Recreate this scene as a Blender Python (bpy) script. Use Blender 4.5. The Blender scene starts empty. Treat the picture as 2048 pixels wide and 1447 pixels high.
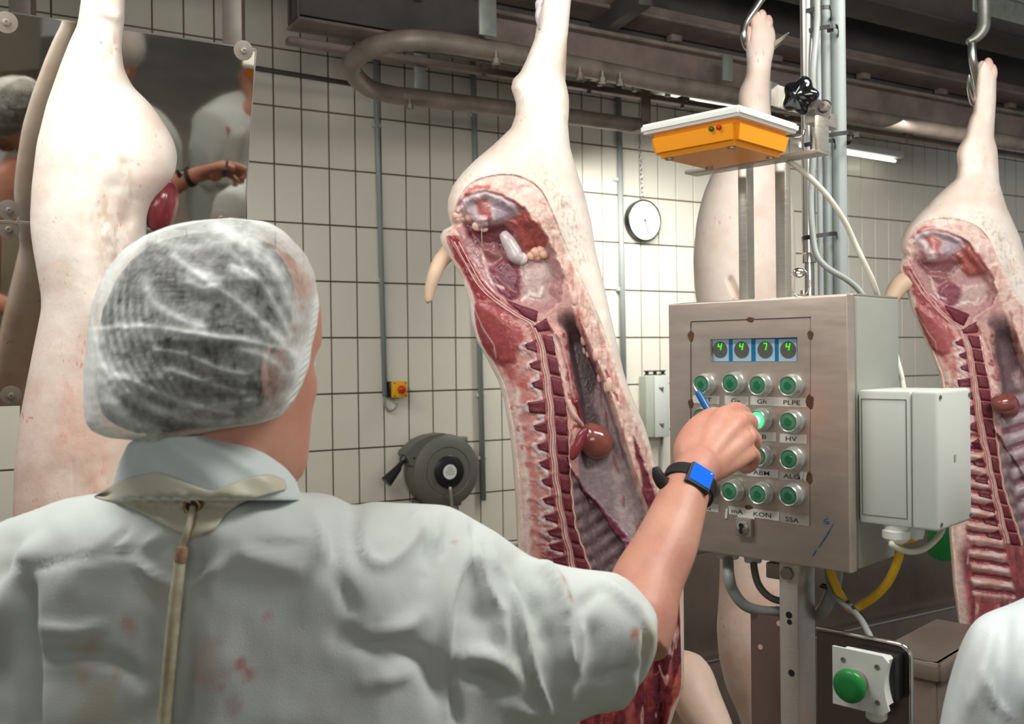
import bpy, bmesh, math, random
import numpy as np
from mathutils import Matrix, Vector
from mathutils.bvhtree import BVHTree

SC = bpy.context.scene
COL = SC.collection
PI = math.pi
# ------------------------------------------------------------------ camera
F = 1964.0
EYE = Vector((0, 0, 1.65))
ROLL, PITCH = 0.012, 0.0055
r0 = Vector((1, 0, 0)); f0 = Vector((0, math.cos(PITCH), -math.sin(PITCH))); u0 = r0.cross(f0)
CR = r0 * math.cos(ROLL) - u0 * math.sin(ROLL)
CU = u0 * math.cos(ROLL) + r0 * math.sin(ROLL)
CF = f0
cam_data = bpy.data.cameras.new('camera')
cam = bpy.data.objects.new('camera', cam_data); COL.objects.link(cam)
cam.matrix_world = Matrix(((CR.x, CU.x, -CF.x, EYE.x), (CR.y, CU.y, -CF.y, EYE.y), (CR.z, CU.z, -CF.z, EYE.z), (0, 0, 0, 1)))
cam_data.sensor_width = 36; cam_data.lens = 36 * F / 2048
cam_data.clip_start = 0.05; cam_data.clip_end = 60
cam_data.dof.use_dof = True; cam_data.dof.focus_distance = 1.75; cam_data.dof.aperture_fstop = 9.0
SC.camera = cam
SC.view_settings.view_transform = 'Standard'
SC.view_settings.look = 'None'
SC.view_settings.exposure = 0.0
SC.view_settings.gamma = 1.0
SC.view_settings.use_curve_mapping = False
# ------------------------------------------------------------------ world and lights
world = bpy.data.worlds.new('world'); SC.world = world
world.use_nodes = True
world.node_tree.nodes['Background'].inputs[0].default_value = (0.80, 0.84, 0.86, 1)
world.node_tree.nodes['Background'].inputs[1].default_value = 0.34

def area(name, loc, target, sx, sy, power, col=(1, 0.98, 0.93), spread=180):
    l = bpy.data.lights.new(name, 'AREA'); l.shape = 'RECTANGLE'; l.size = sx; l.size_y = sy
    l.energy = power; l.color = col; l.spread = math.radians(spread)
    o = bpy.data.objects.new(name, l); COL.objects.link(o); o.location = loc
    d = Vector(target) - Vector(loc)
    o.rotation_euler = d.to_track_quat('-Z', 'Y').to_euler()
    return o
area('ceiling_or_fill_light', (-1.05, 1.0, 2.95), (-0.75, 1.5, 1.0), 1.5, 0.35, 23, spread=150)
area('ceiling_or_fill_light', (1.3, 0.9, 2.85), (0.9, 2.3, 0.9), 1.5, 0.35, 31, spread=150)
area('ceiling_or_fill_light', (-1.4, 3.4, 2.75), (-1.1, 4.6, 0.2), 1.6, 0.3, 16, spread=140)
area('ceiling_or_fill_light', (1.5, 5.2, 2.78), (1.9, 6.3, 0.9), 2.4, 0.3, 50, spread=150)
area('ceiling_or_fill_light', (0.4, -1.6, 2.3), (1.2, 4.0, 4.3), 3.2, 1.2, 40, spread=70)  # added uplight behind the camera to brighten the beams, not a real fixture
area('ceiling_or_fill_light', (2.0, -1.3, 2.9), (2.0, -1.2, 0.0), 1.5, 0.35, 34, spread=100)  # added fill behind the camera, lights what the mirror reflects

# ------------------------------------------------------------------ helpers
def P(px, py, Z):
    return EYE + CR * ((px - 1024) / F * Z) + CU * ((723.5 - py) / F * Z) + CF * Z
def PN(px, py, Z):
    px = np.asarray(px, float); py = np.asarray(py, float); Z = np.asarray(Z, float)
    a = ((px - 1024) / F * Z)[..., None] * np.array(CR); b = ((723.5 - py) / F * Z)[..., None] * np.array(CU)
    return np.array(EYE) + a + b + Z[..., None] * np.array(CF)
def ray(px, py):
    return (CR * ((px - 1024) / F) + CU * ((723.5 - py) / F) + CF)
def proj(v):
    """world (N,3) -> px,py,Z"""
    d = np.asarray(v, float) - np.array(EYE)
    z = d @ np.array(CF)
    return 1024 + F * (d @ np.array(CR)) / z, 723.5 - F * (d @ np.array(CU)) / z, z
def lin(c):
    out = []
    for v in c[:3]:
        v = v / 255.0
        out.append(v / 12.92 if v <= 0.04045 else ((v + 0.055) / 1.055) ** 2.4)
    return tuple(out)
def linN(c):
    c = np.asarray(c, float) / 255.0
    return np.where(c <= 0.04045, c / 12.92, ((c + 0.055) / 1.055) ** 2.4)

WM = {}
def thing(name, label, cat, M=None, loc=None, group=None):
    o = bpy.data.objects.new(name, None); COL.objects.link(o)
    M = M if M is not None else Matrix.Translation(loc if loc is not None else (0, 0, 0))
    o.matrix_world = M; o.empty_display_size = 0.05
    WM[o.name] = M
    o['label'] = label; o['category'] = cat
    if group: o['group'] = group
    return o
def mkmesh(name, verts, faces, smooth=True):
    me = bpy.data.meshes.new(name)
    verts = np.asarray(verts, np.float32).reshape(-1, 3)
    if isinstance(faces, np.ndarray):
        n, k = faces.shape
        me.vertices.add(len(verts)); me.vertices.foreach_set('co', verts.ravel())
        me.loops.add(n * k); me.loops.foreach_set('vertex_index', faces.astype(np.int32).ravel())
        me.polygons.add(n); me.polygons.foreach_set('loop_start', np.arange(0, n * k, k, dtype=np.int32))
        try: me.polygons.foreach_set('loop_total', np.full(n, k, dtype=np.int32))
        except Exception: pass
        me.update(calc_edges=True)
    else:
        me.from_pydata([tuple(map(float, v)) for v in verts], [], faces)
    me.validate()
    if smooth:
        me.polygons.foreach_set('use_smooth', np.ones(len(me.polygons), dtype=bool))
    me.update()
    return me
def setcol(me, col, name='Col'):
    a = me.color_attributes.new(name, 'FLOAT_COLOR', 'POINT')
    c = np.ones((len(me.vertices), 4), np.float32); c[:, :col.shape[1]] = col
    a.data.foreach_set('color', c.ravel())
def link(name, me, mat, parent=None, world=False, label=None, kind=None, **kw):
    o = bpy.data.objects.new(name, me); COL.objects.link(o)
    if mat is not None:
        me.materials.clear(); me.materials.append(mat)
    if parent is not None:
        o.parent = parent
        if world:
            Mi = WM[parent.name].inverted()
            me.transform(Mi)
        WM[o.name] = WM[parent.name]
    else:
        WM[o.name] = Matrix.Identity(4)
    if label: o['label'] = label
    if kind: o['kind'] = kind
    for k, v in kw.items(): o[k] = v
    return o
def solo(name, me, mat, label, cat, group=None):
    """a one-mesh thing built in world coordinates; origin moved to its base"""
    n = len(me.vertices); co = np.empty(n * 3, np.float32); me.vertices.foreach_get('co', co); co = co.reshape(-1, 3)
    c = Vector((float(co[:, 0].mean()), float(co[:, 1].mean()), float(co[:, 2].min())))
    me.transform(Matrix.Translation(-c))
    o = link(name, me, mat); o.location = c; WM[o.name] = Matrix.Translation(c)
    o['label'] = label; o['category'] = cat
    if group: o['group'] = group
    return o

class MB:
    """collects several shapes into one mesh"""
    def __init__(s): s.v = []; s.f = []
    def add(s, v, f):
        b = len(s.v); s.v += [tuple(map(float, q)) for q in v]; s.f += [tuple(int(i) + b for i in g) for g in f]; return s
    def box(s, c, size, bev=0.0, R=None, seg=2):
        bm = bmesh.new(); bmesh.ops.create_cube(bm, size=1)
        for q in bm.verts: q.co = Vector((q.co.x * size[0], q.co.y * size[1], q.co.z * size[2]))
        if bev > 0: bmesh.ops.bevel(bm, geom=list(bm.edges), offset=bev, segments=seg, affect='EDGES', profile=0.5)
        vs = []
        for q in bm.verts:
            p = q.co.copy()
            if R is not None: p = R @ p
            vs.append(p + Vector(c))
        bm.verts.index_update()
        s.add(vs, [[q.index for q in f.verts] for f in bm.faces]); bm.free(); return s
    def prism(s, pts, axis, a, b):
        """polygon pts (2d) extruded from a to b along axis (0,1,2)"""
        n = len(pts)
        def mk(p, t):
            q = list(p); q.insert(axis, t); return q
        v = [mk(p, a) for p in pts] + [mk(p, b) for p in pts]
        f = [tuple(range(n)), tuple(range(2 * n - 1, n - 1, -1))] + [(i, (i + 1) % n, n + (i + 1) % n, n + i) for i in range(n)]
        return s.add(v, f)
    def tube(s, pts, r, n=12, cap=True, smooth=0):
        pts = [Vector(p) for p in pts]
        rr = list(r) if hasattr(r, '__len__') else [r] * len(pts)
        if smooth: pts, rr = crm(pts, rr, smooth)
        m = len(pts); t0 = (pts[1] - pts[0]).normalized()
        nrm = t0.orthogonal().normalized(); vs = []
        for i in range(m):
            t = (pts[min(i + 1, m - 1)] - pts[max(i - 1, 0)])
            t = t.normalized() if t.length > 1e-9 else t0
            nrm = (nrm - t * nrm.dot(t)); nrm = nrm.normalized() if nrm.length > 1e-6 else t.orthogonal().normalized()
            b = t.cross(nrm)
            for k in range(n):
                a = 2 * PI * k / n
                vs.append(pts[i] + (nrm * math.cos(a) + b * math.sin(a)) * rr[i])
        f = [(i * n + k, i * n + (k + 1) % n, (i + 1) * n + (k + 1) % n, (i + 1) * n + k) for i in range(m - 1) for k in range(n)]
        if cap: f += [tuple(range(n - 1, -1, -1)), tuple((m - 1) * n + k for k in range(n))]
        return s.add(vs, f)
    def lathe(s, prof, M=None, n=32):
        """prof: (radius, height) pairs around local Z, then transformed by M"""
        vs = []; m = len(prof)
        for (r, h) in prof:
            for k in range(n):
                a = 2 * PI * k / n; vs.append(Vector((r * math.cos(a), r * math.sin(a), h)))
        f = [(i * n + k, i * n + (k + 1) % n, (i + 1) * n + (k + 1) % n, (i + 1) * n + k) for i in range(m - 1) for k in range(n)]
        if prof[0][0] > 1e-6: f.append(tuple(range(n - 1, -1, -1)))
        if prof[-1][0] > 1e-6: f.append(tuple((m - 1) * n + k for k in range(n)))
        if M is not None: vs = [M @ v for v in vs]
        return s.add(vs, f)
    def ball(s, c, rad, n=16, R=None):
        prof = [(max(math.sin(PI * i / n), 1e-4), -math.cos(PI * i / n)) for i in range(n + 1)]
        M = Matrix.Translation(c) @ (R.to_4x4() if R is not None else Matrix.Identity(4)) @ Matrix.Diagonal((rad[0], rad[1], rad[2], 1))
        return s.lathe(prof, M, 2 * n)
    def mesh(s, name='m', smooth=False, auto=None):
        me = mkmesh(name, s.v, s.f, smooth)
        if auto: autosmooth(me, auto)
        return me
    def build(s, name, mat, parent=None, smooth=False, world=False, auto=35, **kw):
        me = s.mesh(name, smooth)
        if not smooth and auto: autosmooth(me, auto)
        return link(name, me, mat, parent, world, **kw)
def autosmooth(me, deg):
    bm = bmesh.new(); bm.from_mesh(me)
    bmesh.ops.recalc_face_normals(bm, faces=list(bm.faces))
    lim = math.radians(deg)
    for e in bm.edges:
        e.smooth = not (len(e.link_faces) == 2 and e.calc_face_angle(0) > lim)
    for f in bm.faces: f.smooth = True
    bm.to_mesh(me); bm.free()
def crm(pts, rr, k):
    out = []; ro = []; n = len(pts)
    for i in range(n - 1):
        p0 = pts[max(i - 1, 0)]; p1 = pts[i]; p2 = pts[i + 1]; p3 = pts[min(i + 2, n - 1)]
        for j in range(k):
            t = j / k
            out.append(0.5 * ((2 * p1) + (p2 - p0) * t + (2 * p0 - 5 * p1 + 4 * p2 - p3) * t * t + (3 * p1 - p0 - 3 * p2 + p3) * t ** 3))
            ro.append(rr[i] * (1 - t) + rr[i + 1] * t)
    out.append(pts[-1]); ro.append(rr[-1]); return out, ro
def frame(loc, x, y, z):
    return Matrix(((x[0], y[0], z[0], loc[0]), (x[1], y[1], z[1], loc[1]), (x[2], y[2], z[2], loc[2]), (0, 0, 0, 1)))
def remeshed(me, voxel, smooth_it=0):
    o = bpy.data.objects.new('tmp', me); COL.objects.link(o)
    m = o.modifiers.new('r', 'REMESH'); m.mode = 'VOXEL'; m.voxel_size = voxel
    if smooth_it:
        s = o.modifiers.new('s', 'SMOOTH'); s.factor = 0.5; s.iterations = smooth_it
    dg = bpy.context.evaluated_depsgraph_get()
    out = bpy.data.meshes.new_from_object(o.evaluated_get(dg))
    bpy.data.objects.remove(o)
    out.polygons.foreach_set('use_smooth', np.ones(len(out.polygons), dtype=bool))
    return out
_tx = {}
def text_mesh(s, h, stretch=1.0, depth=0.0002, shear=0.0, bold=0.0):
    cu = bpy.data.curves.new('t', 'FONT'); cu.body = s; cu.size = 1.0; cu.extrude = 0; cu.shear = shear
    cu.offset = bold; cu.resolution_u = 3
    o = bpy.data.objects.new('t', cu); COL.objects.link(o)
    dg = bpy.context.evaluated_depsgraph_get(); me = bpy.data.meshes.new_from_object(o.evaluated_get(dg))
    bpy.data.objects.remove(o); bpy.data.curves.remove(cu)
    n = len(me.vertices); co = np.empty(n * 3, np.float32); me.vertices.foreach_get('co', co); co = co.reshape(-1, 3)
    sc = h / 0.7
    cx = (co[:, 0].min() + co[:, 0].max()) / 2
    co[:, 0] = (co[:, 0] - cx) * sc * stretch; co[:, 1] = (co[:, 1] - 0.35) * sc
    me.vertices.foreach_set('co', co.ravel()); me.update()
    return me
def getco(me):
    n = len(me.vertices); co = np.empty(n * 3, np.float32); me.vertices.foreach_get('co', co); return co.reshape(-1, 3).astype(float)
def setco(me, co):
    me.vertices.foreach_set('co', np.asarray(co, np.float32).ravel()); me.update()
def getnor(me):
    n = len(me.vertices); co = np.empty(n * 3, np.float32); me.vertices.foreach_get('normal', co); return co.reshape(-1, 3).astype(float)

# numpy painting helpers ------------------------------------------------------
def sst(a, b, x):
    t = np.clip((x - a) / (b - a), 0, 1); return t * t * (3 - 2 * t)
def _hash(ix, iy, seed):
    h = (ix.astype(np.int64) * 374761393 + iy.astype(np.int64) * 668265263 + seed * 1442695041) & 0x7fffffff
    h = ((h ^ (h >> 13)) * 1274126177) & 0x7fffffff
    return ((h ^ (h >> 16)) & 0xffff) / 65535.0
def vnoise(x, y, s, seed=0):
    x = x / s; y = y / s; ix = np.floor(x); iy = np.floor(y); fx = x - ix; fy = y - iy
    fx = fx * fx * (3 - 2 * fx); fy = fy * fy * (3 - 2 * fy)
    a = _hash(ix, iy, seed); b = _hash(ix + 1, iy, seed); c = _hash(ix, iy + 1, seed); d = _hash(ix + 1, iy + 1, seed)
    return (a * (1 - fx) + b * fx) * (1 - fy) + (c * (1 - fx) + d * fx) * fy
def fbm(x, y, s, seed=0, o=3):
    t = 0; a = 1; n = 0
    for k in range(o):
        t = t + a * vnoise(x, y, s / 2 ** k, seed + k * 17); n += a; a *= 0.5
    return t / n
def ldist(X, Y, pts, closed=False):
    d = np.full(X.shape, 1e9); q = list(pts) + ([pts[0]] if closed else [])
    for (x0, y0), (x1, y1) in zip(q[:-1], q[1:]):
        dx, dy = x1 - x0, y1 - y0; L = dx * dx + dy * dy + 1e-9
        t = np.clip(((X - x0) * dx + (Y - y0) * dy) / L, 0, 1)
        d = np.minimum(d, np.hypot(X - x0 - t * dx, Y - y0 - t * dy))
    return d
def psdf(X, Y, pts):
    d = ldist(X, Y, pts, True); ins = np.zeros(X.shape, bool); n = len(pts)
    for i in range(n):
        x0, y0 = pts[i]; x1, y1 = pts[(i + 1) % n]
        c = ((y0 > Y) != (y1 > Y)) & (X < (x1 - x0) * (Y - y0) / ((y1 - y0) if y1 != y0 else 1e-9) + x0)
        ins ^= c
    return np.where(ins, -d, d)
def smcurve(pts, n=6):
    v = [Vector((p[0], p[1], 0)) for p in pts]; o, _ = crm(v, [0] * len(v), n); return [(q.x, q.y) for q in o]
def itp(tab, y):
    a = np.array(tab, float); return np.interp(y, a[:, 0], a[:, 1])
def smitp(tab, y, k=9):
    """interp then smooth along the (uniform) samples"""
    v = itp(tab, y); 
    if k > 1:
        w = np.hanning(k + 2)[1:-1]; w /= w.sum(); p = np.pad(v, k // 2, mode='edge')
        p[:k // 2] = 2 * v[0] - v[1:k // 2 + 1][::-1]; p[len(p) - k // 2:] = 2 * v[-1] - v[-k // 2 - 0:-1][:k // 2][::-1] if False else p[len(p) - k // 2:]
        v = np.convolve(p, w, 'valid')
    return v

# materials ---------------------------------------------------------------------
MAT = {}
def mat(name, col=(200, 200, 200), rough=0.5, metal=0.0, var=0.0, vscale=20.0, bump=0.0, bscale=60.0, stretch=None,
        spec=0.5, emit=None, estr=0.0, coat=0.0, sss=0.0, attr=None, col2=None, rvar=0.0, alpha=1.0, spots=None, contrast=1.0, transmission=0.0, fine=0.0):
    if name in MAT: return MAT[name]
    m = bpy.data.materials.new(name); m.use_nodes = True; nt = m.node_tree; N = nt.nodes; L = nt.links
    b = N['Principled BSDF']; b.inputs['Roughness'].default_value = rough; b.inputs['Metallic'].default_value = metal
    b.inputs['Specular IOR Level'].default_value = spec
    b.inputs['Base Color'].default_value = (*lin(col), 1)
    if coat: b.inputs['Coat Weight'].default_value = coat; b.inputs['Coat Roughness'].default_value = 0.12
    if transmission: b.inputs['Transmission Weight'].default_value = transmission
    if sss:
        b.inputs['Subsurface Weight'].default_value = sss; b.inputs['Subsurface Radius'].default_value = (0.012, 0.005, 0.003)
        b.inputs['Subsurface Scale'].default_value = 0.6
    if emit: b.inputs['Emission Color'].default_value = (*lin(emit), 1); b.inputs['Emission Strength'].default_value = estr
    tc = N.new('ShaderNodeTexCoord'); mp = N.new('ShaderNodeMapping'); L.new(tc.outputs['Object'], mp.inputs[0])
    if stretch: mp.inputs['Scale'].default_value = stretch
    src = None
    if attr:
        at = N.new('ShaderNodeAttribute'); at.attribute_name = attr; src = at.outputs['Color']
    if var > 0 or col2:
        nz = N.new('ShaderNodeTexNoise'); nz.inputs['Scale'].default_value = vscale; nz.inputs['Detail'].default_value = 5
        nz.inputs['Roughness'].default_value = 0.6
        L.new(mp.outputs[0], nz.inputs['Vector'])
        mx = N.new('ShaderNodeMix'); mx.data_type = 'RGBA'
        rp = N.new('ShaderNodeMapRange'); rp.inputs[1].default_value = 0.5 - 0.22 / contrast; rp.inputs[2].default_value = 0.5 + 0.22 / contrast
        L.new(nz.outputs[0], rp.inputs[0]); L.new(rp.outputs[0], mx.inputs[0])
        if src is not None:
            mu = N.new('ShaderNodeMix'); mu.data_type = 'RGBA'; mu.blend_type = 'MULTIPLY'; mu.inputs[0].default_value = 1.0
            mx.inputs[6].default_value = (1 - var,) * 3 + (1,); mx.inputs[7].default_value = (1 + var,) * 3 + (1,)
            L.new(src, mu.inputs[6]); L.new(mx.outputs[2], mu.inputs[7]); src = mu.outputs[2]
        else:
            c1 = lin(col); c2 = lin(col2) if col2 else tuple(v * (1 - var) for v in c1)
            mx.inputs[6].default_value = (*c1, 1); mx.inputs[7].default_value = (*c2, 1); src = mx.outputs[2]
    if src is not None: L.new(src, b.inputs['Base Color'])
    if rvar > 0:
        nz2 = N.new('ShaderNodeTexNoise'); nz2.inputs['Scale'].default_value = vscale * 0.6; nz2.inputs['Detail'].default_value = 4
        L.new(mp.outputs[0], nz2.inputs['Vector'])
        r2 = N.new('ShaderNodeMapRange'); r2.inputs[1].default_value = 0.3; r2.inputs[2].default_value = 0.7
        r2.inputs[3].default_value = max(rough - rvar, 0.02); r2.inputs[4].default_value = min(rough + rvar, 1)
        L.new(nz2.outputs[0], r2.inputs[0]); L.new(r2.outputs[0], b.inputs['Roughness'])
    if bump > 0:
        nb = N.new('ShaderNodeTexNoise'); nb.inputs['Scale'].default_value = bscale; nb.inputs['Detail'].default_value = 4
        L.new(mp.outputs[0], nb.inputs['Vector'])
        bp = N.new('ShaderNodeBump'); bp.inputs['Strength'].default_value = 1.0; bp.inputs['Distance'].default_value = bump
        L.new(nb.outputs[0], bp.inputs['Height']); L.new(bp.outputs[0], b.inputs['Normal'])
    MAT[name] = m
    return m
M_TILE = mat('glazed_tile', (228, 223, 208), 0.22, var=0.06, vscale=3, bump=0.0004, bscale=9)
M_GROUT = mat('brown_grout', (124, 106, 74), 0.9, var=0.3, vscale=14)
M_STEEL = mat('brushed_steel', (192, 186, 174), 0.38, 0.7, var=0.12, vscale=60, stretch=(1, 1, 14), rvar=0.07, bump=0.00015, bscale=40)
M_STEELD = mat('dull_steel', (166, 156, 146), 0.5, 0.6, var=0.25, vscale=6, rvar=0.1)
M_STEELW = mat('weathered_beam_steel', (146, 128, 118), 0.6, 0.15, col2=(104, 92, 88), vscale=5, rvar=0.12)
M_BEAMD = mat('dark_beam_paint', (92, 86, 84), 0.6, 0.1, col2=(66, 62, 62), vscale=3)
M_RAIL = mat('galvanised_rail', (156, 138, 128), 0.5, 0.25, col2=(104, 100, 86), vscale=7, rvar=0.12)
M_CHROME = mat('polished_steel', (215, 212, 205), 0.18, 1.0)
M_GALV = mat('galvanised_strap', (160, 165, 155), 0.45, 0.5, var=0.3, vscale=18)
M_PIPEG = mat('grey_plastic_pipe', (150, 158, 156), 0.4, var=0.08, vscale=8)
M_PIPES = mat('steel_tube', (190, 188, 182), 0.3, 1.0, var=0.1, vscale=30)
M_BLACK = mat('black_plastic', (28, 28, 28), 0.35)
M_BLACKR = mat('black_rubber', (24, 23, 23), 0.55)
M_GREY = mat('grey_plastic', (200, 205, 198), 0.45, var=0.04, vscale=8, bump=0.0001, bscale=500)
M_GREYB = mat('grey_box_plastic', (176, 180, 166), 0.45, var=0.05)
M_REEL = mat('hose_reel_plastic', (104, 104, 94), 0.5, var=0.08, vscale=9, bump=0.0002, bscale=220)
M_WHITEP = mat('white_plastic', (228, 230, 224), 0.4)
M_ORANGE = mat('orange_plastic', (236, 150, 22), 0.42, var=0.05, vscale=9)
M_YELLOW = mat('yellow_plastic', (236, 176, 20), 0.4)
M_YCABLE = mat('yellow_cable_sheath', (232, 186, 40), 0.4, var=0.08)
M_GCABLE = mat('grey_cable_sheath', (148, 152, 148), 0.45)
M_WCABLE = mat('white_cable_sheath', (205, 203, 188), 0.45)
M_RED = mat('red_plastic', (205, 52, 34), 0.35)
M_GREEN = mat('green_plastic', (32, 132, 62), 0.32)
M_FLOOR = mat('wet_floor', (112, 104, 92), 0.32, col2=(86, 78, 70), vscale=3, rvar=0.12)
M_CEIL = mat('dark_ceiling', (110, 106, 102), 0.8, col2=(84, 80, 78), vscale=1.2)
M_MIRROR = mat('mirror_steel', (196, 190, 180), 0.035, 1.0, rvar=0.015, vscale=3, bump=0.0002, bscale=3)
M_LAMP = mat('lamp_glow', (255, 255, 245), 0.4, emit=(255, 252, 240), estr=4)
M_TROUGH = mat('stained_steel_sheet', (150, 134, 122), 0.42, 0.45, col2=(122, 108, 98), vscale=4, rvar=0.1)
# ------------------------------------------------------------------ room
WX = Vector((0.861, 0.509, 0)).normalized(); WN = Vector((-0.509, 0.861, 0)).normalized()
W0 = Vector((-0.8745, 5.3, 0))
WALL = frame(W0, WX, WN, (0, 0, 1))
def on_plane(px, py, p0, n):
    d = ray(px, py); t = (Vector(p0) - EYE).dot(n) / d.dot(n); return EYE + d * t
def wl(px, py, off=0.0):
    """pixel -> wall-local (x, z) on the wall plane brought forward by off"""
    q = on_plane(px, py, W0 - WN * off, WN) - W0
    return q.dot(WX), q.z
TP, TR = 0.149, 0.300
x0, z0 = wl(715.8, 760); _, z0 = wl(710, 786)
wall = link('wall_back', MB().box((2.2, 0.058, 2.1), (11.5, 0.10, 4.2)).mesh('wall_back'), M_GROUT, kind='structure')
wall.matrix_world = WALL; WM[wall.name] = WALL
zr = z0 - math.floor(z0 / TR) * TR
tile_me = MB().box((0, 0, 0), (TP - 0.0085, 0.012, TR - 0.0085), 0.0016, seg=1).mesh('tile', smooth=False)
tile_me.materials.append(M_TILE)
cells = []
for i in range(-16, 50):
    for j in range(-1, 14):
        cx = x0 + (i + 0.5) * TP; cz = zr + (j + 0.5) * TR
        if cz - TR / 2 < -0.16 or cz > 4.2: continue
        w = WALL @ Vector((cx, -0.003, cz)); a, b, z = proj(np.array([w])); 
        if z[0] < 1.5: continue
        vis = (-60 < a[0] < 2110) and (-120 < b[0] < 1110)
        cells.append((cx, cz, float(z[0]), vis, a[0], b[0]))
def hid(c):   # mostly hidden behind near things
    x, y = c[4], c[5]
    return (30 < x < 340) or (170 < x < 620 and y > 470) or (x < 960 and y > 1010) or (930 < x < 1160 and y > 330) or (1340 < x < 1700 and y > 590) or (y < 110 and x > 800) or (x > 1860 and y > 420)
vis = sorted([c for c in cells if c[3] and not hid(c)], key=lambda c: c[2])
near = vis[:296]; ns = set((c[0], c[1]) for c in near)
for (cx, cz, *_r) in near:
    o = link('tile', tile_me, None, wall); h = _hash(np.array([cx * 97]), np.array([cz * 53]), 3)[0]
    o.location = (cx, -0.001 - 0.0012 * h, cz)
rest = MB()
for c in cells:
    if (c[0], c[1]) in ns: continue
    rest.box((c[0], -0.002, c[1]), (TP - 0.0085, 0.011, TR - 0.0085))
rest.build('tiles', M_TILE, wall, auto=None, kind='stuff')

link('floor', MB().box((0.5, 2.2, -0.05), (11, 12.5, 0.1)).mesh('floor'), M_FLOOR, kind='structure')
link('ceiling', MB().box((1.0, 3.6, 4.25), (13, 10, 0.1)).mesh('ceiling'), M_CEIL, kind='structure')
wr = link('wall_behind', MB().box((-1.6, -3.4, 2.1), (9, 0.1, 4.2)).mesh('wall_behind'), mat('plain_wall', (190, 186, 172), 0.6), kind='structure')

# overhead steel -------------------------------------------------------------------
def at_h(px, py, h):
    d = ray(px, py); t = h / d.z; return EYE + d * t
def along(p, name, prof_boxes, L0, L1, m):
    """boxes given in (y_out, z, dy, dz) swept along the wall direction from L0 to L1 about p"""
    mb = MB()
    for (yo, zo, dy, dz) in prof_boxes:
        mb.box(((L0 + L1) / 2, yo, zo), (L1 - L0, dy, dz), 0.004, seg=1)
    return mb
def swept(name, label, cat, p, boxes, L0, L1, parts=()):
    T = thing(name, label, cat, frame(p, WX, WN, (0, 0, 1)))
    for (pn, bx, m) in boxes:
        along(p, pn, bx, L0, L1, m).build(pn, m, T, auto=None)
    return T
pa = at_h(582, 52, 1.42)
T = swept('overhead_beam', 'long dark box beam whose square end stops above the tiled wall left of the curved rail', 'beam', pa,
      [('web', [(0.0, 0.17, 0.03, 0.30), (-0.07, 0.17, 0.004, 0.28)], M_BEAMD), ('flange', [(-0.02, 0.006, 0.17, 0.014), (-0.02, 0.33, 0.17, 0.014)], M_STEELW), ('lip', [(0.06, -0.045, 0.05, 0.03)], M_STEELW)], 0.0, 5.9)
MB().box((0.006, -0.02, 0.17), (0.012, 0.13, 0.31), 0.002).build('end_plate', M_BEAMD, T)
for k in range(7):
    MB().box((0.35 + 0.62 * k, 0.05, -0.03), (0.05, 0.05, 0.03), 0.004).lathe([(0.011, 0), (0.011, 0.03), (0.005, 0.034)], Matrix.Translation((0.35 + 0.62 * k, 0.06, -0.075)), 8).build('clamp_bolt', M_STEELW, T)
pb = at_h(1143, 14, 1.66)
T = swept('overhead_beam', 'deep dark girder with pale bottom flange running behind the hooked pig foot to upper right', 'beam', pb,
      [('web', [(0.02, 0.24, 0.03, 0.46)], M_BEAMD), ('flange', [(0, 0.0, 0.20, 0.02)], M_STEELW), ('lip', [(-0.02, 0.045, 0.05, 0.05)], M_STEELW)], -3.6, 5.5)
for k in range(9):
    MB().box((-2.2 + 0.72 * k, 0.06, -0.03), (0.07, 0.05, 0.035), 0.006).lathe([(0.013, 0), (0.013, 0.03), (0.006, 0.034)], Matrix.Translation((-2.2 + 0.72 * k, 0.09, -0.07)), 8).build('clamp_bolt', M_STEELW, T)
pc = at_h(1420, -60, 1.75)
swept('overhead_beam', 'nearest broad dark girder crossing the top right corner above the hooks', 'beam', pc,
      [('web', [(0.0, 0.2, 0.04, 0.36)], M_BEAMD), ('flange', [(0, 0.0, 0.22, 0.02)], M_BEAMD)], -2.6, 4.5)
# mid channel behind the rail
pd = at_h(1300, 172, 1.28)
T = swept('overhead_channel', 'brown steel channel under the girders, running just above the bright lamp tube', 'channel',
      pd, [('web', [(0, 0.10, 0.03, 0.18)], M_STEELW), ('flange', [(-0.03, 0.01, 0.09, 0.02), (-0.02, 0.19, 0.09, 0.02)], M_RAIL)], -0.9, 5.2)
for k in range(6):
    MB().lathe([(0.014, 0), (0.014, 0.03), (0.007, 0.035)], Matrix.Translation((-0.3 + 0.2 * k + 0.6 * (k > 2), -0.01, -0.04)), 8).box((-0.3 + 0.2 * k + 0.6 * (k > 2), 0, -0.008), (0.07, 0.05, 0.012)).build('bolt', M_RAIL, T)
# rails
pe = at_h(1985, 12, 1.62)
swept('hook_rail', 'pale worn steel rail in the top right corner that the hooks run along', 'rail', pe,
      [('track', [(0, 0.0, 0.012, 0.10)], M_GALV), ('flange', [(0, 0.05, 0.06, 0.012)], M_GALV)], -0.15, 3.5)
# dark cross members tie girders together
T = thing('cross_member', 'short dark steel cross member slanting between the girders above the curved rail', 'beam', loc=at_h(1205, 60, 1.6))
q = at_h(1205, 60, 1.6)
MB().box((0, 0, 0.02), (0.07, 0.9, 0.10), 0.004, R=Matrix.Rotation(0.35, 3, 'Z')).build('channel', M_BEAMD, T)
MB().box((0, 0, 0.075), (0.12, 0.9, 0.012), 0.002, R=Matrix.Rotation(0.35, 3, 'Z')).build('flange', M_STEELW, T)
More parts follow.
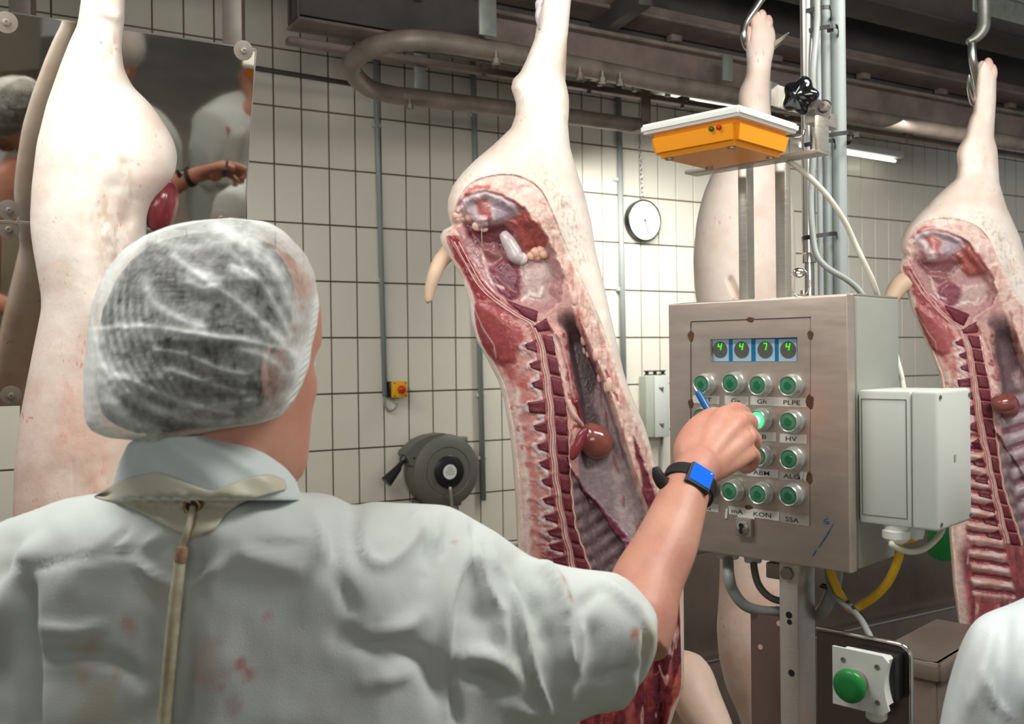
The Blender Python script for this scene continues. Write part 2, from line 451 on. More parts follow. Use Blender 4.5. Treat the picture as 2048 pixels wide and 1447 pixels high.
# curved rail: U bend in a horizontal plane
HR = 1.20
A = at_h(1440, 187, HR); B = at_h(1100, 122, HR); C = at_h(880, 84, HR); D = at_h(1100, 228, HR); E = at_h(1287, 253, HR)
C2 = at_h(850, 197, HR)
pts = [A + WX * 2.6, A, B + (A - B) * 0.4, B, C, at_h(782, 84, HR), at_h(722, 107, HR), at_h(703, 138, HR), at_h(735, 174, HR), at_h(790, 190, HR), C2, D, E]
T = thing('curved_rail', 'round steel conveyor rail bending back in a hairpin beside the hanging pig leg', 'rail', loc=C)
MB().tube(pts, 0.040, 16, smooth=8).build('rail_tube', M_RAIL, T, smooth=True, world=True)
def strap(px, y0_, y1_, h, foot=True, w=0.055):
    p = at_h(px, y1_, h); Z = proj(np.array([p]))[2][0]; ht = (y1_ - y0_) / F * Z
    mb = MB(); R = frame((0, 0, 0), WX, WN, (0, 0, 1)).to_3x3()
    mb.box(p + Vector((0, 0, ht / 2)), (w, 0.012, ht), 0.002, R=R)
    if foot: mb.box(p - WX * 0.02 + Vector((0, 0, 0.0)), (w * 1.8, 0.07, 0.014), 0.002, R=R)
    return mb
strap(840, 92, 207, HR - 0.01, w=0.06).build('hanger_strap', M_GALV, T, world=True)
strap(975, -40, 72, HR + 0.02, False, w=0.075).build('hanger_strap', M_GALV, T, world=True)
strap(1292, 168, 262, HR - 0.03, w=0.06).build('hanger_strap', M_RAIL, T, world=True)
strap(1455, 110, 160, HR + 0.1, False, w=0.06).build('hanger_strap', M_GALV, T, world=True)
for (px, py) in ((992, 118), (1160, 148), (1205, 156), (820, 209), (1240, 160)):
    p = at_h(px, py, HR - 0.045)
    MB().lathe([(0.017, 0), (0.017, 0.02), (0.008, 0.022), (0.008, 0.05)], Matrix.Translation(p - Vector((0, 0, .02))), 6).build('bolt', M_RAIL, T, world=True)
# fluorescent lamps
def lamp(a, b, h, name_label):
    p, q = at_h(*a, h), at_h(*b, h)
    T = thing('strip_lamp', name_label, 'lamp', loc=(p + q) / 2)
    MB().tube([p, q], 0.009, 10).build('tube', M_LAMP, T, world=True)
    u = Vector((0, 0, 0.045))
    d = (q - p).normalized(); R = frame((0, 0, 0), d, Vector((0, 0, 1)).cross(d), (0, 0, 1)).to_3x3()
    MB().box((p + q) / 2 + u, ((q - p).length + 0.1, 0.09, 0.05), 0.006, R=R).build('housing', M_WHITEP, T, world=True)
    return T
lamp((1330, 196), (1478, 216), 1.50, 'lit strip lamp seen as a bright line just above the orange box')
lamp((1600, 291), (1790, 322), 1.42, 'lit strip lamp glimpsed right of the grey pipes above the far tiles')
# post and top-left uprights
for (px, w_, lab) in ((46, 0.085, 'pale steel upright above the upper left corner of the mirror'), (468, 0.075, 'pale steel upright just above the right end of the mirror')):
    p = P(px, 80, 3.75)
    T = thing('steel_upright', lab, 'post', loc=p)
    MB().box((0, 0, 0.9), (w_, 0.05, 2.0), 0.004).build('post', M_STEELD, T, world=False)
    MB().box((0, 0.0, -0.11), (w_ * 1.4, 0.06, 0.012), 0.002).build('foot_plate', M_STEELD, T)
# things fixed on the wall ------------------------------------------------------------
def conduit(ps, r, label, m, clips=(), cat='pipe', name='conduit'):
    c = [wl(*p, 0.03) for p in ps]
    T = thing(name, label, cat, WALL @ Matrix.Translation((c[-1][0], 0, c[-1][1])))
    o = c[-1]
    MB().tube([(a[0] - o[0], -0.03, a[1] - o[1]) for a in c], r, 12).build('pipe', m, T, smooth=True)
    for cl in clips:
        q = wl(*cl, 0.03)
        MB().box((q[0] - o[0], -0.02, q[1] - o[1]), (r * 3.4, 0.026, 0.022), 0.003).build('clip', M_GREY, T)
    return T
conduit([(751, 60), (752, 190), (770, 792)], 0.014, 'grey conduit running down the tiles to the yellow emergency stop', M_PIPEG, [(754, 250), (763, 560)])
conduit([(944, 60), (950, 300), (967, 1000)], 0.016, 'grey conduit down the tiles behind the hanging pig and past the hose reel', M_PIPEG, [(948, 230), (962, 790), (965, 915)])
conduit([(1237, 165), (1250, 900)], 0.018, 'thick grey conduit down the tiles left of the round dial', M_PIPEG, [(1236, 358), (1243, 578)])
conduit([(480, 131), (708, 168)], 0.012, 'thin dark conduit running level across the brown upper tiles', M_BEAMD)
conduit([(1325, 868), (1322, 930), (1316, 1000)], 0.008, 'thin grey cable dropping from the small wall box', M_GCABLE, cat='cable', name='wall_cable')

def wallthing(name, label, cat, px, py, off=0.0):
    x, z = wl(px, py, off); return thing(name, label, cat, WALL @ Matrix.Translation((x, 0, z)))
# emergency stop
T = wallthing('emergency_stop', 'small yellow box with red mushroom button on the tiles above the hose reel', 'switch', 796, 778, 0.05)
MB().box((-0.012, -0.03, 0), (0.085, 0.05, 0.088), 0.006).build('back_box', M_BLACK, T)
MB().box((0.0, -0.065, 0), (0.088, 0.03, 0.09), 0.006).build('cover', M_YELLOW, T)
RY = Matrix.Rotation(PI / 2, 4, 'X')
MB().lathe([(0.014, 0.06), (0.014, 0.09), (0.022, 0.095), (0.023, 0.108), (0.016, 0.118), (0.0001, 0.12)], RY, 20).build('push_button', M_RED, T, smooth=True)
for sx in (-1, 1):
    for sz in (-1, 1): MB().lathe([(0.004, 0.078), (0.004, 0.082)], Matrix.Translation((sx * 0.034, 0, sz * 0.035)) @ RY, 8).build('screw', M_BLACK, T)
MB().lathe([(0.013, 0), (0.013, 0.03)], Matrix.Translation((0.0, -0.03, -0.075)), 10).build('cable_gland', M_GREY, T)
MB().tube([(0, -0.03, -0.07), (-0.005, -0.03, -0.10), (-0.04, -0.03, -0.118), (-0.068, -0.03, -0.09), (-0.073, -0.03, -0.03), (-0.073, -.03, 0.02)], 0.006, 8, smooth=5).build('cable', M_GCABLE, T, smooth=True)
# round dial on a chain
T = wallthing('wall_dial', 'round white dial with black rim hanging on a chain against the tiles', 'clock', 1287, 441, 0.04)
MB().lathe([(0.105, 0.0), (0.13, 0.005), (0.133, 0.055), (0.128, 0.06), (0.124, 0.056), (0.1235, 0.046), (0.0001, 0.046)], RY, 40).build('case', M_BLACK, T, smooth=False)
MB().lathe([(0.1245, 0.052), (0.0001, 0.0525)], RY, 40).build('dial_face', M_WHITEP, T)
tick = MB()
for k in range(36):
    a = k * PI / 18; L = 0.016 if k % 3 == 0 else 0.008
    tick.box((math.sin(a) * (0.112 - L / 2), -0.0535, math.cos(a) * (0.112 - L / 2)), (0.0025, 0.001, L), 0, R=Matrix.Rotation(a, 3, 'Y'))
tick.build('scale_mark', M_REEL, T, kind='stuff', auto=None)
MB().box((0.012, -0.056, -0.035), (0.004, 0.002, 0.10), 0, R=Matrix.Rotation(-0.3, 3, 'Y')).lathe([(0.007, 0.052), (0.007, 0.06)], RY, 12).build('pointer', M_REEL, T)
xt, zt = wl(1283, 262, 0.03); xd, zd = wl(1287, 441, 0.04)
ch = thing('chain', 'thin steel chain that the round dial hangs from', 'chain', WALL @ Matrix.Translation((xd, 0, zd + 0.14)))
n = 15
for k in range(n):
    zz = 0.01 + k * (zt - zd - 0.14) / n; ln = (zt - zd - 0.14) / n * 1.12
    R = Matrix.Rotation(PI / 2 * (k % 2), 3, 'Z')
    loop = [R @ Vector((0.007 * math.cos(a), 0, ln / 2 * math.sin(a))) + Vector((-0.02 * k / n, -0.03, zz + ln / 2)) for a in np.linspace(0, 2 * PI, 13)]
    MB().tube(loop, 0.0022, 5, cap=False).build('chain_link', M_CHROME, ch, smooth=True)
MB().tube([(0.0, 0.0, 0.0), (0.0, -0.03, 0.012), (0, -0.03, 0.02)], 0.003, 6).build('chain_ring', M_CHROME, ch)
# wall junction box
T = wallthing('wall_junction_box', 'tall grey box on the tiles between the pig flank and the steel cabinet', 'box', 1310, 812, 0.06)
MB().box((0.0, -0.04, 0), (0.175, 0.08, 0.39), 0.006).build('body', M_GREYB, T)
MB().box((0.03, -0.088, 0), (0.115, 0.016, 0.39), 0.004).build('lid', M_GREY, T)
for sz in (1, -1):
    MB().lathe([(0.009, 0), (0.009, 0.012)], Matrix.Translation((0.03, -0.092, sz * 0.115)) @ RY, 10).box((0.022, -0.098, sz * 0.115 - 0.006), (0.04, 0.006, 0.007), 0, R=Matrix.Rotation(0.7, 3, 'Y')).build('turn_latch', M_REEL, T)
xa, za = 0.0, 0.225
MB().box((0.01, -0.05, za), (0.17, 0.012, 0.008)).box((0.01, -0.05, za - 0.022), (0.17, 0.012, 0.006)).box((-0.055, -0.05, za - .01), (0.02, 0.012, 0.02)).box((0.01, -0.05, za - .01), (0.02, 0.012, 0.02)).box((0.075, -0.05, za - .01), (0.02, 0.012, 0.02)).build('hanger', M_BLACK, T)
# hose reel
T = wallthing('hose_reel', 'grey wall-mounted hose reel with black hub and black nozzle', 'hose reel', 885, 940, 0.10)
RR = 0.205
MB().lathe([(0.15, 0.0), (0.195, 0.012), (RR, 0.04), (RR, 0.13), (0.198, 0.155), (0.175, 0.17), (0.136, 0.176), (0.131, 0.172), (0.128, 0.176), (0.095, 0.18), (0.0001, 0.18)], RY, 56).build('drum_housing', M_REEL, T, auto=40)
MB().lathe([(0.09, 0.17), (0.09, 0.186), (0.085, 0.19), (0.04, 0.19), (0.0001, 0.19)], RY, 40).build('hub', M_BLACK, T, auto=40)
MB().lathe([(0.041, 0.189), (0.041, 0.1925), (0.0001, 0.1925)], RY, 32).build('hub_label', M_WHITEP, T)
for k, (s_, w_) in enumerate(((0.012, 0.04), (0.0, 0.055), (-0.012, 0.05), (0.024, 0.02))):
    MB().box((0, -0.1932, s_), (w_, 0.0006, 0.0025)).build('print_line', M_REEL, T, auto=None)
arc = []
for a in np.linspace(2.55, 1.35, 12): arc.append((RR * 1.03 * math.cos(a), RR * 1.03 * math.sin(a)))
spout = [(-0.02, RR * 1.02), (-0.10, RR * 0.98), (-0.17, RR * 0.86), (-0.238, RR * 0.60), (-0.245, RR * 0.52), (-0.215, RR * 0.22), (-0.185, RR * 0.18), (-0.12, RR * 0.42), (-0.05, RR * 0.7)]
MB().prism(spout, 1, -0.15, -0.045).build('outlet_shroud', M_REEL, T)
for q in ((-0.195, 0.085), (-0.18, 0.052)): MB().lathe([(0.006, 0.15), (0.006, 0.154)], Matrix.Translation((q[0], 0, q[1])) @ RY, 10).build('screw', M_BLACK, T)
MB().tube([(-0.21, -0.10, 0.10), (-0.245, -0.10, 0.065)], [0.028, 0.022], 14).build('outlet_roller', M_BLACK, T)
MB().tube([(-0.235, -0.10, 0.075), (-0.26, -0.10, 0.045), (-0.268, -0.10, 0.03), (-0.34, -0.10, -0.04)], [0.012, 0.014, 0.02, 0.034], 16).build('nozzle', M_BLACK, T)
MB().tube([(0.0, -0.19, -0.085), (0.0, -0.195, -0.11), (0.012, -0.19, -0.22)], 0.009, 10, smooth=4).build('inlet_hose', M_STEEL, T, smooth=True)
MB().box((0.125, -0.10, 0.168), (0.05, 0.05, 0.03), 0.005).build('bracket', M_STEELD, T)
MB().box((-0.02, -0.12, 0.20), (0.045, 0.03, 0.014), 0.004).build('carry_slot', M_BLACK, T)
MB().box((0.0, -0.02, -0.19), (0.30, 0.035, 0.05), 0.004).build('wall_bracket', M_REEL, T)
# low ledge on wall, partition, tank
xl, zl = wl(1030, 1092, 0.02)
link('trim_1', MB().box((2.3, -0.02, zl), (11, 0.05, 0.03), 0.004).mesh('trim_1'), M_STEELD, kind='structure').matrix_world = WALL

def sheet_frame(px, Z): 
    p = P(px, 712, Z); return Vector((p.x, p.y, 0))
o = sheet_frame(1500, 3.95)
T = thing('steel_partition', 'low stained steel partition with a bright folded seam behind the cabinet post', 'partition', frame(o, WX, WN, (0, 0, 1)))
MB().box((1.6, 0.03, 0.67), (4.6, 0.03, 0.42), 0.003).build('upper_sheet', M_TROUGH, T)
MB().box((1.6, 0.0, 0.23), (4.6, 0.03, 0.46), 0.003).build('lower_sheet', M_TROUGH, T)
MB().box((1.6, -0.004, 0.461), (4.6, 0.05, 0.008), 0.001).build('seam_strip', M_CHROME, T)
MB().box((1.6, 0.03, 0.89), (4.6, 0.05, 0.03), 0.008).build('top_rail', M_STEELD, T)
T = thing('green_crate', 'green plastic crate edge behind the grey junction box', 'crate', loc=P(1905, 1115, 4.0))
MB().box((0, 0, 0.09), (0.16, 0.12, 0.18), 0.008).build('body', M_GREEN, T)
MB().box((0, 0, 0.175), (0.18, 0.14, 0.015), 0.004).build('rim', M_GREEN, T)
# ------------------------------------------------------------------ pig halves
SKIN = (243, 231, 220)
M_SKIN = mat('pig_skin', rough=0.48, attr='Col', var=0.05, vscale=26, bump=0.0006, bscale=90, sss=0.25, spec=0.35)
M_FLESH = mat('cut_flesh', rough=0.30, attr='Col', var=0.16, vscale=60, bump=0.0012, bscale=130, sss=0.12, spec=0.5, rvar=0.14)
M_BONE = mat('vertebra_marrow', (122, 48, 60), 0.42, col2=(90, 34, 46), vscale=160, bump=0.0012, bscale=350, spec=0.4)
M_SPINOUS = mat('spinous_marrow', (120, 42, 54), 0.42, col2=(92, 32, 44), vscale=150, bump=0.001, bscale=300)
M_CART = mat('white_cartilage', (205, 200, 200), 0.25, col2=(180, 160, 165), vscale=30, bump=0.0008, bscale=90, sss=0.2)
M_CORD = mat('pale_cord', (228, 196, 186), 0.3, col2=(200, 150, 146), vscale=60, sss=0.15)
M_FATP = mat('pale_fat', (232, 200, 186), 0.35, col2=(216, 168, 154), vscale=40, bump=0.0012, bscale=70, sss=0.2)
M_KIDNEY = mat('kidney_flesh', (152, 88, 78), 0.16, col2=(122, 62, 58), vscale=18, spec=0.7, coat=0.4)
M_MUSCLE = mat('red_muscle', (150, 62, 70), 0.22, col2=(120, 44, 56), vscale=24, stretch=(3, 3, 0.6), bump=0.0012, bscale=60, spec=0.6)
M_HOOK = mat('hook_steel', (196, 196, 190), 0.28, 1.0, var=0.25, vscale=20)

def loft(rowsL, rowsR, dF, dB, Zc, y0, y1, nrow, nf, nb, shape=0.62, smooth=9, sq=2.0):
    """closed tube around the vertical; returns Y rows, functions arrays. dF,dB,Zc tables over y"""
    ys = np.linspace(y0, y1, nrow)
    xl = smitp(rowsL, ys, smooth); xr = smitp(rowsR, ys, smooth)
    df = smitp(dF, ys, 31); db = smitp(dB, ys, 31); zc = smitp(Zc, ys, 31)
    u = np.linspace(0, 1, nf + 1)
    a = -np.cos(PI * u) * shape + (2 * u - 1) * (1 - shape)            # front: -1..1
    ub = np.linspace(1, 0, nb + 1)[1:-1]; ab = -np.cos(PI * ub)
    c = (xl + xr) / 2; hw = (xr - xl) / 2
    A = np.concatenate([a, ab]); front = np.concatenate([np.ones(nf + 1, bool), np.zeros(nb - 1, bool)])
    X = c[:, None] + hw[:, None] * A[None, :]; Y = np.repeat(ys[:, None], len(A), 1)
    prof = np.clip(1 - np.abs(A) ** sq, 0, 1) ** 0.5
    D = np.where(front[None, :], -df[:, None], db[:, None]) * prof[None, :]
    Z = zc[:, None] + D
    return ys, A, front, X, Y, Z, prof
def ringfaces(nr, nc):
    i = np.arange(nr - 1)[:, None] * nc; j = np.arange(nc)[None, :]; k = (j + 1) % nc
    return np.stack([i + j, i + nc + j, i + nc + k, i + k], -1).reshape(-1, 4)

# canonical layout of the cut side (pixel frame of the middle pig half)
cL = [(-60, 1076), (0, 1075), (43, 1075), (78, 1069), (121, 1052), (145, 1040), (158, 1026), (176, 1022), (190, 1027), (207, 1032), (230, 1031), (256, 1022), (291, 985), (320, 950), (344, 926), (370, 906), (398, 896), (420, 895), (440, 899), (452, 906), (455, 893), (460, 886), (473, 880), (485, 882), (497, 887), (525, 906), (556, 924), (604, 939), (646, 944), (684, 955), (708, 969), (760, 996), (800, 1008), (861, 1019), (928, 1028), (1039, 1036), (1097, 1036), (1200, 1045), (1300, 1060), (1447, 1090), (1600, 1150), (1680, 1220)]
cR = [(-60, 1146), (0, 1142), (66, 1136), (129, 1127), (150, 1128), (175, 1134), (195, 1138), (220, 1138), (250, 1136), (293, 1140), (340, 1153), (390, 1170), (445, 1183), (504, 1192), (556, 1205), (611, 1217), (680, 1233), (746, 1248), (774, 1257), (856, 1291), (962, 1321), (1060, 1348), (1165, 1367), (1268, 1368), (1371, 1368), (1412, 1353), (1447, 1341), (1600, 1300), (1680, 1270)]
CORD = [(-60, 1100), (348, 1000), (457, 905), (483, 913), (527, 936), (565, 957), (591, 977), (609, 1003), (627, 1033), (642, 1059), (662, 1074), (685, 1081), (736, 1091), (795, 1099), (857, 1104), (926, 1108), (989, 1116), (1058, 1129), (1134, 1146), (1447, 1199), (1600, 1225)]
INNER = [(-60, 1120), (348, 1045), (417, 1062), (478, 1095), (560, 1132), (650, 1153), (702, 1174), (747, 1194), (795, 1213), (847, 1229), (951, 1262), (1013, 1287), (1100, 1312), (1447, 1330), (1600, 1290)]
CUT = [(914, 402), (921, 389), (939, 366), (972, 352), (1018, 347), (1054, 357), (1082, 378), (1103, 416), (1126, 471), (1151, 528), (1180, 592), (1204, 646), (1224, 704), (1252, 784), (1281, 843), (1301, 899), (1320, 978), (1345, 1080), (1357, 1170), (1361, 1268), (1362, 1371), (1345, 1412), (1335, 1447), (1290, 1640), (1180, 1640), (1092, 1447), (1050, 1200), (1042, 1097), (1042, 1039), (1033, 928), (1025, 861), (1014, 800), (1002, 760), (975, 708), (962, 684), (951, 646), (946, 604), (931, 556), (914, 525), (895, 497), (889, 473), (897, 461), (908, 453), (904, 440)]
CUTS = smcurve(CUT + [CUT[0]], 3)[:-1]
VB = [667, 709, 750, 792, 833, 871, 909, 949, 987, 1023, 1056, 1087, 1116, 1145, 1175, 1207, 1240, 1275]
VR = [(640, 1098), (667, 1107), (702, 1113), (747, 1122), (795, 1132), (857, 1137), (920, 1138), (961, 1141), (996, 1143), (1054, 1150), (1092, 1163), (1141, 1180), (1275, 1205), (1447, 1240)]
TIPS = [(1049, 692), (1058, 730), (1063, 768), (1054, 813), (1066, 854), (1073, 892), (1078, 927), (1083, 962), (1085, 1000), (1087, 1034), (1094, 1064), (1097, 1092), (1104, 1120), (1110, 1150), (1115, 1182), (1122, 1215)]
PELV = [(905, 430), (915, 410), (930, 388), (975, 381), (1008, 391), (1044, 417), (1069, 443), (1095, 478), (1110, 509), (1128, 560), (1118, 600), (1085, 628), (1055, 618), (1020, 605), (990, 583), (965, 555), (940, 515), (912, 460)]
def cord_band(Y): return itp(CORD, Y)
def paint(X, Y, seed=0, pale=0.0):
    n1 = fbm(X, Y, 26, 1 + seed); n2 = fbm(X, Y, 7, 5 + seed, 2); n3 = fbm(X * 2.2, Y * .35, 14, 9 + seed)
    xj = X + (n1 - 0.5) * 10 + (n2 - .5) * 4; yj = Y + (fbm(X, Y, 22, 31) - 0.5) * 10
    C = np.zeros(X.shape + (3,)); rel = np.zeros(X.shape)
    def put(c, m):
        C[...] = C * (1 - m[..., None]) + np.array(c, float) * m[..., None]
    put((196, 142, 136), np.ones(X.shape))
    cord = itp(CORD, Y); inner = itp(INNER, Y); L = itp(cL, Y); R = itp(cR, Y); vr = itp(VR, Y)
    dl = X - L
    # back muscle and fat between skin and spine
    put((204, 150, 142), sst(-4, 10, cord - X) * 1.0)
    put((182, 92, 88), sst(0.42, 0.62, fbm(X, Y, 40, 77)) * sst(6, 30, cord - X) * sst(640, 700, Y))
    put((226, 186, 174), sst(34, 18, dl + (n1 - .5) * 14) * sst(690, 760, Y))
    put((232, 204, 190), sst(14, 8, dl + (n2 - .5) * 5) * (Y > 452))
    # pale band with white streak
    st = itp([(640, 1000), (730, 1026), (800, 1036), (860, 1042), (930, 1050), (1000, 1054), (1080, 1056), (1160, 1060), (1300, 1080)], Y)
    put((228, 205, 196), np.exp(-((xj - st) / 7.0) ** 2) * sst(740, 790, Y) * 0.9)
    put((214, 158, 148), np.exp(-((xj - st - 16) / 8.0) ** 2) * sst(760, 800, Y) * 0.5)
    # loin muscle
    loin = [(945, 612), (960, 600), (1008, 628), (1040, 655), (1052, 690), (1032, 722), (1012, 734), (998, 730), (972, 706), (952, 672)]
    d = psdf(xj, yj, loin); put((164, 74, 74), sst(5, -5, d)); put((148, 60, 64), sst(-10, -22, d) * 0.5); rel += 0.006 * sst(4, -14, d)
    put((205, 170, 165), np.exp(-(ldist(X, Y, [(934, 560), (950, 620), (965, 655), (988, 690), (992, 715)]) / 1.6) ** 2) * 0.9)
    # sacral strip
    strip = [(893, 466), (905, 462), (935, 500), (965, 545), (1000, 582), (1040, 606), (1072, 622), (1072, 640), (1030, 640), (985, 622), (955, 600), (928, 550), (905, 505)]
    d = psdf(xj, yj, strip); put((160, 58, 66), sst(4, -4, d)); put((205, 140, 138), sst(.55, .7, fbm(X * .6 + Y * .6, Y - X, 9, 4)) * sst(4, -4, d) * 0.7)
    put((226, 208, 204), np.exp(-(ldist(X, Y, [(930, 488), (945, 520), (966, 556), (985, 580), (1010, 597), (1040, 606), (1070, 611), (1086, 618)]) / 3.0) ** 2))
    put((214, 180, 176), np.exp(-(ldist(X, Y, [(903, 480), (922, 515), (945, 548), (965, 575), (1000, 605), (1040, 636)]) / 1.6) ** 2) * .8)
    # white fat fingers between spinous processes
    for k, (tx, ty) in enumerate(TIPS[:-1]):
        x2, y2 = TIPS[k + 1]; my = (ty + y2) / 2; cx = np.interp(my, [p[0] for p in CORD], [p[1] for p in CORD])
        hh = (y2 - ty) / 2
        put((198, 128, 120), sst(13, 5, ldist(xj, yj, [(tx - 10, my), (cx - 14, my)])) * .9)
        dd = ldist(X + (n1 - .5) * 22, Y + (n2 - .5) * 12, [(cx - 13, ty - hh * .72), (tx - 1, ty - 4), (tx - 5, ty + 3), (tx + 5, ty + 9), (cx - 16, ty + hh * .95)])
        put((206, 190, 190), sst(8, 1, dd) * (.25 + .75 * sst(.3, .62, fbm(X, Y, 13, 33)))); rel += 0.0025 * sst(8, 1, dd)
        put((196, 180, 184), sst(9, 2, ldist(xj, yj, [((tx + cx) / 2 + 4, my + 1), (cx - 14, my + 1)])) * .8)
        put((214, 196, 190), sst(6, 2, ldist(xj, yj, [(tx - 4, my - 3), (cx - 18, my)])) * sst(.35, .6, n1) * .8)
        put((176, 84, 80), sst(8, 3, ldist(xj, yj, [(tx - 26, ty + 2), (tx - 14, ty + 4)])) * sst(.35, .55, n2) * .7)
    # soft feathery strips low on the spine
    fe = sst(0.5, 0.62, fbm((X + Y * .9) * .35, (Y - X * .45) * 1.7, 16, 41)) * sst(1040, 1080, Y) * sst(2, 30, cord - X) * sst(50, 60, dl + 30)
    put((205, 172, 170), fe * .7); put((128, 46, 56), sst(.52, .4, fbm((X + Y * .9) * .35, (Y - X * .45) * 1.7, 16, 41)) * sst(1040, 1090, Y) * sst(0, 20, cord - X) * sst(40, 52, dl) * .75)
    # column backing
    put((176, 92, 92), ((X > cord - 14) & (X < vr) & (Y > 650)).astype(float))
    # abdominal cavity
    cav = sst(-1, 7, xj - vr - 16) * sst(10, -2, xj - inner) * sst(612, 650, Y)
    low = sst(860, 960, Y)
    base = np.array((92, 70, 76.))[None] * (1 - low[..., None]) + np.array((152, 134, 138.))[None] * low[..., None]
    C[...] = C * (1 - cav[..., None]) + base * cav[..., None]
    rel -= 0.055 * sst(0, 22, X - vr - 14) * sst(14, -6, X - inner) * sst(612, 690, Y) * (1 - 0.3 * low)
    # fatty kidney strip right of vertebrae
    m = sst(0, 4, xj - vr) * sst(6, 0, xj - vr - 22) * sst(640, 660, Y) * sst(905, 860, Y)
    put((214, 160, 150), m); put((150, 60, 66), m * sst(.5, .66, fbm(X, Y, 12, 88)))
    put((228, 205, 195), np.exp(-(ldist(xj, Y, [(1108, 670), (1118, 720), (1130, 775), (1142, 820), (1158, 845)]) / 4) ** 2))
    m2 = sst(7, 0, ldist(xj, yj, [(1095, 640), (1122, 680), (1140, 740), (1152, 800)])); put((206, 150, 142), m2 * .8); rel += .006 * m2
    # membrane sheet
    sheet = [(1180, 790), (1200, 760), (1214, 800), (1232, 860), (1262, 960), (1290, 1020), (1300, 1060), (1256, 1085), (1236, 1040), (1222, 940), (1205, 860)]
    d = psdf(xj, yj, sheet); put((186, 166, 166), sst(8, -8, d) * .85)
    put((150, 86, 82), sst(.58, .7, fbm(X * 1.6, Y * .25 - X * .5, 12, 66)) * sst(4, -6, d) * .7)
    # diaphragm line and ribs below it
    dia = [(1138, 930), (1165, 970), (1201, 1016), (1228, 1052), (1256, 1089), (1290, 1120), (1340, 1150)]
    sy = np.interp(X, [p[0] for p in dia], [p[1] for p in dia])
    below = sst(-6, 10, Y - sy) * sst(0, 5, X - vr - 2) * sst(1320, 1200, Y)
    ph = (Y * 0.78 + (X - 1140) * 0.52) / 25.0
    rb = 0.5 + 0.5 * np.sin(ph * 2 * PI)
    put((112, 90, 94), below); put((138, 114, 118), below * sst(.3, .9, rb) * .8); rel += 0.003 * below * (rb - .5)
    put((84, 56, 64), below * sst(.25, .0, rb) * sst(.45, .6, fbm(X * 2, Y * 1.2, 9, 3)) * .7)
    w = itp([(1138, 2.5), (1200, 5), (1240, 11), (1300, 15)], X)
    m = sst(1.0, .5, ldist(xj, yj, dia) / w); put((118, 46, 62), m); rel += .012 * m
    put((168, 140, 165), m * sst(.55, .7, n2) * sst(1210, 1240, X) * .7)
    # flank band: fat
    fl = sst(-3, 4, xj - inner) * sst(395, 430, Y)
    put((222, 186, 172), fl); put((206, 140, 130), fl * sst(.5, .68, n3) * .8); put((236, 214, 198), fl * sst(10, 3, itp([(348, 1055), (416, 1103), (528, 1151), (646, 1204), (784, 1252), (899, 1301), (1080, 1345), (1268, 1361), (1447, 1335)], Y) - X))
    rel += fl * (0.006 * (fbm(X, Y, 18, 19) - .3))
    put((176, 88, 84), np.exp(-(ldist(xj, yj, [(1155, 620), (1172, 690), (1188, 735)]) / 3) ** 2) * .8)
    put((150, 62, 66), np.exp(-(ldist(xj, yj, [(1212, 745), (1222, 775), (1236, 800)]) / 2.4) ** 2) * .9)
    rel += -.004 * np.exp(-(ldist(xj, yj, [(1212, 745), (1222, 775), (1236, 800)]) / 3.5) ** 2)
    dk = [(1268, 871), (1278, 890), (1293, 940), (1312, 989), (1330, 1050), (1345, 1140), (1330, 1160), (1300, 1040), (1287, 978), (1274, 909)]
    d = psdf(xj, yj, dk); put((118, 44, 58), sst(3, -3, d)); rel -= .004 * sst(3, -6, d)
    # rim arc of ham fat
    arcband = psdf(xj, yj, CUT) < 0
    am = arcband & (psdf(xj, yj, PELV) > 0) & (Y < 470)
    put((228, 196, 182), am.astype(float)); put((212, 150, 140), am * sst(.5, .68, fbm(X * .8, Y * 1.5, 18, 50)) * .8)
    put((196, 84, 74), sst(7, 1, ldist(xj, yj, [(932, 386), (950, 377), (978, 372)])) * .8)
    # pelvic cavity
    d = psdf(xj, yj, PELV); pm = sst(4, -3, d); put((176, 128, 128), pm); rel -= 0.022 * sst(0, -26, d) + 0.012 * sst(4, -4, d)
    put((160, 56, 60), pm * sst(-14, -4, d) * sst(440, 400, Y) * .8)
    for (pl, c, h, s_) in (
        ([(922, 395), (945, 384), (975, 380), (1008, 392), (1032, 412), (1038, 430), (1015, 440), (990, 446), (965, 452), (940, 442), (918, 415)], (200, 180, 184), .014, 5),
        ([(950, 400), (968, 396), (980, 412), (984, 440), (972, 452), (960, 432)], (178, 96, 92), .006, 5),
        ([(985, 405), (1010, 400), (1028, 418), (1020, 436), (990, 440)], (166, 146, 160), .0, 6),
        ([(943, 440), (960, 432), (978, 440), (974, 454), (955, 458)], (212, 184, 186), .012, 4),
        ([(926, 446), (965, 456), (1008, 446), (1034, 462), (1012, 498), (988, 500), (955, 492), (932, 468)], (104, 46, 52), -.006, 6),  # dark shadow of the hollow put into the flesh colour
        ([(1012, 440), (1050, 424), (1075, 446), (1095, 480), (1094, 494), (1050, 503), (1032, 478), (1032, 462)], (158, 68, 62), .012, 6),
        ([(955, 490), (985, 488), (1008, 502), (1016, 520), (985, 524), (958, 508)], (132, 74, 76), .004, 6),
        ([(977, 534), (1008, 514), (1038, 534), (1044, 562), (1034, 596), (1016, 601), (992, 580), (982, 558)], (126, 58, 72), .014, 5),
        ([(1044, 530), (1098, 522), (1108, 545), (1092, 600), (1046, 606), (1040, 570)], (186, 156, 152), .004, 8),
        ([(900, 428), (908, 412), (926, 412), (930, 440), (918, 455), (902, 446)], (214, 178, 164), .016, 5)):
        dd = psdf(xj, yj, pl); put(c, sst(s_, -s_, dd) * .96); rel += h * sst(s_, -s_ * 2.2, dd)
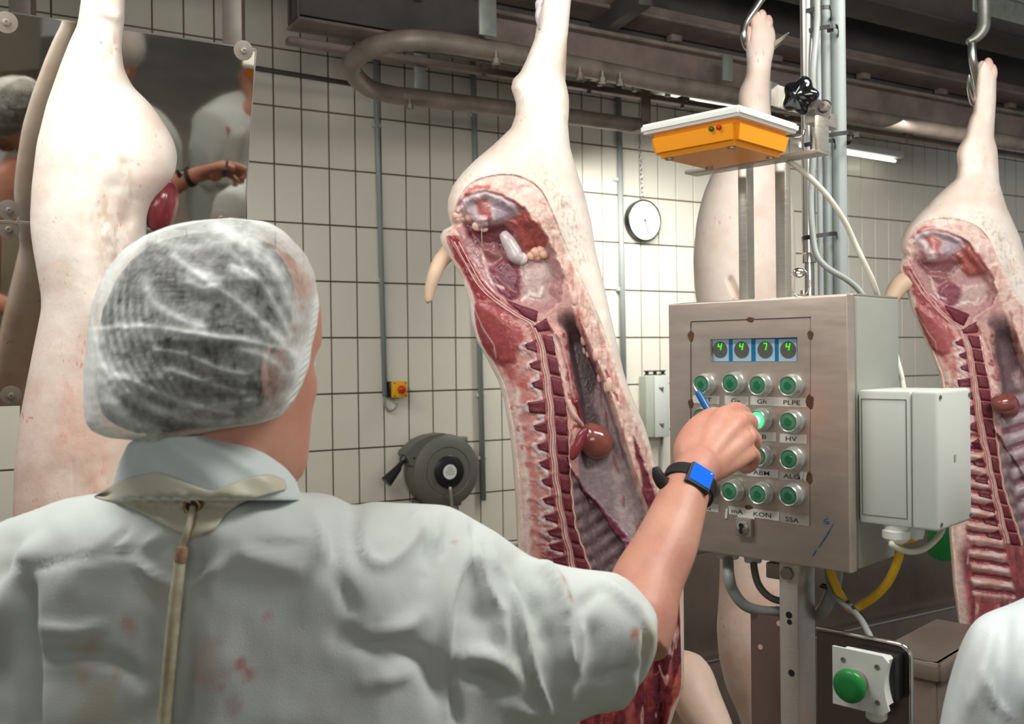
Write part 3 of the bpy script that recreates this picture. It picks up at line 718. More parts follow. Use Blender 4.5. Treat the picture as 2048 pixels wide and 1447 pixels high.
    put((206, 186, 180), sst(4, 1, ldist(xj, yj, [(962, 500), (972, 540), (984, 568), (1008, 578)])) * .85)
    gl = sst(5, 1, ldist(xj, yj, [(1040, 600), (1058, 585), (1078, 592), (1088, 575)])); put((228, 214, 208), gl * .8)
    mus = sst(.55, .7, fbm(X * .5 + Y * .2, Y * 1.6 - X * .6, 9, 14)) * sst(0, -8, psdf(X, Y, [(977, 534), (1008, 514), (1038, 534), (1044, 562), (1034, 596), (992, 580)]))
    put((96, 40, 54), mus * .7)
    # neck and shoulder meats at the bottom
    s = sst(1150, 1200, Y)
    nm = fbm(X * 1.6 + Y * .2, Y * .5, 20, 91); nn = fbm(X, Y, 14, 23)
    kq = sst(.42, .58, nm)[..., None]; bs = np.array((152, 58, 62.)) * kq + np.array((112, 40, 50.)) * (1 - kq)
    mm = s * sst(4, -10, X - R) * sst(10, 30, dl)
    C[...] = C * (1 - mm[..., None]) + bs * mm[..., None]
    put((184, 96, 86), mm * sst(.58, .74, fbm(X * 1.3, Y * .35, 26, 23)) * .8); put((214, 170, 158), mm * sst(.66, .76, fbm(X * 1.9, Y * .4, 22, 55)) * .8)
    rel += mm * .012 * (fbm(X * 1.4, Y * .4, 24, 29) - .5)
    for ln in ([(1346, 1215), (1350, 1262), (1345, 1305), (1338, 1330), (1332, 1366)], [(1318, 1330), (1326, 1352), (1332, 1366)], [(1340, 1258), (1350, 1258)]):
        put((226, 186, 176), np.exp(-(ldist(X, Y, ln) / 2.2) ** 2))
    for (pl, c) in (([(1333, 1240), (1342, 1232), (1346, 1262), (1345, 1296), (1338, 1282)], (120, 44, 56)), ([(1322, 1302), (1334, 1300), (1342, 1312), (1338, 1345), (1328, 1348), (1318, 1328)], (92, 38, 44)), ([(1322, 1252), (1336, 1242), (1342, 1290), (1342, 1308), (1330, 1304), (1318, 1290)], (226, 196, 190)), ([(1326, 1350), (1338, 1350), (1335, 1370)], (222, 178, 160)), ([(1350, 1348), (1362, 1325), (1366, 1380), (1350, 1430), (1336, 1447), (1342, 1400)], (206, 100, 84)), ([(1310, 1345), (1322, 1340), (1330, 1400), (1318, 1420), (1304, 1390)], (120, 50, 62))):
        d = psdf(xj, yj, pl); put(c, sst(2.5, -2.5, d) * .95); rel += .004 * sst(2, -6, d)
    C *= (0.90 + 0.2 * n2)[..., None]; C[...] = C * .9 + C.mean(-1, keepdims=True) * .1
    if pale: C[...] = C * (1 - pale) + (C * .35 + np.array((232, 206, 200.)) * .65) * pale
    return np.clip(C, 0, 255), rel
def paint_skin(X, Y, n, spots=1.0, warm=0.0, hair=None):
    C = np.ones(X.shape + (3,)) * np.array(SKIN, float)
    pink = fbm(X, Y, 60, n)
    C += (np.array((226, 198, 182.)) - C) * (sst(.42, .72, pink) * .45 + warm)[..., None] if np.ndim(warm) else (np.array((226, 198, 182.)) - C) * (sst(.42, .72, pink) * .45 + warm)[..., None]
    hairs = sst(.66, .8, fbm(X * 3.2, Y * 0.7 + X, 9, n + 3)) * sst(.5, .7, fbm(X, Y, 50, n + 4))
    C += (np.array((196, 168, 148.)) - C) * (hairs * .3)[..., None]
    sp = sst(.82, .92, vnoise(X * 1.3, Y * .7, 5, n + 8)) * sst(.62, .74, fbm(X, Y, 40, n + 12)) * spots
    C += (np.array((206, 110, 92.)) - C) * (sp * .55)[..., None]
    return np.clip(C, 0, 255)

def pig_cut(label, Z, fwd, inv, rowsL, rowsR, y0, y1, nrow, nf, dF, dB, group, seed=0, pale=0.0, scale=1.0, keep=lambda y: True):
    ys, A, front, X, Y, Zz, prof = loft(rowsL, rowsR, dF, dB, Z, y0, y1, nrow, nf, 60, sq=3.2, smooth=5)
    cx, cy = inv(X, Y)
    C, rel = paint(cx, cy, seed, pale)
    if pale:
        Lx, Cx_, Rx = itp(rL, Y), itp(rC, Y), itp(rR, Y)
        jy = (fbm(X, Y, 30, 61) - .5) * 8
        s1 = np.sin((Y + jy - .16 * (X - Lx)) / 28.0 * 2 * PI); m1 = sst(22, 34, X - Lx) * sst(4, 14, Cx_ - X) * sst(845, 880, Y) * sst(1215, 1170, Y)
        m1 = m1 * sst(0, 10, X - Lx - 26 - 14 * fbm(X * 0, Y, 14, 5))
        base1 = np.array((206, 158, 148.)) + (np.array((222, 196, 192.)) - np.array((206, 158, 148.))) * sst(.45, .6, fbm(X * .5, Y * 2, 12, 62))[..., None]
        dk1 = np.array((118, 44, 54.)); q1 = sst(-.15, -.75, s1)[..., None]
        col1 = base1 * (1 - q1) + dk1 * q1
        C = C * (1 - m1[..., None]) + col1 * m1[..., None]; rel = rel * (1 - m1) + m1 * .006 * s1
        s2 = np.sin((Y + jy * .6 + .30 * (X - Cx_)) / 34.0 * 2 * PI); m2 = sst(34, 44, X - Cx_) * sst(770, 860, Y + .5 * (X - Cx_) - 20) * sst(1230, 1180, Y) * sst(2, 20, Rx - X)
        col2_ = np.array((188, 168, 174.)) + (np.array((128, 92, 102.)) - np.array((188, 168, 174.))) * sst(.1, -.7, s2)[..., None]
        C = C * (1 - m2[..., None]) + col2_ * m2[..., None]; rel = rel + m2 * .005 * s2
    d = psdf(cx, cy, CUTS)
    cut = sst(0.6, -0.6, d) * front[None, :]
    edge = sst(0, 10, -d)                     # flesh lies just inside the rind
    Zz = Zz - np.where(front[None, :], rel * scale * edge * (d < 0) * np.clip(prof * 3, 0, 1)[None, :], 0)
    Zz = Zz + np.where(front[None, :], 0.003 * sst(0, -4, d), 0)
    # skin relief: soft hollows above the ham
    sk = (~(d < 0)) & front[None, :]
    hol = np.exp(-((cx - 1112) / 9.) ** 2 - ((cy - 190) / 22.) ** 2) * .006 + np.exp(-(ldist(cx, cy, [(1135, 420), (1165, 520), (1195, 620)]) / 16) ** 2) * .010
    hol -= np.exp(-((cx - 1034) / 9.) ** 2 - ((cy - 172) / 12.) ** 2) * .006
    Zz = Zz + np.where(sk, hol, 0)
    V = PN(X, Y, Zz).reshape(-1, 3); nc = len(A)
    fc = ringfaces(nrow, nc)
    S = paint_skin(cx, cy, 7 + seed, .4, warm=sst(620, 1100, cy) * .5)
    dh = np.exp(-(ldist(cx, cy, [(1080, 350), (1120, 400), (1150, 470), (1165, 520)]) / 22) ** 2) * sst(.5, .75, fbm(cx * 2.2, cy * 1.2, 8, 71))
    S += (np.array((176, 168, 150.)) - S) * (dh * .55)[..., None]
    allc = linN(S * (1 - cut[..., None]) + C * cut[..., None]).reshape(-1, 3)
    dm = (d * 1.0); dm[:, ~front] = 99
    mask = (dm.reshape(-1)[fc].mean(1) < 0)
    keepr = ys
    T = thing('pig_half', label, 'pig carcass', loc=P(*fwd(1180, 1600), Z), group=group)
    def sub(sel, name, m):
        fs = fc[sel]; used = np.unique(fs); mp = -np.ones(len(V), int); mp[used] = np.arange(len(used))
        vv = V[used]; ff = mp[fs]
        me = mkmesh(name, vv, ff); setcol(me, allc[used]); return link(name, me, m, T, True)
    sub(~mask, 'skin', M_SKIN); sub(mask, 'cut_flesh', M_FLESH)
    # end caps
    surf = lambda x, y: None
    G = dict(T=T, ys=ys, Zz=Zz, X=X, A=A, nf=nf, inv=inv, fwd=fwd, Z=Z, scale=scale)
    return G
def depth_at(G, px, py):
    i = np.clip(np.searchsorted(G['ys'], py), 1, len(G['ys']) - 1)
    row = G['X'][i][:G['nf'] + 1]; return float(np.interp(px, row, G['Zz'][i][:G['nf'] + 1]))
def patch(G, poly, name, m, rise=0.004, n=7, jag=0.0, fan=False, kind=None, label=None, dz=None, seed=0):
    """raised piece from a canonical quad [tl,tr,br,bl]"""
    (ax, ay), (bx, by), (cx_, cy_), (dx, dy) = poly
    vs = []; f = []
    pts = []
    for j in range(n + 1):
        for i in range(n + 1):
            q_ = lambda t: (0.0, .045)[t] if t < 2 else ((1.0, .955)[n - t] if n - t < 2 else .045 + .91 * (t - 1) / (n - 2))
            u, v = q_(i), q_(j)
            x = (ax * (1 - u) + bx * u) * (1 - v) + (dx * (1 - u) + cx_ * u) * v
            y = (ay * (1 - u) + by * u) * (1 - v) + (dy * (1 - u) + cy_ * u) * v
            if jag:
                k = (0.3 + 0.7 * (i in (0, n) or j in (0, n)))
                x += jag * k * (_hash(np.array([i * 7 + seed]), np.array([j * 13 + seed * 3]), 5)[0] - .5) * 2
                y += jag * k * (_hash(np.array([i * 11 + seed]), np.array([j * 5 + seed]), 9)[0] - .5) * 2
            pts.append((x, y, min(i, n - i, j, n - j)))
    for (x, y, e) in pts:
        px, py = G['fwd'](x, y); z = (depth_at(G, px, py) if dz is None else dz)
        h = (-0.006, rise * .7, rise, rise)[min(e, 3)] * G['scale']
        vs.append(P(px, py, z - h))
    f = [(j * (n + 1) + i, (j + 1) * (n + 1) + i, (j + 1) * (n + 1) + i + 1, j * (n + 1) + i + 1) for j in range(n) for i in range(n)]
    me = mkmesh(name, vs, f)
    return link(name, me, m, G['T'], True, kind=kind, label=label)
def strand(G, pts, name, m, r, sm=6, lift=0.3, n=8, label=None, kind=None):
    q = [];
    for (x, y) in smcurve(pts, sm):
        px, py = G['fwd'](x, y); q.append(P(px, py, depth_at(G, px, py) - r * lift))
    rr = r if not hasattr(r, '__len__') else r
    o = MB().tube(q, r, n).build(name, m, G['T'], smooth=True, world=True, label=label, kind=kind); return o
def spine(G, vmax=99):
    cf = lambda y: float(np.interp(y, [p[0] for p in CORD], [p[1] for p in CORD]))
    rf = lambda y: float(np.interp(y, [p[0] for p in VR], [p[1] for p in VR]))
    z0s = depth_at(G, *G['fwd'](cf(700) + 12, 700))
    for k in range(min(len(VB) - 1, vmax)):
        a, b = VB[k] + 1.2, VB[k + 1] - 1.2
        sl = 4 if k > 2 else 8
        patch(G, [(cf(a) + 7.5, a - 1), (rf(a) - 1, a + sl * .5), (rf(b) - 1, b + sl * .5), (cf(b) + 7.5, b - 1)], 'vertebra', M_BONE, 0.004, 7, 1.1, seed=k)
    patch(G, [(1010, 598), (1078, 622), (1074, 645), (1050, 634)], 'vertebra', M_BONE, 0.003, 7, 1.2, seed=40)
    patch(G, [(1066, 652), (1094, 634), (1101, 660), (1076, 664)], 'vertebra', M_BONE, 0.004, 7, 1.2, seed=41)
    for k, (tx, ty) in enumerate(TIPS[:min(len(TIPS), vmax)]):
        h = 13 if k != 3 else 15; wd = 5 if k != 3 else 13
        patch(G, [(tx, ty - wd * .7), (cf(ty - h) - 9, ty - h), (cf(ty + h) - 9, ty + h), (tx + 4, ty + wd)], 'spinous_process', M_SPINOUS, 0.0035, 7, 1.6, seed=k + 60)
    cpts = [(cf(y) + 1.5 * math.sin(y * .11), y) for y in range(655, min(1440, VB[min(vmax, len(VB) - 1)]), 12)]
    up = [(913, 483), (936, 527), (957, 565), (985, 595), (1033, 629), (1060, 643)]
    strand(G, [(x - 4.5, y) for x, y in up + cpts], 'spinal_canal_edge', M_CORD, 0.0014 * G['scale'], 3)
    strand(G, [(x + 4.5, y) for x, y in up + cpts], 'spinal_canal_edge', M_CORD, 0.0013 * G['scale'], 3)
    strand(G, [(x + 0.3, y) for x, y in cpts], 'spinal_cord', M_CORD, 0.0024 * G['scale'], 3)
    strand(G, [(rf(y) + 1.5 + 1.6 * math.sin(y * .19), y) for y in range(665, 1180, 10)], 'spine_edge_fat', M_FATP, 0.0018 * G['scale'], 3)
def kidney(G, cx, cy, sx, sy, rot, label, notch=1):
    px, py = G['fwd'](cx, cy); z = depth_at(G, px, py) - 0.022 * G['scale']
    mb = MB(); n = 24; mb.ball((0, 0, 0), (1, 1, 1), n)
    sc = z / F; ca, sa = math.cos(rot), math.sin(rot); vs = []
    for (x, y, zz) in mb.v:
        k = 1 - 0.30 * math.exp(-((x * notch + 0.9) ** 2 + y * y) / 0.12)
        x2, y2, z2 = x * k, y * (1 + .12 * x), zz * k
        X = x2 * sx; Y = y2 * sy
        vs.append(P(px, py, z) + CR * ((X * ca - Y * sa) * sc) + CU * ((X * sa + Y * ca) * sc) - CF * (z2 * min(sx, sy) * .8 * sc))
    me = mkmesh('kidney', vs, mb.f); return link('kidney', me, M_KIDNEY, G['T'], True, label=label)
ident = lambda x, y: (x, y)
DF = [(-60, .035), (100, .035), (170, .05), (240, .05), (330, .085), (420, .085), (500, .06), (700, .05), (1200, .05), (1447, .06), (1680, .04)]
DB = [(-60, .035), (100, .035), (170, .05), (240, .05), (330, .10), (420, .13), (600, .12), (900, .11), (1200, .12), (1447, .11), (1680, .03)]
GP = 'split pig carcasses hanging from hooks'
G1 = pig_cut('nearest split pig carcass hanging with its cut side and spine facing the camera, mid-picture', 2.10 * 0 + [( -60, 2.10), (1700, 2.10)] if False else [(-60, 2.10), (1700, 2.10)], ident, ident, cL, cR, -60, 1680, 760, 300, DF, DB, None) if False else None
def mk1():
    return pig_cut('split pig carcass, cut side with spine and kidney forward, between worker and steel cabinet', 2.10, ident, ident, cL, cR, -60, 1680, 760, 300, DF, DB, None)
_loft = loft
def loft(rowsL, rowsR, dF, dB, Zc, y0, y1, nrow, nf, nb, shape=0.62, smooth=9, sq=2.0):
    if not hasattr(Zc, '__len__'): Zc = [(y0, Zc), (y1, Zc)]
    return _loft(rowsL, rowsR, dF, dB, Zc, y0, y1, nrow, nf, nb, shape, smooth, sq)
G1 = mk1(); spine(G1)
k_ = kidney(G1, 1157, 886, 12, 36, -0.42, 'dark red stump beside the kidney', 1); k_.name = 'kidney_stump'; k_.data.materials[0] = M_MUSCLE
kidney(G1, 1187, 880, 41, 33, -0.70, 'glossy brown-red kidney', 1)
strand(G1, [(1136, 800), (1146, 825), (1160, 846), (1172, 862)], 'kidney_fat', M_FATP, 0.006)
strand(G1, [(1150, 800), (1160, 835), (1166, 860)], 'kidney_fat', M_MUSCLE, 0.006)
# aitch bone
q = [(1006, 466), (1016, 482), (1026, 500), (1032, 512), (1044, 519)]
zz = depth_at(G1, 1030, 500) - .006
MB().tube([P(x, y, zz + .004 * (k == 0)) for k, (x, y) in enumerate(q)], [.010, .015, .0165, .0165, .013], 14, smooth=5).build('pelvic_bone', M_CART, G1['T'], smooth=True, world=True)
MB().ball(P(1042, 517, zz - .002), (.0145, .010, .0135)).build('bone_end', mat('sawn_bone', (222, 216, 208), .4, col2=(196, 184, 180), vscale=120), G1['T'], smooth=True, world=True)
for (x, y, r) in ((1062, 512, .010), (1072, 505, .013), (1083, 500, .011), (1088, 508, .010), (1076, 514, .009)):
    MB().ball(P(x, y, depth_at(G1, x, y) - .004), (r, r * .8, r)).build('fat_lobe', mat('yellow_fat', (222, 180, 156), .35, col2=(200, 144, 124), vscale=60), G1['T'], smooth=True, world=True)
for (x, y, r) in ((938, 434, .009), (914, 430, .010), (955, 452, .011), (968, 456, .009)):
    MB().ball(P(x, y, depth_at(G1, x, y) + .005), (r * 1.1, r * .9, r)).build('fat_lobe', M_FATP, G1['T'], smooth=True, world=True)
random.seed(5)
for k in range(13):          # knobbly fat along the flank edge
    t = random.random(); y = 590 + 190 * t; xi = float(np.interp(y, [p[0] for p in INNER], [p[1] for p in INNER])) + random.uniform(-4, 22)
    r = random.uniform(.005, .010)
    MB().ball(P(xi, y, depth_at(G1, xi, y) + .002), (r * .9, r * .7, r * 1.7), 10).build('fat_lobe', M_FATP, G1['T'], smooth=True, world=True)
MB().tube([P(963, 455, depth_at(G1, 963, 455) - .012), P(964, 486, depth_at(G1, 963, 486) - .012)], .0009, 6).build('mucus_thread', M_CART, G1['T'], world=True)
# tail
def tail(G, pts, rr, lab=None):
    mb = MB().tube([P(x, y, G['Z'] + dz) for x, y, dz in pts], rr, 18, smooth=7)
    me = mb.mesh('tail', True); setcol(me, np.tile(linN((214, 186, 160)), (len(me.vertices), 1)))
    return link('tail', me, M_SKIN, G['T'], True, label=lab)
tail(G1, [(905, 495, .03), (893, 508, .01), (879, 525, 0), (868, 550, -.01), (860, 578, -.01), (857, 600, -.01), (858, 606, -.01)], [.020, .018, .0165, .0145, .012, .008, .002])
# frayed tendon beside the leg
for k, (a, b) in enumerate((((1090, -20), (1077, 45)), ((1086, -10), (1075, 25)), ((1082, 4), (1079, 60)))):
    MB().tube([P(*a, 2.04), P((a[0] + b[0]) / 2 - 5, (a[1] + b[1]) / 2, 2.035), P(*b, 2.05)], [.007, .006, .002], 8, smooth=4).build('tendon', M_CART, G1['T'], smooth=True, world=True)
# second half of the same pig just behind (skin side), its foreleg sticks out at lower right
def pig_skin(label, Z, rowsL, rowsR, dF, dB, y0, y1, nrow, seed, group=None, hollows=(), warm=None, nf=110, spots=1.0, stain_shade=()):
    ys, A, front, X, Y, Zz, prof = loft(rowsL, rowsR, dF, dB, Z, y0, y1, nrow, nf, 60, smooth=9)
    for (pl, w, h) in hollows: Zz = Zz + np.where(front[None, :], h * np.exp(-(ldist(X, Y, pl) / w) ** 2), 0) * np.clip(prof * 2, 0, 1)[None, :]
    Zz = Zz + np.where(front[None, :], .003 * (fbm(X, Y, 50, seed + 40) - .5), 0)
    V = PN(X, Y, Zz).reshape(-1, 3); fc = ringfaces(nrow, len(A))
    nc = len(A)
    fl = fc.tolist()
    S = paint_skin(X, Y, seed, spots, warm=(warm(X, Y) if warm else 0 * X))
    for (pl, w, c, k) in stain_shade: S += (np.array(c, float) - S) * (k * np.exp(-(ldist(X, Y, pl) / w) ** 2) * sst(.3, .6, fbm(X * 2, Y, 20, seed + 60)))[..., None]
    me = mkmesh('skin', V, fc); setcol(me, linN(S).reshape(-1, 3))
    T = thing('pig_half', label, 'pig carcass', loc=P((X[-1].min() + X[-1].max()) / 2, y1, float(np.mean(Zz))), group=group)
    link('skin', me, M_SKIN, T, True)
    for r_ in (0, nrow - 1):
        nm = V.reshape(nrow, nc, 3)[r_]; 
        link('cut_end', mkmesh('cut_end', list(nm), [tuple(range(nc))]), M_MUSCLE, T, True)
    return dict(T=T, ys=ys, Zz=Zz, X=X, A=A, nf=nf, Z=Z, fwd=ident, inv=ident, scale=1)
G2 = pig_skin('skin-side pig half hidden behind the split carcass, its pale foreleg jutting out below', 2.42,
    [(-60, 1090), (180, 1080), (300, 1040), (450, 980), (700, 990), (880, 1022), (1000, 1031), (1090, 1034), (1300, 1100), (1500, 1180), (1700, 1240)],
    [(-60, 1140), (180, 1130), (300, 1130), (450, 1160), (700, 1210), (950, 1290), (1200, 1355), (1330, 1366), (1400, 1372), (1500, 1360), (1700, 1300)],
    [(-60, .04), (300, .08), (900, .07), (1447, .09), (1700, .04)], [(-60, .04), (300, .08), (900, .08), (1447, .09), (1700, .04)], -60, 1700, 160, 21, warm=lambda x, y: .4 + 0 * x)
me = remeshed(MB().tube([P(1335, 1350, 2.42), P(1372, 1352, 2.38), P(1395, 1400, 2.34), P(1425, 1460, 2.3), P(1465, 1560, 2.26), P(1475, 1600, 2.25)], [.05, .062, .058, .05, .036, .030], 20, smooth=5).mesh(), 0.006, 4)
setcol(me, np.tile(linN((232, 204, 186)), (len(me.vertices), 1))); link('foreleg', me, M_SKIN, G2['T'], True)
# left pig half, skin side
G3 = pig_skin('skin-side pig half hanging at the far left in front of the steel mirror', 1.86,
    [(-60, 166), (0, 162), (35, 157), (52, 154), (80, 140), (128, 121), (207, 93), (287, 73), (373, 63), (432, 60), (463, 61), (500, 66), (545, 74), (590, 82), (620, 82), (660, 74), (714, 63), (801, 46), (860, 36), (932, 28), (1030, 25), (1200, 30), (1400, 60), (1600, 130)],
    [(-60, 252), (0, 250), (45, 249), (69, 245), (100, 243), (138, 248), (173, 265), (204, 298), (235, 321), (262, 338), (285, 349), (311, 355), (330, 353), (350, 349), (375, 330), (404, 306), (432, 295), (466, 292), (600, 296), (800, 302), (1030, 306), (1200, 310), (1400, 300), (1600, 260)],
    [(-60, .04), (60, .045), (170, .07), (300, .11), (450, .12), (700, .11), (1100, .12), (1600, .08)], [(-60, .04), (60, .045), (170, .06), (300, .07), (700, .06), (1600, .05)], -60, 1600, 420, 33,
    hollows=[([(215, 440), (225, 380), (240, 500), (250, 560)], 30, .010), ([(250, 330), (262, 400), (255, 440)], 14, .007), ([(200, 60), (225, 90), (215, 130)], 14, .004), ([(190, 300), (200, 230)], 14, -.006), ([(205, 1000), (185, 700), (165, 520)], 26, -.004), ([(200, 22), (235, 34)], 10, -.008), ([(146, 920), (147, 1010)], 2.0, .002)],
    warm=lambda x, y: sst(500, 900, y) * .7, stain_shade=[([(215, 430), (235, 500), (250, 540)], 36, (176, 144, 116), .42), ([(255, 340), (262, 400)], 12, (176, 150, 124), .3), ([(225, 60), (228, 100)], 9, (206, 150, 128), .3), ([(140, 780), (135, 880)], 22, (214, 150, 134), .35), ([(200, 930), (190, 990)], 20, (214, 150, 134), .35)])  # tan entries put the hollows' shade into the skin colour; pink ones are blotches
# ham muscle bulging from behind its edge
zz = 1.87
mb = MB(); mb.ball((0, 0, 0), (1, 1, 1), 20); vs = []
for (x, y, z) in mb.v:
    w = 30 * (1 - .25 * y); vs.append(P(326 + x * w + 14 * z * 0.6, 412 - z * 54, zz + 0.01 - 0) + CF * (y * .05) + CR * 0)
link('ham_muscle', mkmesh('ham_muscle', vs, mb.f), M_MUSCLE, G3['T'], True, label='raw red ham muscle')
# white pig behind the cabinet
G4 = pig_skin('skin-side pig half hung by its foot on a steel hook directly behind the cabinet', 2.9,
    [(24, 1512), (28, 1508), (39, 1504), (62, 1494), (90, 1491), (129, 1494), (155, 1492), (168, 1484), (179, 1478), (195, 1476), (230, 1480), (270, 1470), (310, 1445), (351, 1422), (383, 1408), (420, 1398), (449, 1392), (521, 1386), (582, 1390), (700, 1405), (850, 1425), (1000, 1440), (1128, 1440), (1186, 1438), (1254, 1433), (1316, 1438), (1374, 1452), (1421, 1474), (1500, 1500), (1560, 1530)],
    [(24, 1520), (28, 1528), (39, 1541), (66, 1552), (94, 1550), (129, 1542), (164, 1540), (226, 1541), (270, 1550), (310, 1566), (350, 1578), (420, 1588), (520, 1592), (600, 1590), (700, 1596), (900, 1612), (1128, 1628), (1300, 1622), (1447, 1600), (1560, 1560)],
    [(24, .02), (60, .04), (200, .05), (350, .12), (520, .14), (900, .12), (1300, .13), (1560, .05)], [(24, .02), (60, .04), (200, .05), (350, .12), (520, .13), (900, .12), (1300, .12), (1560, .05)], 24, 1560, 300, 52,
    hollows=[([(1460, 560), (1478, 600), (1490, 660)], 5, .02), ([(1500, 50), (1497, 80)], 4, .008)], warm=lambda x, y: .15 + sst(900, 1200, y) * .7)  # warm tan shade on the lower body put into the skin colour
def toes(G, pts):
    for (x, y, r, l) in pts:
        MB().ball(P(x, y, G['Z'] - .012), (r, r * .9, l), 10).build('hoof', M_FATP, G['T'], smooth=True, world=True)
toes(G4, [(1510, 44, .014, .024), (1524, 34, .014, .022), (1537, 46, .013, .024), (1498, 72, .010, .03)])
# right split pig: canonical layout remapped
ym = np.array([(-60, -80), (0, 20), (100, 130), (164, 305), (207, 335), (256, 368), (348, 432), (420, 480), (457, 522), (540, 575), (609, 612), (650, 655), (880, 808), (1140, 1060), (1447, 1330), (1680, 1450)], float)
ym = np.array([(60, 124), (100, 200), (164, 304), (207, 335), (256, 366), (348, 436), (420, 485), (457, 524), (540, 578), (609, 615), (650, 658), (880, 808), (1140, 1060), (1447, 1330), (1680, 1450)], float)
rL = [(124, 1966), (130, 1959), (141, 1955), (180, 1950), (224, 1946), (237, 1939), (274, 1929), (290, 1919), (299, 1914), (315, 1913), (332, 1916), (357, 1912), (386, 1878), (432, 1832), (455, 1812), (478, 1802), (498, 1801), (512, 1806), (524, 1799), (536, 1795), (552, 1800), (569, 1810), (619, 1823), (668, 1844), (700, 1860), (754, 1880), (850, 1890), (950, 1894), (1057, 1898), (1169, 1906), (1252, 1918), (1330, 1935), (1450, 1990)]
rR = [(124, 1974), (130, 1982), (150, 1993), (204, 1992), (250, 1989), (274, 1988), (299, 1995), (366, 1999), (415, 2014), (473, 2040), (507, 2050), (600, 2082), (700, 2112), (850, 2150), (1000, 2180), (1200, 2200), (1330, 2190), (1450, 2120)]
rC = [(124, 1968), (436, 1880), (524, 1812), (536, 1818), (575, 1842), (615, 1872), (658, 1922), (700, 1938), (760, 1948), (808, 1956), (850, 1962), (980, 1990), (1190, 2040), (1450, 2070)]
rI = [(124, 1971), (436, 1925), (485, 1950), (560, 1985), (615, 2005), (700, 2030), (808, 2075), (1000, 2130), (1200, 2165), (1450, 2100)]
def r_inv(X, Y):
    cy = np.interp(Y, ym[:, 1], ym[:, 0])
    a = [itp(t, Y) for t in (rL, rC, rI, rR)]; b = [itp(t, cy) for t in (cL, CORD, INNER, cR)]
    out = np.where(X < a[1], b[0] + (X - a[0]) / (a[1] - a[0]) * (b[1] - b[0]), np.where(X < a[2], b[1] + (X - a[1]) / (a[2] - a[1]) * (b[2] - b[1]), b[2] + (X - a[2]) / (a[3] - a[2]) * (b[3] - b[2])))
    return out, cy
def r_fwd(x, y):
    Y = float(np.interp(y, ym[:, 0], ym[:, 1]))
    a = [float(itp(t, Y)) for t in (rL, rC, rI, rR)]; b = [float(itp(t, y)) for t in (cL, CORD, INNER, cR)]
    for k in range(3):
        if x <= b[k + 1] or k == 2: return a[k] + (x - b[k]) / (b[k + 1] - b[k]) * (a[k + 1] - a[k]), Y
DF2 = [(124, .03), (300, .05), (366, .05), (432, .10), (500, .10), (650, .06), (1300, .05), (1450, .04)]
DB2 = [(124, .03), (300, .05), (366, .06), (432, .14), (600, .16), (1300, .12), (1450, .04)]
G5 = pig_cut('split pig carcass with cut side forward hanging at the right edge beyond the grey box', 2.95, r_fwd, r_inv, rL, rR, 124, 1450, 520, 220, DF2, DB2, None, seed=3, pale=0.22, scale=1.25)
spine(G5, 14)
kidney(G5, 1168, 884, 26, 26, 0.2, 'glossy brown-red kidney', 1)
MB().ball(P(2008, 806, 2.84), (.036, .03, .028), 14).build('kidney', M_KIDNEY, G5['T'], smooth=True, world=True, label='glossy brown-red kidney lobe')
tail(G5, [(1812, 560, -.02), (1798, 572, -.02), (1785, 592, -.02), (1775, 615, -.02), (1770, 640, -.02)], [.030, .028, .024, .016, .006])
toes(G5, [(1964, 140, .016, .028), (1976, 134, .016, .028), (1985, 146, .014, .028)])
# hooks ---------------------------------------------------------------------------
def hook(pts, r, label, extra=None, z=None):
    T = thing('meat_hook', label, 'hook', loc=pts[-1]); 
    MB().tube(pts, r, 14, smooth=7).build('hook_bar', M_HOOK, T, smooth=True, world=True); return T
Z = 2.88
T = hook([P(1560, -330, Z), P(1550, -60, Z), P(1518, 5, Z), P(1492, 45, Z), P(1488, 75, Z), P(1500, 98, Z + .03), P(1530, 100, Z + .05), P(1556, 85, Z), P(1578, 65, Z - .05)], [.010, .010, .011, .011, .011, .011, .011, .010, .002], 'steel hook piercing the foot of the pig behind the cabinet')
Z = 2.92
T = thing('meat_hook', 'twisted steel hook holding the foot of the rightmost pig', 'hook', loc=P(1950, 190, Z))
MB().tube([P(1968, -340, Z), P(1967, -40, Z), P(1968, 25, Z), P(1966, 55, Z), P(1952, 75, Z), P(1935, 84, Z)], [.018, .018, .018, .019, .015, .010], 14, smooth=6).build('swivel_shank', mat('worn_hook_iron', (150, 152, 142), .45, .7, var=.35, vscale=25), T, smooth=True, world=True)
MB().tube([P(1944, 84, Z), P(1946, 120, Z), P(1955, 165, Z + .03), P(1960, 195, Z + .05), P(1948, 205, Z + .02), P(1940, 175, Z - .03), P(1938, 148, Z - .05)], [.012, .012, .012, .012, .011, .009, .002], 14, smooth=6).build('hook_bar', M_HOOK, T, smooth=True, world=True)
T = hook([P(1120, -620, 2.1), P(1112, -200, 2.1), P(1105, -90, 2.1), P(1085, -60, 2.08), P(1085, -30, 2.1), P(1100, -22, 2.14)], [.011] * 5 + [.003], 'steel hook holding up the leg of the split carcass, just above the frame')
T = hook([P(215, -620, 1.86), P(212, -180, 1.86), P(210, -90, 1.86), P(190, -60, 1.84), P(192, -32, 1.86), P(206, -25, 1.88)], [.011] * 5 + [.003], 'steel hook holding up the leftmost pig leg, just above the frame')
T = hook([P(1130, -620, 2.42), P(1122, -200, 2.42), P(1115, -90, 2.42), P(1098, -60, 2.40), P(1100, -30, 2.42), P(1112, -22, 2.46)], [.011] * 5 + [.003], 'steel hook above the hidden pig half, behind the split carcass leg')
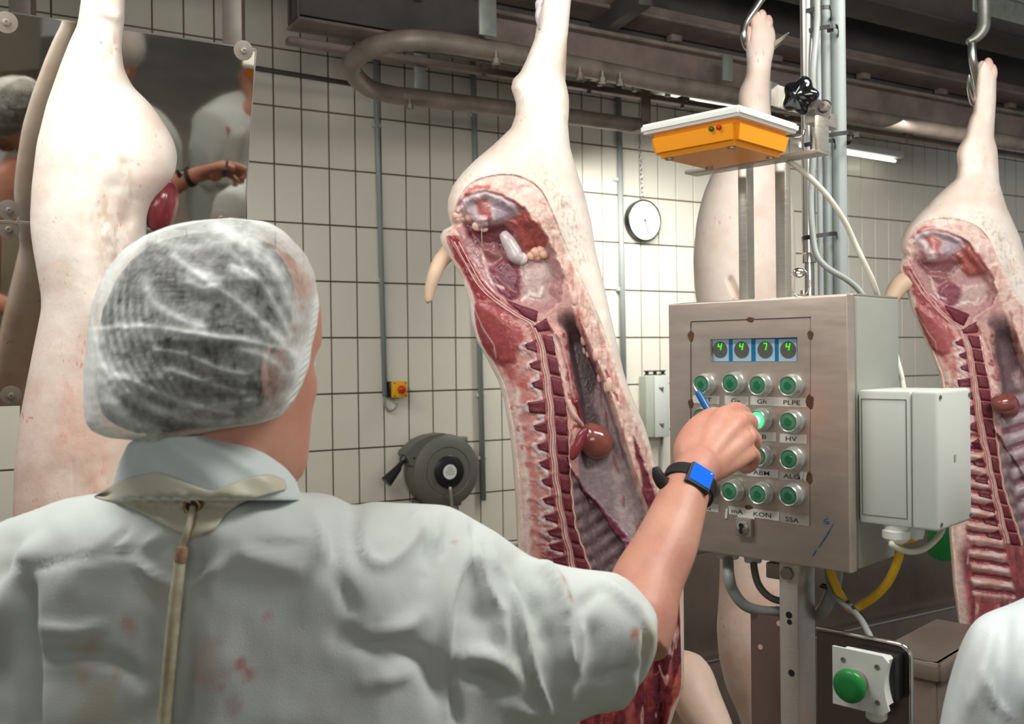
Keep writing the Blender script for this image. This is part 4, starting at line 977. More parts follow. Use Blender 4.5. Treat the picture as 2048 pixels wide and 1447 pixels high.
# ------------------------------------------------------------------ control cabinet
CX = Vector((0.718, -0.696, 0)).normalized(); CY = Vector((0.696, 0.718, 0)).normalized(); UZ = Vector((0, 0, 1))
c0 = P(1700, 1146, 1.34)
CAB = frame(c0, CX, CY, UZ); CABI = CAB.inverted()
def cl(px, py, y=0.0):
    """pixel -> cabinet-local (x, z) on the plane at local depth y"""
    q = CABI @ on_plane(px, py, c0 + CY * y, CY); return q.x, q.z
def cside(px, py, x=0.0):
    q = CABI @ on_plane(px, py, c0 + CX * x, CX); return q.y, q.z
xL, _ = cl(1339, 900); _, zT = cl(1700, 589.5); _, zB = cl(1698, 1146)
_, zT2 = cl(1340, 606)
yB, _ = cside(1799, 700)
W_, H_ = -xL, (zT + zT2) / 2 - zB
zB0 = zB
T = thing('control_cabinet', 'square stainless steel control cabinet with green push buttons and lit green digits', 'control cabinet', CAB)
KAB = T
MB().box((xL / 2, (yB + 0.03) / 2, zB0 + H_ / 2), (W_, yB - 0.03, H_), 0.004).build('body', mat('cabinet_side_steel', (178, 180, 168), .42, .45, var=.10, vscale=8, rvar=.08), T)
MB().box((xL / 2 - 0.002, 0.026, zB0 + H_ / 2), (W_ - 0.012, 0.012, H_ - 0.012), 0.001).build('door_gasket', M_BLACKR, T)
# door with a window opening for the display: four bars around it, then bevelled rim
wx0, wz0 = cl(1420, 675); wx1, wz1 = cl(1595, 726)
wz0 = cl(1508, 676)[1]; wz1 = cl(1508, 723)[1]
dm = MB(); y0_, y1_ = 0.0, 0.02
xa, xb, za, zb = xL, 0.0, zB0, zB0 + H_
def plate(mb, x0, x1, z0, z1, ya, yb): mb.box(((x0 + x1) / 2, (ya + yb) / 2, (z0 + z1) / 2), (x1 - x0, yb - ya, z1 - z0), 0)
bmd = bmesh.new()
vs = [bmd.verts.new(v) for v in [(xa + .003, 0, za + .003), (xb - .003, 0, za + .003), (xb - .003, 0, zb - .003), (xa + .003, 0, zb - .003), (wx0, 0, wz1), (wx1, 0, wz1), (wx1, 0, wz0), (wx0, 0, wz0)]]
for a, b, c, d in ((0, 1, 5, 4), (1, 2, 6, 5), (2, 3, 7, 6), (3, 0, 4, 7)): bmd.faces.new((vs[a], vs[b], vs[c], vs[d]))
rim = [[bmd.verts.new(v) for v in [(xa + i0, yy, za + i0), (xb - i0, yy, za + i0), (xb - i0, yy, zb - i0), (xa + i0, yy, zb - i0)]] for (i0, yy) in ((0.0008, 0.0009), (0, 0.003), (0, 0.021))]
prev = vs[:4]
for r_ in rim:
    for k in range(4): bmd.faces.new((prev[k], r_[k], r_[(k + 1) % 4], prev[(k + 1) % 4]))
    prev = r_
inn = [bmd.verts.new((x, 0.010, z)) for (x, z) in ((wx0, wz1), (wx1, wz1), (wx1, wz0), (wx0, wz0))]
for k in range(4): bmd.faces.new((vs[4 + k], vs[4 + (k + 1) % 4], inn[(k + 1) % 4], inn[k]))
bmesh.ops.recalc_face_normals(bmd, faces=list(bmd.faces))
me = bpy.data.meshes.new('door'); bmd.to_mesh(me); bmd.free(); autosmooth(me, 25)
door = link('door', me, mat('door_steel', (196, 180, 168), 0.38, 0.62, var=0.16, vscale=14, stretch=(1, 1, 5), rvar=0.10, bump=0.0002, bscale=24), T)
# hinge gap strip + top fold
MB().box((-0.0045, 0.0235, zB0 + H_ / 2), (0.006, 0.006, H_ + 0.002), 0.001).build('door_edge', M_CHROME, T)
MB().box((xL / 2, (yB + .03) / 2, zB0 + H_ + 0.001), (W_ - .002, yB - .03, 0.003), 0.001).build('top_rim', M_STEEL, T)
# inset plate seam and brown weld spots
M_SEAM = mat('dark_seam', (74, 58, 46), 0.7); M_RUST = mat('rust_spot', (104, 68, 38), 0.7, col2=(66, 46, 32), vscale=200)
def seam(a, b, w=0.0016):
    (x0, z0), (x1, z1) = cl(*a), cl(*b)
    return MB().tube([(x0, -0.0001, z0), (x1, -0.0001, z1)], w / 2, 6)
seam((1382, 643), (1622, 634)).build('plate_seam', M_SEAM, T); seam((1382, 643), (1382, 860)).build('plate_seam', M_SEAM, T)
seam((1621, 634), (1620, 1052), 0.0007).build('plate_seam', M_SEAM, T)
for (px, py, w_, h_) in ((1501, 639, .011, .007), (1382, 672, .010, .015), (1621, 670, .008, .012), (1382, 807, .009, .013), (1620, 803, .011, .018), (1619, 955, .009, .015), (1497, 1014, .012, .007), (1600, 955, .004, .004)):
    x, z = cl(px, py); pr = []
    vs_ = [(x + w_ / 2 * math.cos(a) * (1 + .15 * math.sin(3 * a + px)), -0.0009, z + h_ / 2 * math.sin(a) * (1 + .12 * math.cos(4 * a + py))) for a in np.linspace(0, 2 * PI, 17)[:-1]]
    vb_ = [(v[0] + (v[0] - x) * .2, 0.0003, v[2] + (v[2] - z) * .2) for v in vs_]
    MB().add(vs_ + vb_, [tuple(range(15, -1, -1))] + [(k, (k + 1) % 16, 16 + (k + 1) % 16, 16 + k) for k in range(16)]).build('weld_spot', M_RUST, T)
# display
disp = MB().box(((wx0 + wx1) / 2, 0.0105, (wz0 + wz1) / 2), (wx1 - wx0 + .004, 0.003, wz0 - wz1 + .004)).build('display', mat('display_blue', (24, 112, 158), 0.3), T)
M_PALE = mat('display_pale_blue', (160, 194, 216), 0.35); M_LENS = mat('display_dark_lens', (92, 92, 84), 0.25); M_DIG = mat('green_digit', (70, 255, 40), 0.4, emit=(60, 255, 30), estr=1.0)
SEG = {'4': 'fgbc', '7': 'abc'}
SG = {'a': ((-1, 1), (1, 1)), 'b': ((1, 1), (1, 0)), 'c': ((1, 0), (1, -1)), 'd': ((-1, -1), (1, -1)), 'e': ((-1, 0), (-1, -1)), 'f': ((-1, 1), (-1, 0)), 'g': ((-1, 0), (1, 0))}
for (px, pl, pr_, ch) in ((1441, 1423, 1458, '4'), (1484, 1466, 1503, '4'), (1531, 1512, 1550, '7'), (1577, 1558, 1594, '4')):
    x, z = cl(px, 699, .009); x0_, _ = cl(pl, 700, .009); x1_, _ = cl(pr_, 700, .009)
    zz0 = cl(px, 678, .009)[1]; zz1 = cl(px, 722, .009)[1]
    MB().box(((x0_ + x1_) / 2, 0.0087, (zz0 + zz1) / 2), (x1_ - x0_, 0.001, zz0 - zz1), 0).build('digit_window', M_PALE, disp)
    MB().lathe([(0.0122, 0), (0.0122, 0.0012), (0.0001, 0.0013)], Matrix.Translation((x, 0.0082, z)) @ RY, 28).build('digit_lens', M_LENS, disp)
    mb = MB(); dx, dz = 0.0030, 0.0056
    _, zc_ = cl(px, 693, .009)
    for s_ in SEG[ch]:
        (ax, az), (bx, bz) = SG[s_]; k = .88
        pa_ = Vector((x + ax * dx * k + az * .0011 + .0, 0.0066, zc_ + az * dz * k)); pb_ = Vector((x + bx * dx * k + bz * .0011, 0.0066, zc_ + bz * dz * k))
        mb.tube([pa_, pb_], 0.00075, 6)
    mb.build('digit', M_DIG, disp)
# push buttons
M_BEZ = mat('button_bezel', (182, 186, 180), 0.34, 0.55); 
M_LGR = mat('green_lens', (74, 140, 108), 0.25, col2=(48, 116, 84), vscale=50, coat=.6); M_LGD = mat('green_lens_core', (26, 104, 66), 0.3)
M_LIT = mat('lit_green_lens', (120, 255, 200), 0.3, emit=(30, 220, 110), estr=.8); M_LITC = mat('lit_lens_core', (220, 255, 240), 0.3, emit=(150, 255, 200), estr=1.0)
cols = [1408, 1466, 1521, 1582]
BTN = [[(1408, 768), (1466, 766), (1520, 770), (1581, 771)], [(1407, 834), (1463, 838), (1519, 839), (1582, 843)], [(1410, 903), (1465, 908), (1521, 912), (1583, 917)], [(1412, 974), (1464, 981), (1521, 987), (1582, 990)]]
bt0 = None
for r_, row in enumerate(BTN):
    for c_, (px, py) in enumerate(row):
        x, z = cl(px, py, -0.010); lit = (r_ == 1 and c_ == 2)
        M = Matrix.Translation((x, 0, z)) @ RY
        b = MB().lathe([(0.0172, 0.0), (0.0172, 0.006), (0.0158, 0.0075), (0.0153, 0.016), (0.0146, 0.0185), (0.0136, 0.0195), (0.0122, 0.0185), (0.0120, 0.0165), (0.0001, 0.0165)], M, 28).build('push_button', M_BEZ, T, auto=40)
        if lit: b['label'] = 'glowing green push button'
        MB().lathe([(0.0119, 0.0163), (0.0115, 0.0185), (0.0092, 0.0192), (0.0001, 0.0192)], M, 24).build('button_lens', M_LIT if lit else M_LGR, b, smooth=False, auto=50)
        MB().lathe([(0.0072 if lit else 0.0060, 0.0190), (0.0055, 0.0197), (0.0001, 0.0198)], M, 20).build('lens_core', M_LITC if lit else M_LGD, b, auto=50)
# paper labels with lettering
M_PAPER = mat('label_paper', (214, 212, 204), 0.45); M_INK = mat('black_ink', (24, 22, 22), 0.6); M_PAPERG = mat('worn_label_paper', (164, 158, 150), 0.45)
def plate_label(q, txt, tpx, tpy, th=0.0065, m=None, st=1.45):
    (a, b, c, d) = [cl(*p) for p in q]
    v = [(p[0], -0.0007, p[1]) for p in (a, b, c, d)] + [(p[0], 0.0001, p[1]) for p in (a, b, c, d)]
    o = MB().add(v, [(0, 1, 2, 3), (7, 6, 5, 4), (0, 4, 5, 1), (1, 5, 6, 2), (2, 6, 7, 3), (3, 7, 4, 0)]).build('button_label', m or M_PAPER, T, auto=None)
    for (t, x_, y_) in ([(txt, tpx, tpy)] if isinstance(txt, str) else txt):
        if not t: continue
        x, z = cl(x_, y_); me = text_mesh(t, th, st, bold=0.006)
        e = math.atan2(b[1] - a[1], b[0] - a[0])
        me.transform(Matrix.Translation((x, -0.0009, z)) @ Matrix.Rotation(-e, 4, 'Y') @ Matrix.Rotation(PI / 2, 4, 'X'))
        link('lettering', me, M_INK, o)
plate_label([(1386, 790), (1439, 792), (1439, 808), (1386, 805)], 'ST', 1416, 799)
plate_label([(1450, 791), (1497, 792.5), (1497, 810), (1450, 808)], 'Gv', 1472, 801)
plate_label([(1501, 792), (1613, 796), (1613, 814), (1501, 809)], [('Gh', 1524, 802.5), ('PLPE', 1584, 804.5)], 0, 0)
plate_label([(1503, 863), (1552, 864), (1552, 882), (1503, 880)], 'LB', 1525, 873)
plate_label([(1560, 867), (1613, 869), (1613, 887), (1560, 884)], 'HV', 1583, 877)
plate_label([(1453, 930), (1491, 933), (1491, 950), (1453, 947)], '', 0, 0)
plate_label([(1493, 934), (1556, 939), (1556, 955), (1493, 951)], 'ABM', 1523, 945)
plate_label([(1559, 943), (1609, 948), (1609, 963), (1559, 959)], 'ALG', 1583, 952, m=M_PAPERG)
plate_label([(1405, 1004), (1437, 1008), (1437, 1024), (1405, 1020)], 'G', 1417, 1014.5)
plate_label([(1458, 1011), (1559, 1023), (1558, 1041), (1458, 1027)], [('mA', 1475, 1022), ('KON', 1525, 1028.5)], 0, 0)
plate_label([(1560, 1024), (1618, 1033), (1618, 1052), (1560, 1043)], 'SSA', 1585, 1038.5, m=M_PAPERG)
for (a, b, c, d) in (((1453, 1016), (1457, 1016), (1455, 1036), (1450, 1035)), ((1476, 1029), (1510, 1034), (1510, 1038), (1476, 1034)), ((1600, 944), (1606, 942), (1607, 956), (1602, 960)), ((1608, 944), (1614, 944), (1612, 962), (1608, 958))):
    q = [cl(*p) for p in (a, b, c, d)]
    MB().add([(p[0], -.0016, p[1]) for p in q] + [(p[0], -.0004, p[1]) for p in q], [(0, 1, 2, 3), (7, 6, 5, 4), (0, 4, 5, 1), (1, 5, 6, 2), (2, 6, 7, 3), (3, 7, 4, 0)]).build('torn_tape', M_PAPER, T, auto=None)
# key lock
x, z = cl(1492, 1053)
lk = MB().box((x, -0.004, z), (0.026, 0.009, 0.027), 0.001).build('key_lock', M_STEELD, T)
MB().lathe([(0.0095, 0), (0.0095, 0.002), (0.007, 0.003), (0.0001, 0.003)], Matrix.Translation((x, -0.0085, z)) @ RY, 20).build('lock_ring', M_CHROME, lk)
MB().lathe([(0.0042, 0), (0.0042, 0.0036), (0.0001, 0.0036)], Matrix.Translation((x - .001, -0.0086, z + .003)) @ RY, 14).box((x - .002, -0.0115, z - .004), (0.004, 0.002, 0.009)).build('key_hole', M_BLACK, lk)
# blue pen marks on the door
M_INKB = mat('blue_marker', (36, 96, 138), 0.5)
for pts in ([(1652, 1027), (1655, 1036), (1648, 1040), (1657, 1042), (1655, 1047), (1644, 1045)], [(1668, 1046), (1656, 1066), (1645, 1083), (1636, 1096)], [(1634, 1098), (1630, 1104), (1625, 1112)]):
    q = [cl(*p) for p in smcurve(pts, 4)]; n_ = len(q)
    MB().tube([(a, 0.0003, b) for a, b in q], [0.0012 * math.sin(PI * (i + .6) / (n_ + .2)) + .0003 for i in range(n_)], 6).build('marker_stroke', M_INKB, T)
# cable glands below
for (px, r_) in ((1456, .022), (1506, .017)):
    x, _ = cl(px, 1120, .06)
    MB().lathe([(r_, 0), (r_, -0.010), (r_ * .8, -0.014), (r_ * .75, -0.02)], Matrix.Translation((x, 0.06, zB0 + .001)), 12).build('cable_gland', M_GREY, T)

# grey junction box on the cabinet's right side
f_y = cside(1714, 900, 0.0)[0]
jx = cl(1875, 900, f_y)[0]; jz0 = cl(1875, 1062, f_y)[1]; jz1 = cl(1875, 782, f_y)[1]
jd = cside(1941, 900, jx)[0] - f_y; jh = jz1 - jz0
JM = CAB @ Matrix.Translation((0.0015, f_y, jz0))
T = thing('junction_box', 'large pale grey plastic box fixed to the right side of the steel cabinet', 'box', JM)
s_ = cl(1820, 900, f_y)[0]
MB().box((s_ / 2, jd / 2, jh / 2), (s_ - .0008, jd, jh), 0.004).build('body', M_GREY, T)
MB().box(((s_ + jx) / 2, jd / 2, jh / 2), (jx - s_ - .0008, jd + .001, jh + .001), 0.0045, seg=3).build('lid', M_GREY, T)
xA, xB = cl(1722, 900, f_y)[0], cl(1811, 900, f_y)[0]
mb = MB()
for zc_ in (.012, jh - .012): mb.box(((xA + xB) / 2, -0.0002, zc_), (xB - xA, 0.0012, 0.0010))
for xc_ in (xA, xB): mb.box((xc_, -0.0002, jh / 2), (0.0010, 0.0012, jh - .024))
mb.build('frame_line', M_REEL, T, auto=None)
RX = Matrix.Rotation(PI / 2, 4, 'Y')
for (yy, zz_) in ((.007, .008), (.007, jh - .008), (jd - .007, .008), (jd - .007, jh - .008)):
    MB().lathe([(0.0030, 0), (0.0030, 0.0012), (0.0018, 0.0012), (0.0018, .0004), (0.0001, 0.0004)], Matrix.Translation((jx, yy, zz_)) @ RX, 12).build('screw', M_REEL, T)
MB().box((jx + .0003, jd * .48, jh * .50), (0.0008, 0.006, 0.009), 0).build('sticker', M_PAPERG, T)
MB().lathe([(0.016, 0.002), (0.016, -0.006), (0.019, -0.008), (0.0185, -0.018), (0.014, -0.023), (0.009, -0.026)], Matrix.Translation((0.045, .018, 0)), 12).build('cable_gland', M_WHITEP, T, auto=30)
MB().lathe([(0.012, 0.002), (0.012, -0.010), (0.010, -0.018)], Matrix.Translation((0.066, .03, 0)), 12).build('cable_gland', M_GREY, T, auto=30)
def cable(pts, r, m, label, name='cable', cat='cable', n=10):
    me = MB().tube(pts, r, n, smooth=8).mesh(name, True); return solo(name, me, m, label, cat)
def lp(px, py, M_, y): 
    pass
pj = lambda x, y, z: JM @ Vector((x, y, z))
g1 = pj(.045, .018, -.024); g2 = pj(.066, .03, -.016)
cable([g2, P(1800, 1085, 1.36), P(1797, 1115, 1.37), P(1778, 1160, 1.38), P(1752, 1190, 1.39), P(1722, 1210, 1.40), P(1704, 1218, 1.40), P(1690, 1205, 1.41), P(1676, 1180, 1.42), P(1665, 1155, 1.43), P(1650, 1110, 1.45)], .0062, M_YCABLE, 'yellow cable looping down from the junction box to the cable tie')
cable([g1, P(1783, 1088, 1.325), P(1800, 1098, 1.33), P(1825, 1103, 1.34), P(1850, 1096, 1.35), P(1872, 1078, 1.36), P(1884, 1060, 1.38), P(1886, 1040, 1.40)], .0042, M_WCABLE, 'thin off-white cable curving under the junction box to its back')
cable([P(1655, 1120, 1.46), P(1656, 1160, 1.45), P(1664, 1185, 1.43), P(1686, 1206, 1.40), P(1706, 1220, 1.38), P(1722, 1238, 1.34), P(1735, 1262, 1.30), P(1741, 1275, 1.29), P(1742, 1296, 1.275)], .0042, M_GCABLE, 'grey cable running through the tie down to the green mushroom button station')
cable([P(1668, 1110, 1.47), P(1672, 1150, 1.46), P(1664, 1182, 1.455), P(1650, 1215, 1.46), P(1638, 1228, 1.48)], .010, M_GCABLE, 'short thick grey cable behind the right edge of the cabinet post')
xg, _ = cl(1456, 1120, .06)
gA = CAB @ Vector((xg, .06, zB0 - .012)); xg2, _ = cl(1506, 1120, .06); gB = CAB @ Vector((xg2, .06, zB0 - .012))
cable([gA, P(1458, 1150, 1.50), P(1466, 1180, 1.50), P(1490, 1210, 1.50), P(1530, 1222, 1.50), P(1575, 1222, 1.50)], .0085, M_GCABLE, 'thick grey cable curving from under the cabinet left side to the post')
cable([gB, P(1510, 1145, 1.49), P(1518, 1170, 1.49), P(1535, 1190, 1.49), P(1556, 1200, 1.49), P(1585, 1200, 1.49)], .0055, M_REEL, 'thin dark grey cable curving from under the cabinet to the post')
def tie(c, M3, rx, ry, label, head=None, lab_name='cable_tie', pw=1.0, w=.0022):
    """a closed strap: ellipse in the plane given by matrix columns"""
    vs = []; f = []; n = 28; t = .0013
    for k in range(n):
        a = 2 * PI * k / n; cs_, sn_ = math.cos(a), math.sin(a); d = Vector((math.copysign(abs(cs_) ** pw, cs_), math.copysign(abs(sn_) ** pw, sn_), 0))
        for (o, h) in ((0, -w), (t, -w), (t, w), (0, w)):
            vs.append(Vector(c) + M3 @ Vector((d.x * (rx + o), d.y * (ry + o), h)))
    for k in range(n):
        for j in range(4): f.append((k * 4 + j, k * 4 + (j + 1) % 4, ((k + 1) % n) * 4 + (j + 1) % 4, ((k + 1) % n) * 4 + j))
    mb = MB().add(vs, f)
    if head is not None: mb.box(Vector(c) + M3 @ Vector(head), (.010, .008, .010), .001, R=M3)
    return solo(lab_name, mb.mesh('t'), M_BLACK, label, 'cable tie')
I3 = Matrix.Identity(3)
tie(P(1706, 1216, 1.385), Matrix.Rotation(.9, 3, 'Y'), .012, .012, 'black cable tie joining the yellow and grey cables below the cabinet', (0.013, -.004, 0))
tie(P(1664, 1175, 1.45), Matrix.Rotation(.2, 3, 'Y'), .017, .014, 'black cable tie around the grey cables just under the cabinet corner')

# stand: square post below the cabinet with a drilled flange
pc_x = cl(1597, 1300, .03)[0]; ptop = zB0
PM = CAB @ Matrix.Translation((0, 0, 0)); PM = frame(Vector((c0.x, c0.y, 0)), CX, CY, UZ)
zt_ = (c0 + UZ * zB0).z
T = thing('cabinet_stand', 'square steel post carrying the control cabinet, with a drilled flange plate', 'stand', PM)
xl_ = cl(1558, 1300, .03)[0]; sd = cside(1633, 1300, pc_x)[0] - .03
MB().box(((xl_ + pc_x) / 2, .03 + sd / 2, zt_ / 2), (pc_x - xl_, sd, zt_ - 0.004), 0.004).build('post', M_STEEL, T)
fx = cl(1502, 1300, .05)[0]; fz = (c0 + UZ * cl(1530, 1222, .05)[1]).z
MB().box(((fx + xl_) / 2, .052, fz / 2), (xl_ - fx, .006, fz - .01), 0.001).build('flange_plate', mat('brown_tinted_steel', (136, 112, 104), .4, .85, var=.15, vscale=8, rvar=.08), T)
M_HOLE = mat('hole_dark', (14, 13, 13), .8)
for (px, py, r_, yy) in ((1578, 1229, .005, .03), (1579, 1243, .004, .03), (1583, 1345, .005, .03)):
    x, z = cl(px, py, yy); MB().lathe([(r_, 0), (r_, .0006), (0.0001, .0006)], Matrix.Translation((x, yy, (c0 + UZ * z).z)) @ RY, 14).build('bolt_hole', M_HOLE, T)
for (px, py) in ((1558, 1246), (1521, 1293)):
    x, z = cl(px, py, .049); MB().lathe([(.004, 0), (.004, .0006), (0.0001, .0006)], Matrix.Translation((x, .049, (c0 + UZ * z).z)) @ RY, 14).build('bolt_hole', M_FATP, T, label='flange hole, the light through it painted as a pale disc')  # opaque pale disc, light through the hole put into its colour
MB().box((xl_ - .012, .045, zt_ - .022), (.024, .02, .024), .003).build('angle_bracket', M_STEELD, T)
MB().box(((xl_ + pc_x) / 2, .03 + sd / 2, .006), (.16, .16, .012), .002).build('foot_plate', M_STEELD, T)
MB().lathe([(.010, 0), (.010, .006), (.005, .008)], Matrix.Translation(((xl_ + pc_x) / 2, .03, zt_ - .02)) @ RY, 6).build('bolt', M_STEELD, T)

# small panel with green mushroom station
yP = -0.060
x0p = cl(1634, 1300, yP)[0]; x1p = cl(1822, 1400, yP)[0]; z1p = (c0 + UZ * cl(1810, 1290, yP)[1]).z; z0p = .52
T = thing('panel_plate', 'dark steel mounting panel with rounded corner at the lower right beside the post', 'panel', PM)
n_ = 8; R_ = .016; pr_ = [(x0p, z0p), (x1p, z0p)] + [(x1p - R_ + R_ * math.cos(a), z1p - R_ + R_ * math.sin(a)) for a in np.linspace(0, PI / 2, n_)] + [(x0p, z1p)]
MB().prism(pr_, 1, yP, yP + .003).build('sheet', mat('dark_panel_steel', (118, 104, 98), .38, .9, var=.15, vscale=6), T)
edge = [(x1p - .0005, yP, z0p)] + [(x1p - R_ + R_ * math.cos(a), yP, z1p - R_ + R_ * math.sin(a)) for a in np.linspace(0, PI / 2, n_)] + [(x0p, yP, z1p)]
MB().tube(edge, .0035, 8).build('rolled_edge', M_CHROME, T, smooth=True)
MB().box((x0p + .01, (yP + .03) / 2 + .012, z1p - .12), (.02, .03 - yP + .02, .05), .002).build('mount_arm', M_STEELD, T)
sx0, sz1 = cl(1678, 1300, yP - .05); sx1 = cl(1772, 1330, yP - .05)[0]; sz0 = cl(1680, 1396, yP - .05)[1]
szc = (c0 + UZ * ((sz0 + sz1) / 2)).z; sh = sz1 - sz0; sw = sx1 - sx0
T = thing('button_station', 'white push-button station with a big green mushroom button at lower right', 'switch', PM @ Matrix.Translation(((sx0 + sx1) / 2, yP, szc)))
MB().box((0.003, -.014, 0), (sw * .96, .027, sh * .96), .003).build('back_box', M_BLACK, T)
prof_ = [(-sw / 2, -sh / 2)] + [(sw / 2 - .004, -sh / 2)] + [(sw / 2 - .006 * math.sin(a) - .002 * 0, -sh / 2 + sh * a / PI) for a in np.linspace(.15, PI - .15, 12)] + [(sw / 2 - .004, sh / 2), (-sw / 2, sh / 2)]
bmc = MB().prism(prof_, 1, -.056, -.026)
me = bmc.mesh('cover'); bmx = bmesh.new(); bmx.from_mesh(me)
bmesh.ops.bevel(bmx, geom=[e for e in bmx.edges if all(v.co.y < -.05 for v in e.verts)], offset=.006, segments=3, affect='EDGES'); bmx.to_mesh(me); bmx.free(); autosmooth(me, 40)
link('cover', me, M_WHITEP, T)
for ax in (-1, 1):
    for az in (-1, 1): MB().lathe([(.0034, 0), (.0034, .001), (.0014, .001), (.0014, .0001), (.0001, .0001)], Matrix.Translation((ax * sw * .36, -.056, az * sh * .36)) @ RY, 12).build('screw', M_STEELD, T)
MB().lathe([(.0145, 0), (.0145, .012), (.013, .014), (.011, .018)], Matrix.Translation((-.004, -.056, -.002)) @ RY, 24).build('button_collar', M_STEELD, T)
MB().lathe([(.010, .014), (.018, .017), (.0205, .019), (.0205, .023), (.018, .0265), (.010, .028), (.0001, .0285)], Matrix.Translation((-.004, -.056, -.002)) @ RY, 30).build('mushroom_button', M_GREEN, T, auto=50)
MB().lathe([(.012, .002), (.012, -.012), (.013, -.013), (.013, -.022), (.009, -.026)], Matrix.Translation((.006, -.024, -sh / 2)), 12).build('cable_gland', M_WHITEP, T, auto=30)
MB().lathe([(.011, 0), (.011, .0012), (.008, .0012), (.008, .0004), (.0001, .0004)], Matrix.Translation((sw / 2 - .0005, -.014, .0)) @ RX, 20).build('knockout_cap', M_BLACKR, T)

# pipes behind the cabinet ----------------------------------------------------------
ZP = 1.66
def vpipe(px0, px1, yb, label, m, Zp, ytop=-700, name='pipe'):
    r = (px1 - px0) / 2 / F * Zp; b = P((px0 + px1) / 2, 700, Zp)
    zb = P((px0 + px1) / 2, yb, Zp).z; T = thing(name, label, 'pipe', loc=Vector((b.x, b.y, zb)))
    MB().tube([(0, 0, 0), (0, 0, 4.15 - zb)], r, 20).build('tube', m, T, smooth=False); return T, r, b
T, r_, b_ = vpipe(1607, 1634, 525, 'shiny round steel tube, leftmost of the pipes rising behind the cabinet', M_PIPES, 1.62)
zb_ = P(1620, 525, 1.62).z
MB().lathe([(r_ * .72, -.35), (r_ * .72, 0.0)], Matrix.Identity(4), 18).build('inner_tube', M_PIPES, T)
MB().lathe([(r_ * 1.08, 0), (r_ * 1.08, .012), (r_, .016)], Matrix.Identity(4), 20).build('tube_collar', M_CHROME, T)
vpipe(1637, 1648, 980, 'thinnest grey plastic pipe rising behind the cabinet', M_PIPEG, 1.66)
vpipe(1649, 1670, 980, 'medium grey plastic pipe second from the right behind the cabinet', M_PIPEG, 1.67)
vpipe(1669, 1697, 980, 'thick grey plastic pipe, rightmost of the pipes rising behind the cabinet', M_PIPEG, 1.66)
cable([P(1627, -200, 1.60), P(1634, 0, 1.60), P(1633, 60, 1.60), P(1626, 150, 1.59), P(1631, 260, 1.60), P(1626, 330, 1.60), P(1622, 400, 1.60), P(1626, 470, 1.59), P(1634, 510, 1.58), P(1655, 535, 1.57), P(1690, 556, 1.56), P(1712, 573, 1.55), P(1726, 590, 1.54), P(1729, 600, 1.53)], .0050, M_GCABLE, 'grey cable weaving down the steel tube and over to the cabinet top')
cable([P(1572, 318, 1.50), P(1586, 328, 1.47), P(1620, 355, 1.45), P(1655, 392, 1.45), P(1688, 440, 1.46), P(1708, 482, 1.47), P(1726, 520, 1.47), P(1745, 560, 1.48), P(1756, 592, 1.5), P(1775, 650, 1.53), P(1800, 740, 1.5), P(1806, 770, 1.49), P(1810, 790, 1.46)], .0042, M_WCABLE, 'off-white cable arching from the orange box down behind the cabinet')
def ptie(y, x0_, x1_, lab, head=None):
    Zc_ = 1.645; c = P((x0_ + x1_) / 2, y, Zc_); rx = (x1_ - x0_) / 2 / F * Zc_
    dh = c - EYE; dh.z = 0; dh.normalize(); M3 = frame((0, 0, 0), dh.cross(UZ), dh, UZ).to_3x3()
    tie(c, M3 @ Matrix.Rotation(-.10, 3, 'Y'), rx, .046, lab, head, pw=.42, w=.0034)
ptie(36, 1606, 1660, 'black cable tie highest up around the pipes')
ptie(74, 1606, 1674, 'black cable tie second from the top around the pipes, with square buckle', (.016, -.030, .001))
ptie(283, 1606, 1700, 'long black cable tie around all pipes beside the orange box, tail sticking right', (.047, -.010, .0))
ptie(296, 1606, 1668, 'thin black cable tie just under the long one beside the orange box')
ptie(477, 1606, 1672, 'lowest black cable tie around the pipes above the cabinet')
# key ring
T = thing('key_ring', 'small steel key ring hanging between the square post and the steel tube', 'ring', loc=P(1597, 560, 1.55))
c_ = P(1600, 565, 1.55)
MB().tube([c_ + CR * (.016 * math.cos(a)) + CU * (.022 * math.sin(a)) for a in np.linspace(.6, 2 * PI + .2, 30)], .0011, 6).build('ring_wire', M_CHROME, T, world=True, smooth=True)
MB().ball(P(1598, 545, 1.55), (.010, .006, .008), 10).build('clip', M_CHROME, T, world=True, smooth=True)
MB().lathe([(.004, 0), (.004, .006)], Matrix.Translation(P(1606, 588, 1.55)), 10).build('ring_screw', M_CHROME, T, world=True)

# two square posts above the cabinet, orange box on top --------------------------------
zc0 = (c0 + UZ * (zB0 + H_)).z
for (pa_, pb_, pc_, lab) in ((1476, 1494, 1509, 'left square steel post between the cabinet and the orange box'), (1550, 1571, 1583, 'right square steel post between the cabinet and the orange box')):
    yq = .10
    xa_ = cl(pa_, 450, yq)[0]; xb_ = cl(pb_, 450, yq)[0]; dd = cside(pc_, 450, xb_)[0] - yq
    zt2 = (c0 + UZ * cl(pb_, 322, yq)[1]).z
    T = thing('square_post', lab, 'post', CAB @ Matrix.Translation(((xa_ + xb_) / 2, yq + dd / 2, zB0 + H_)))
    MB().box((0, 0, (zt2 - zc0) / 2), (xb_ - xa_, dd, zt2 - zc0), .002).build('tube', M_STEEL, T)
    MB().box((0, 0, .002), (xb_ - xa_ + .014, dd + .014, .004), .001).build('base_flange', M_STEELD, T)
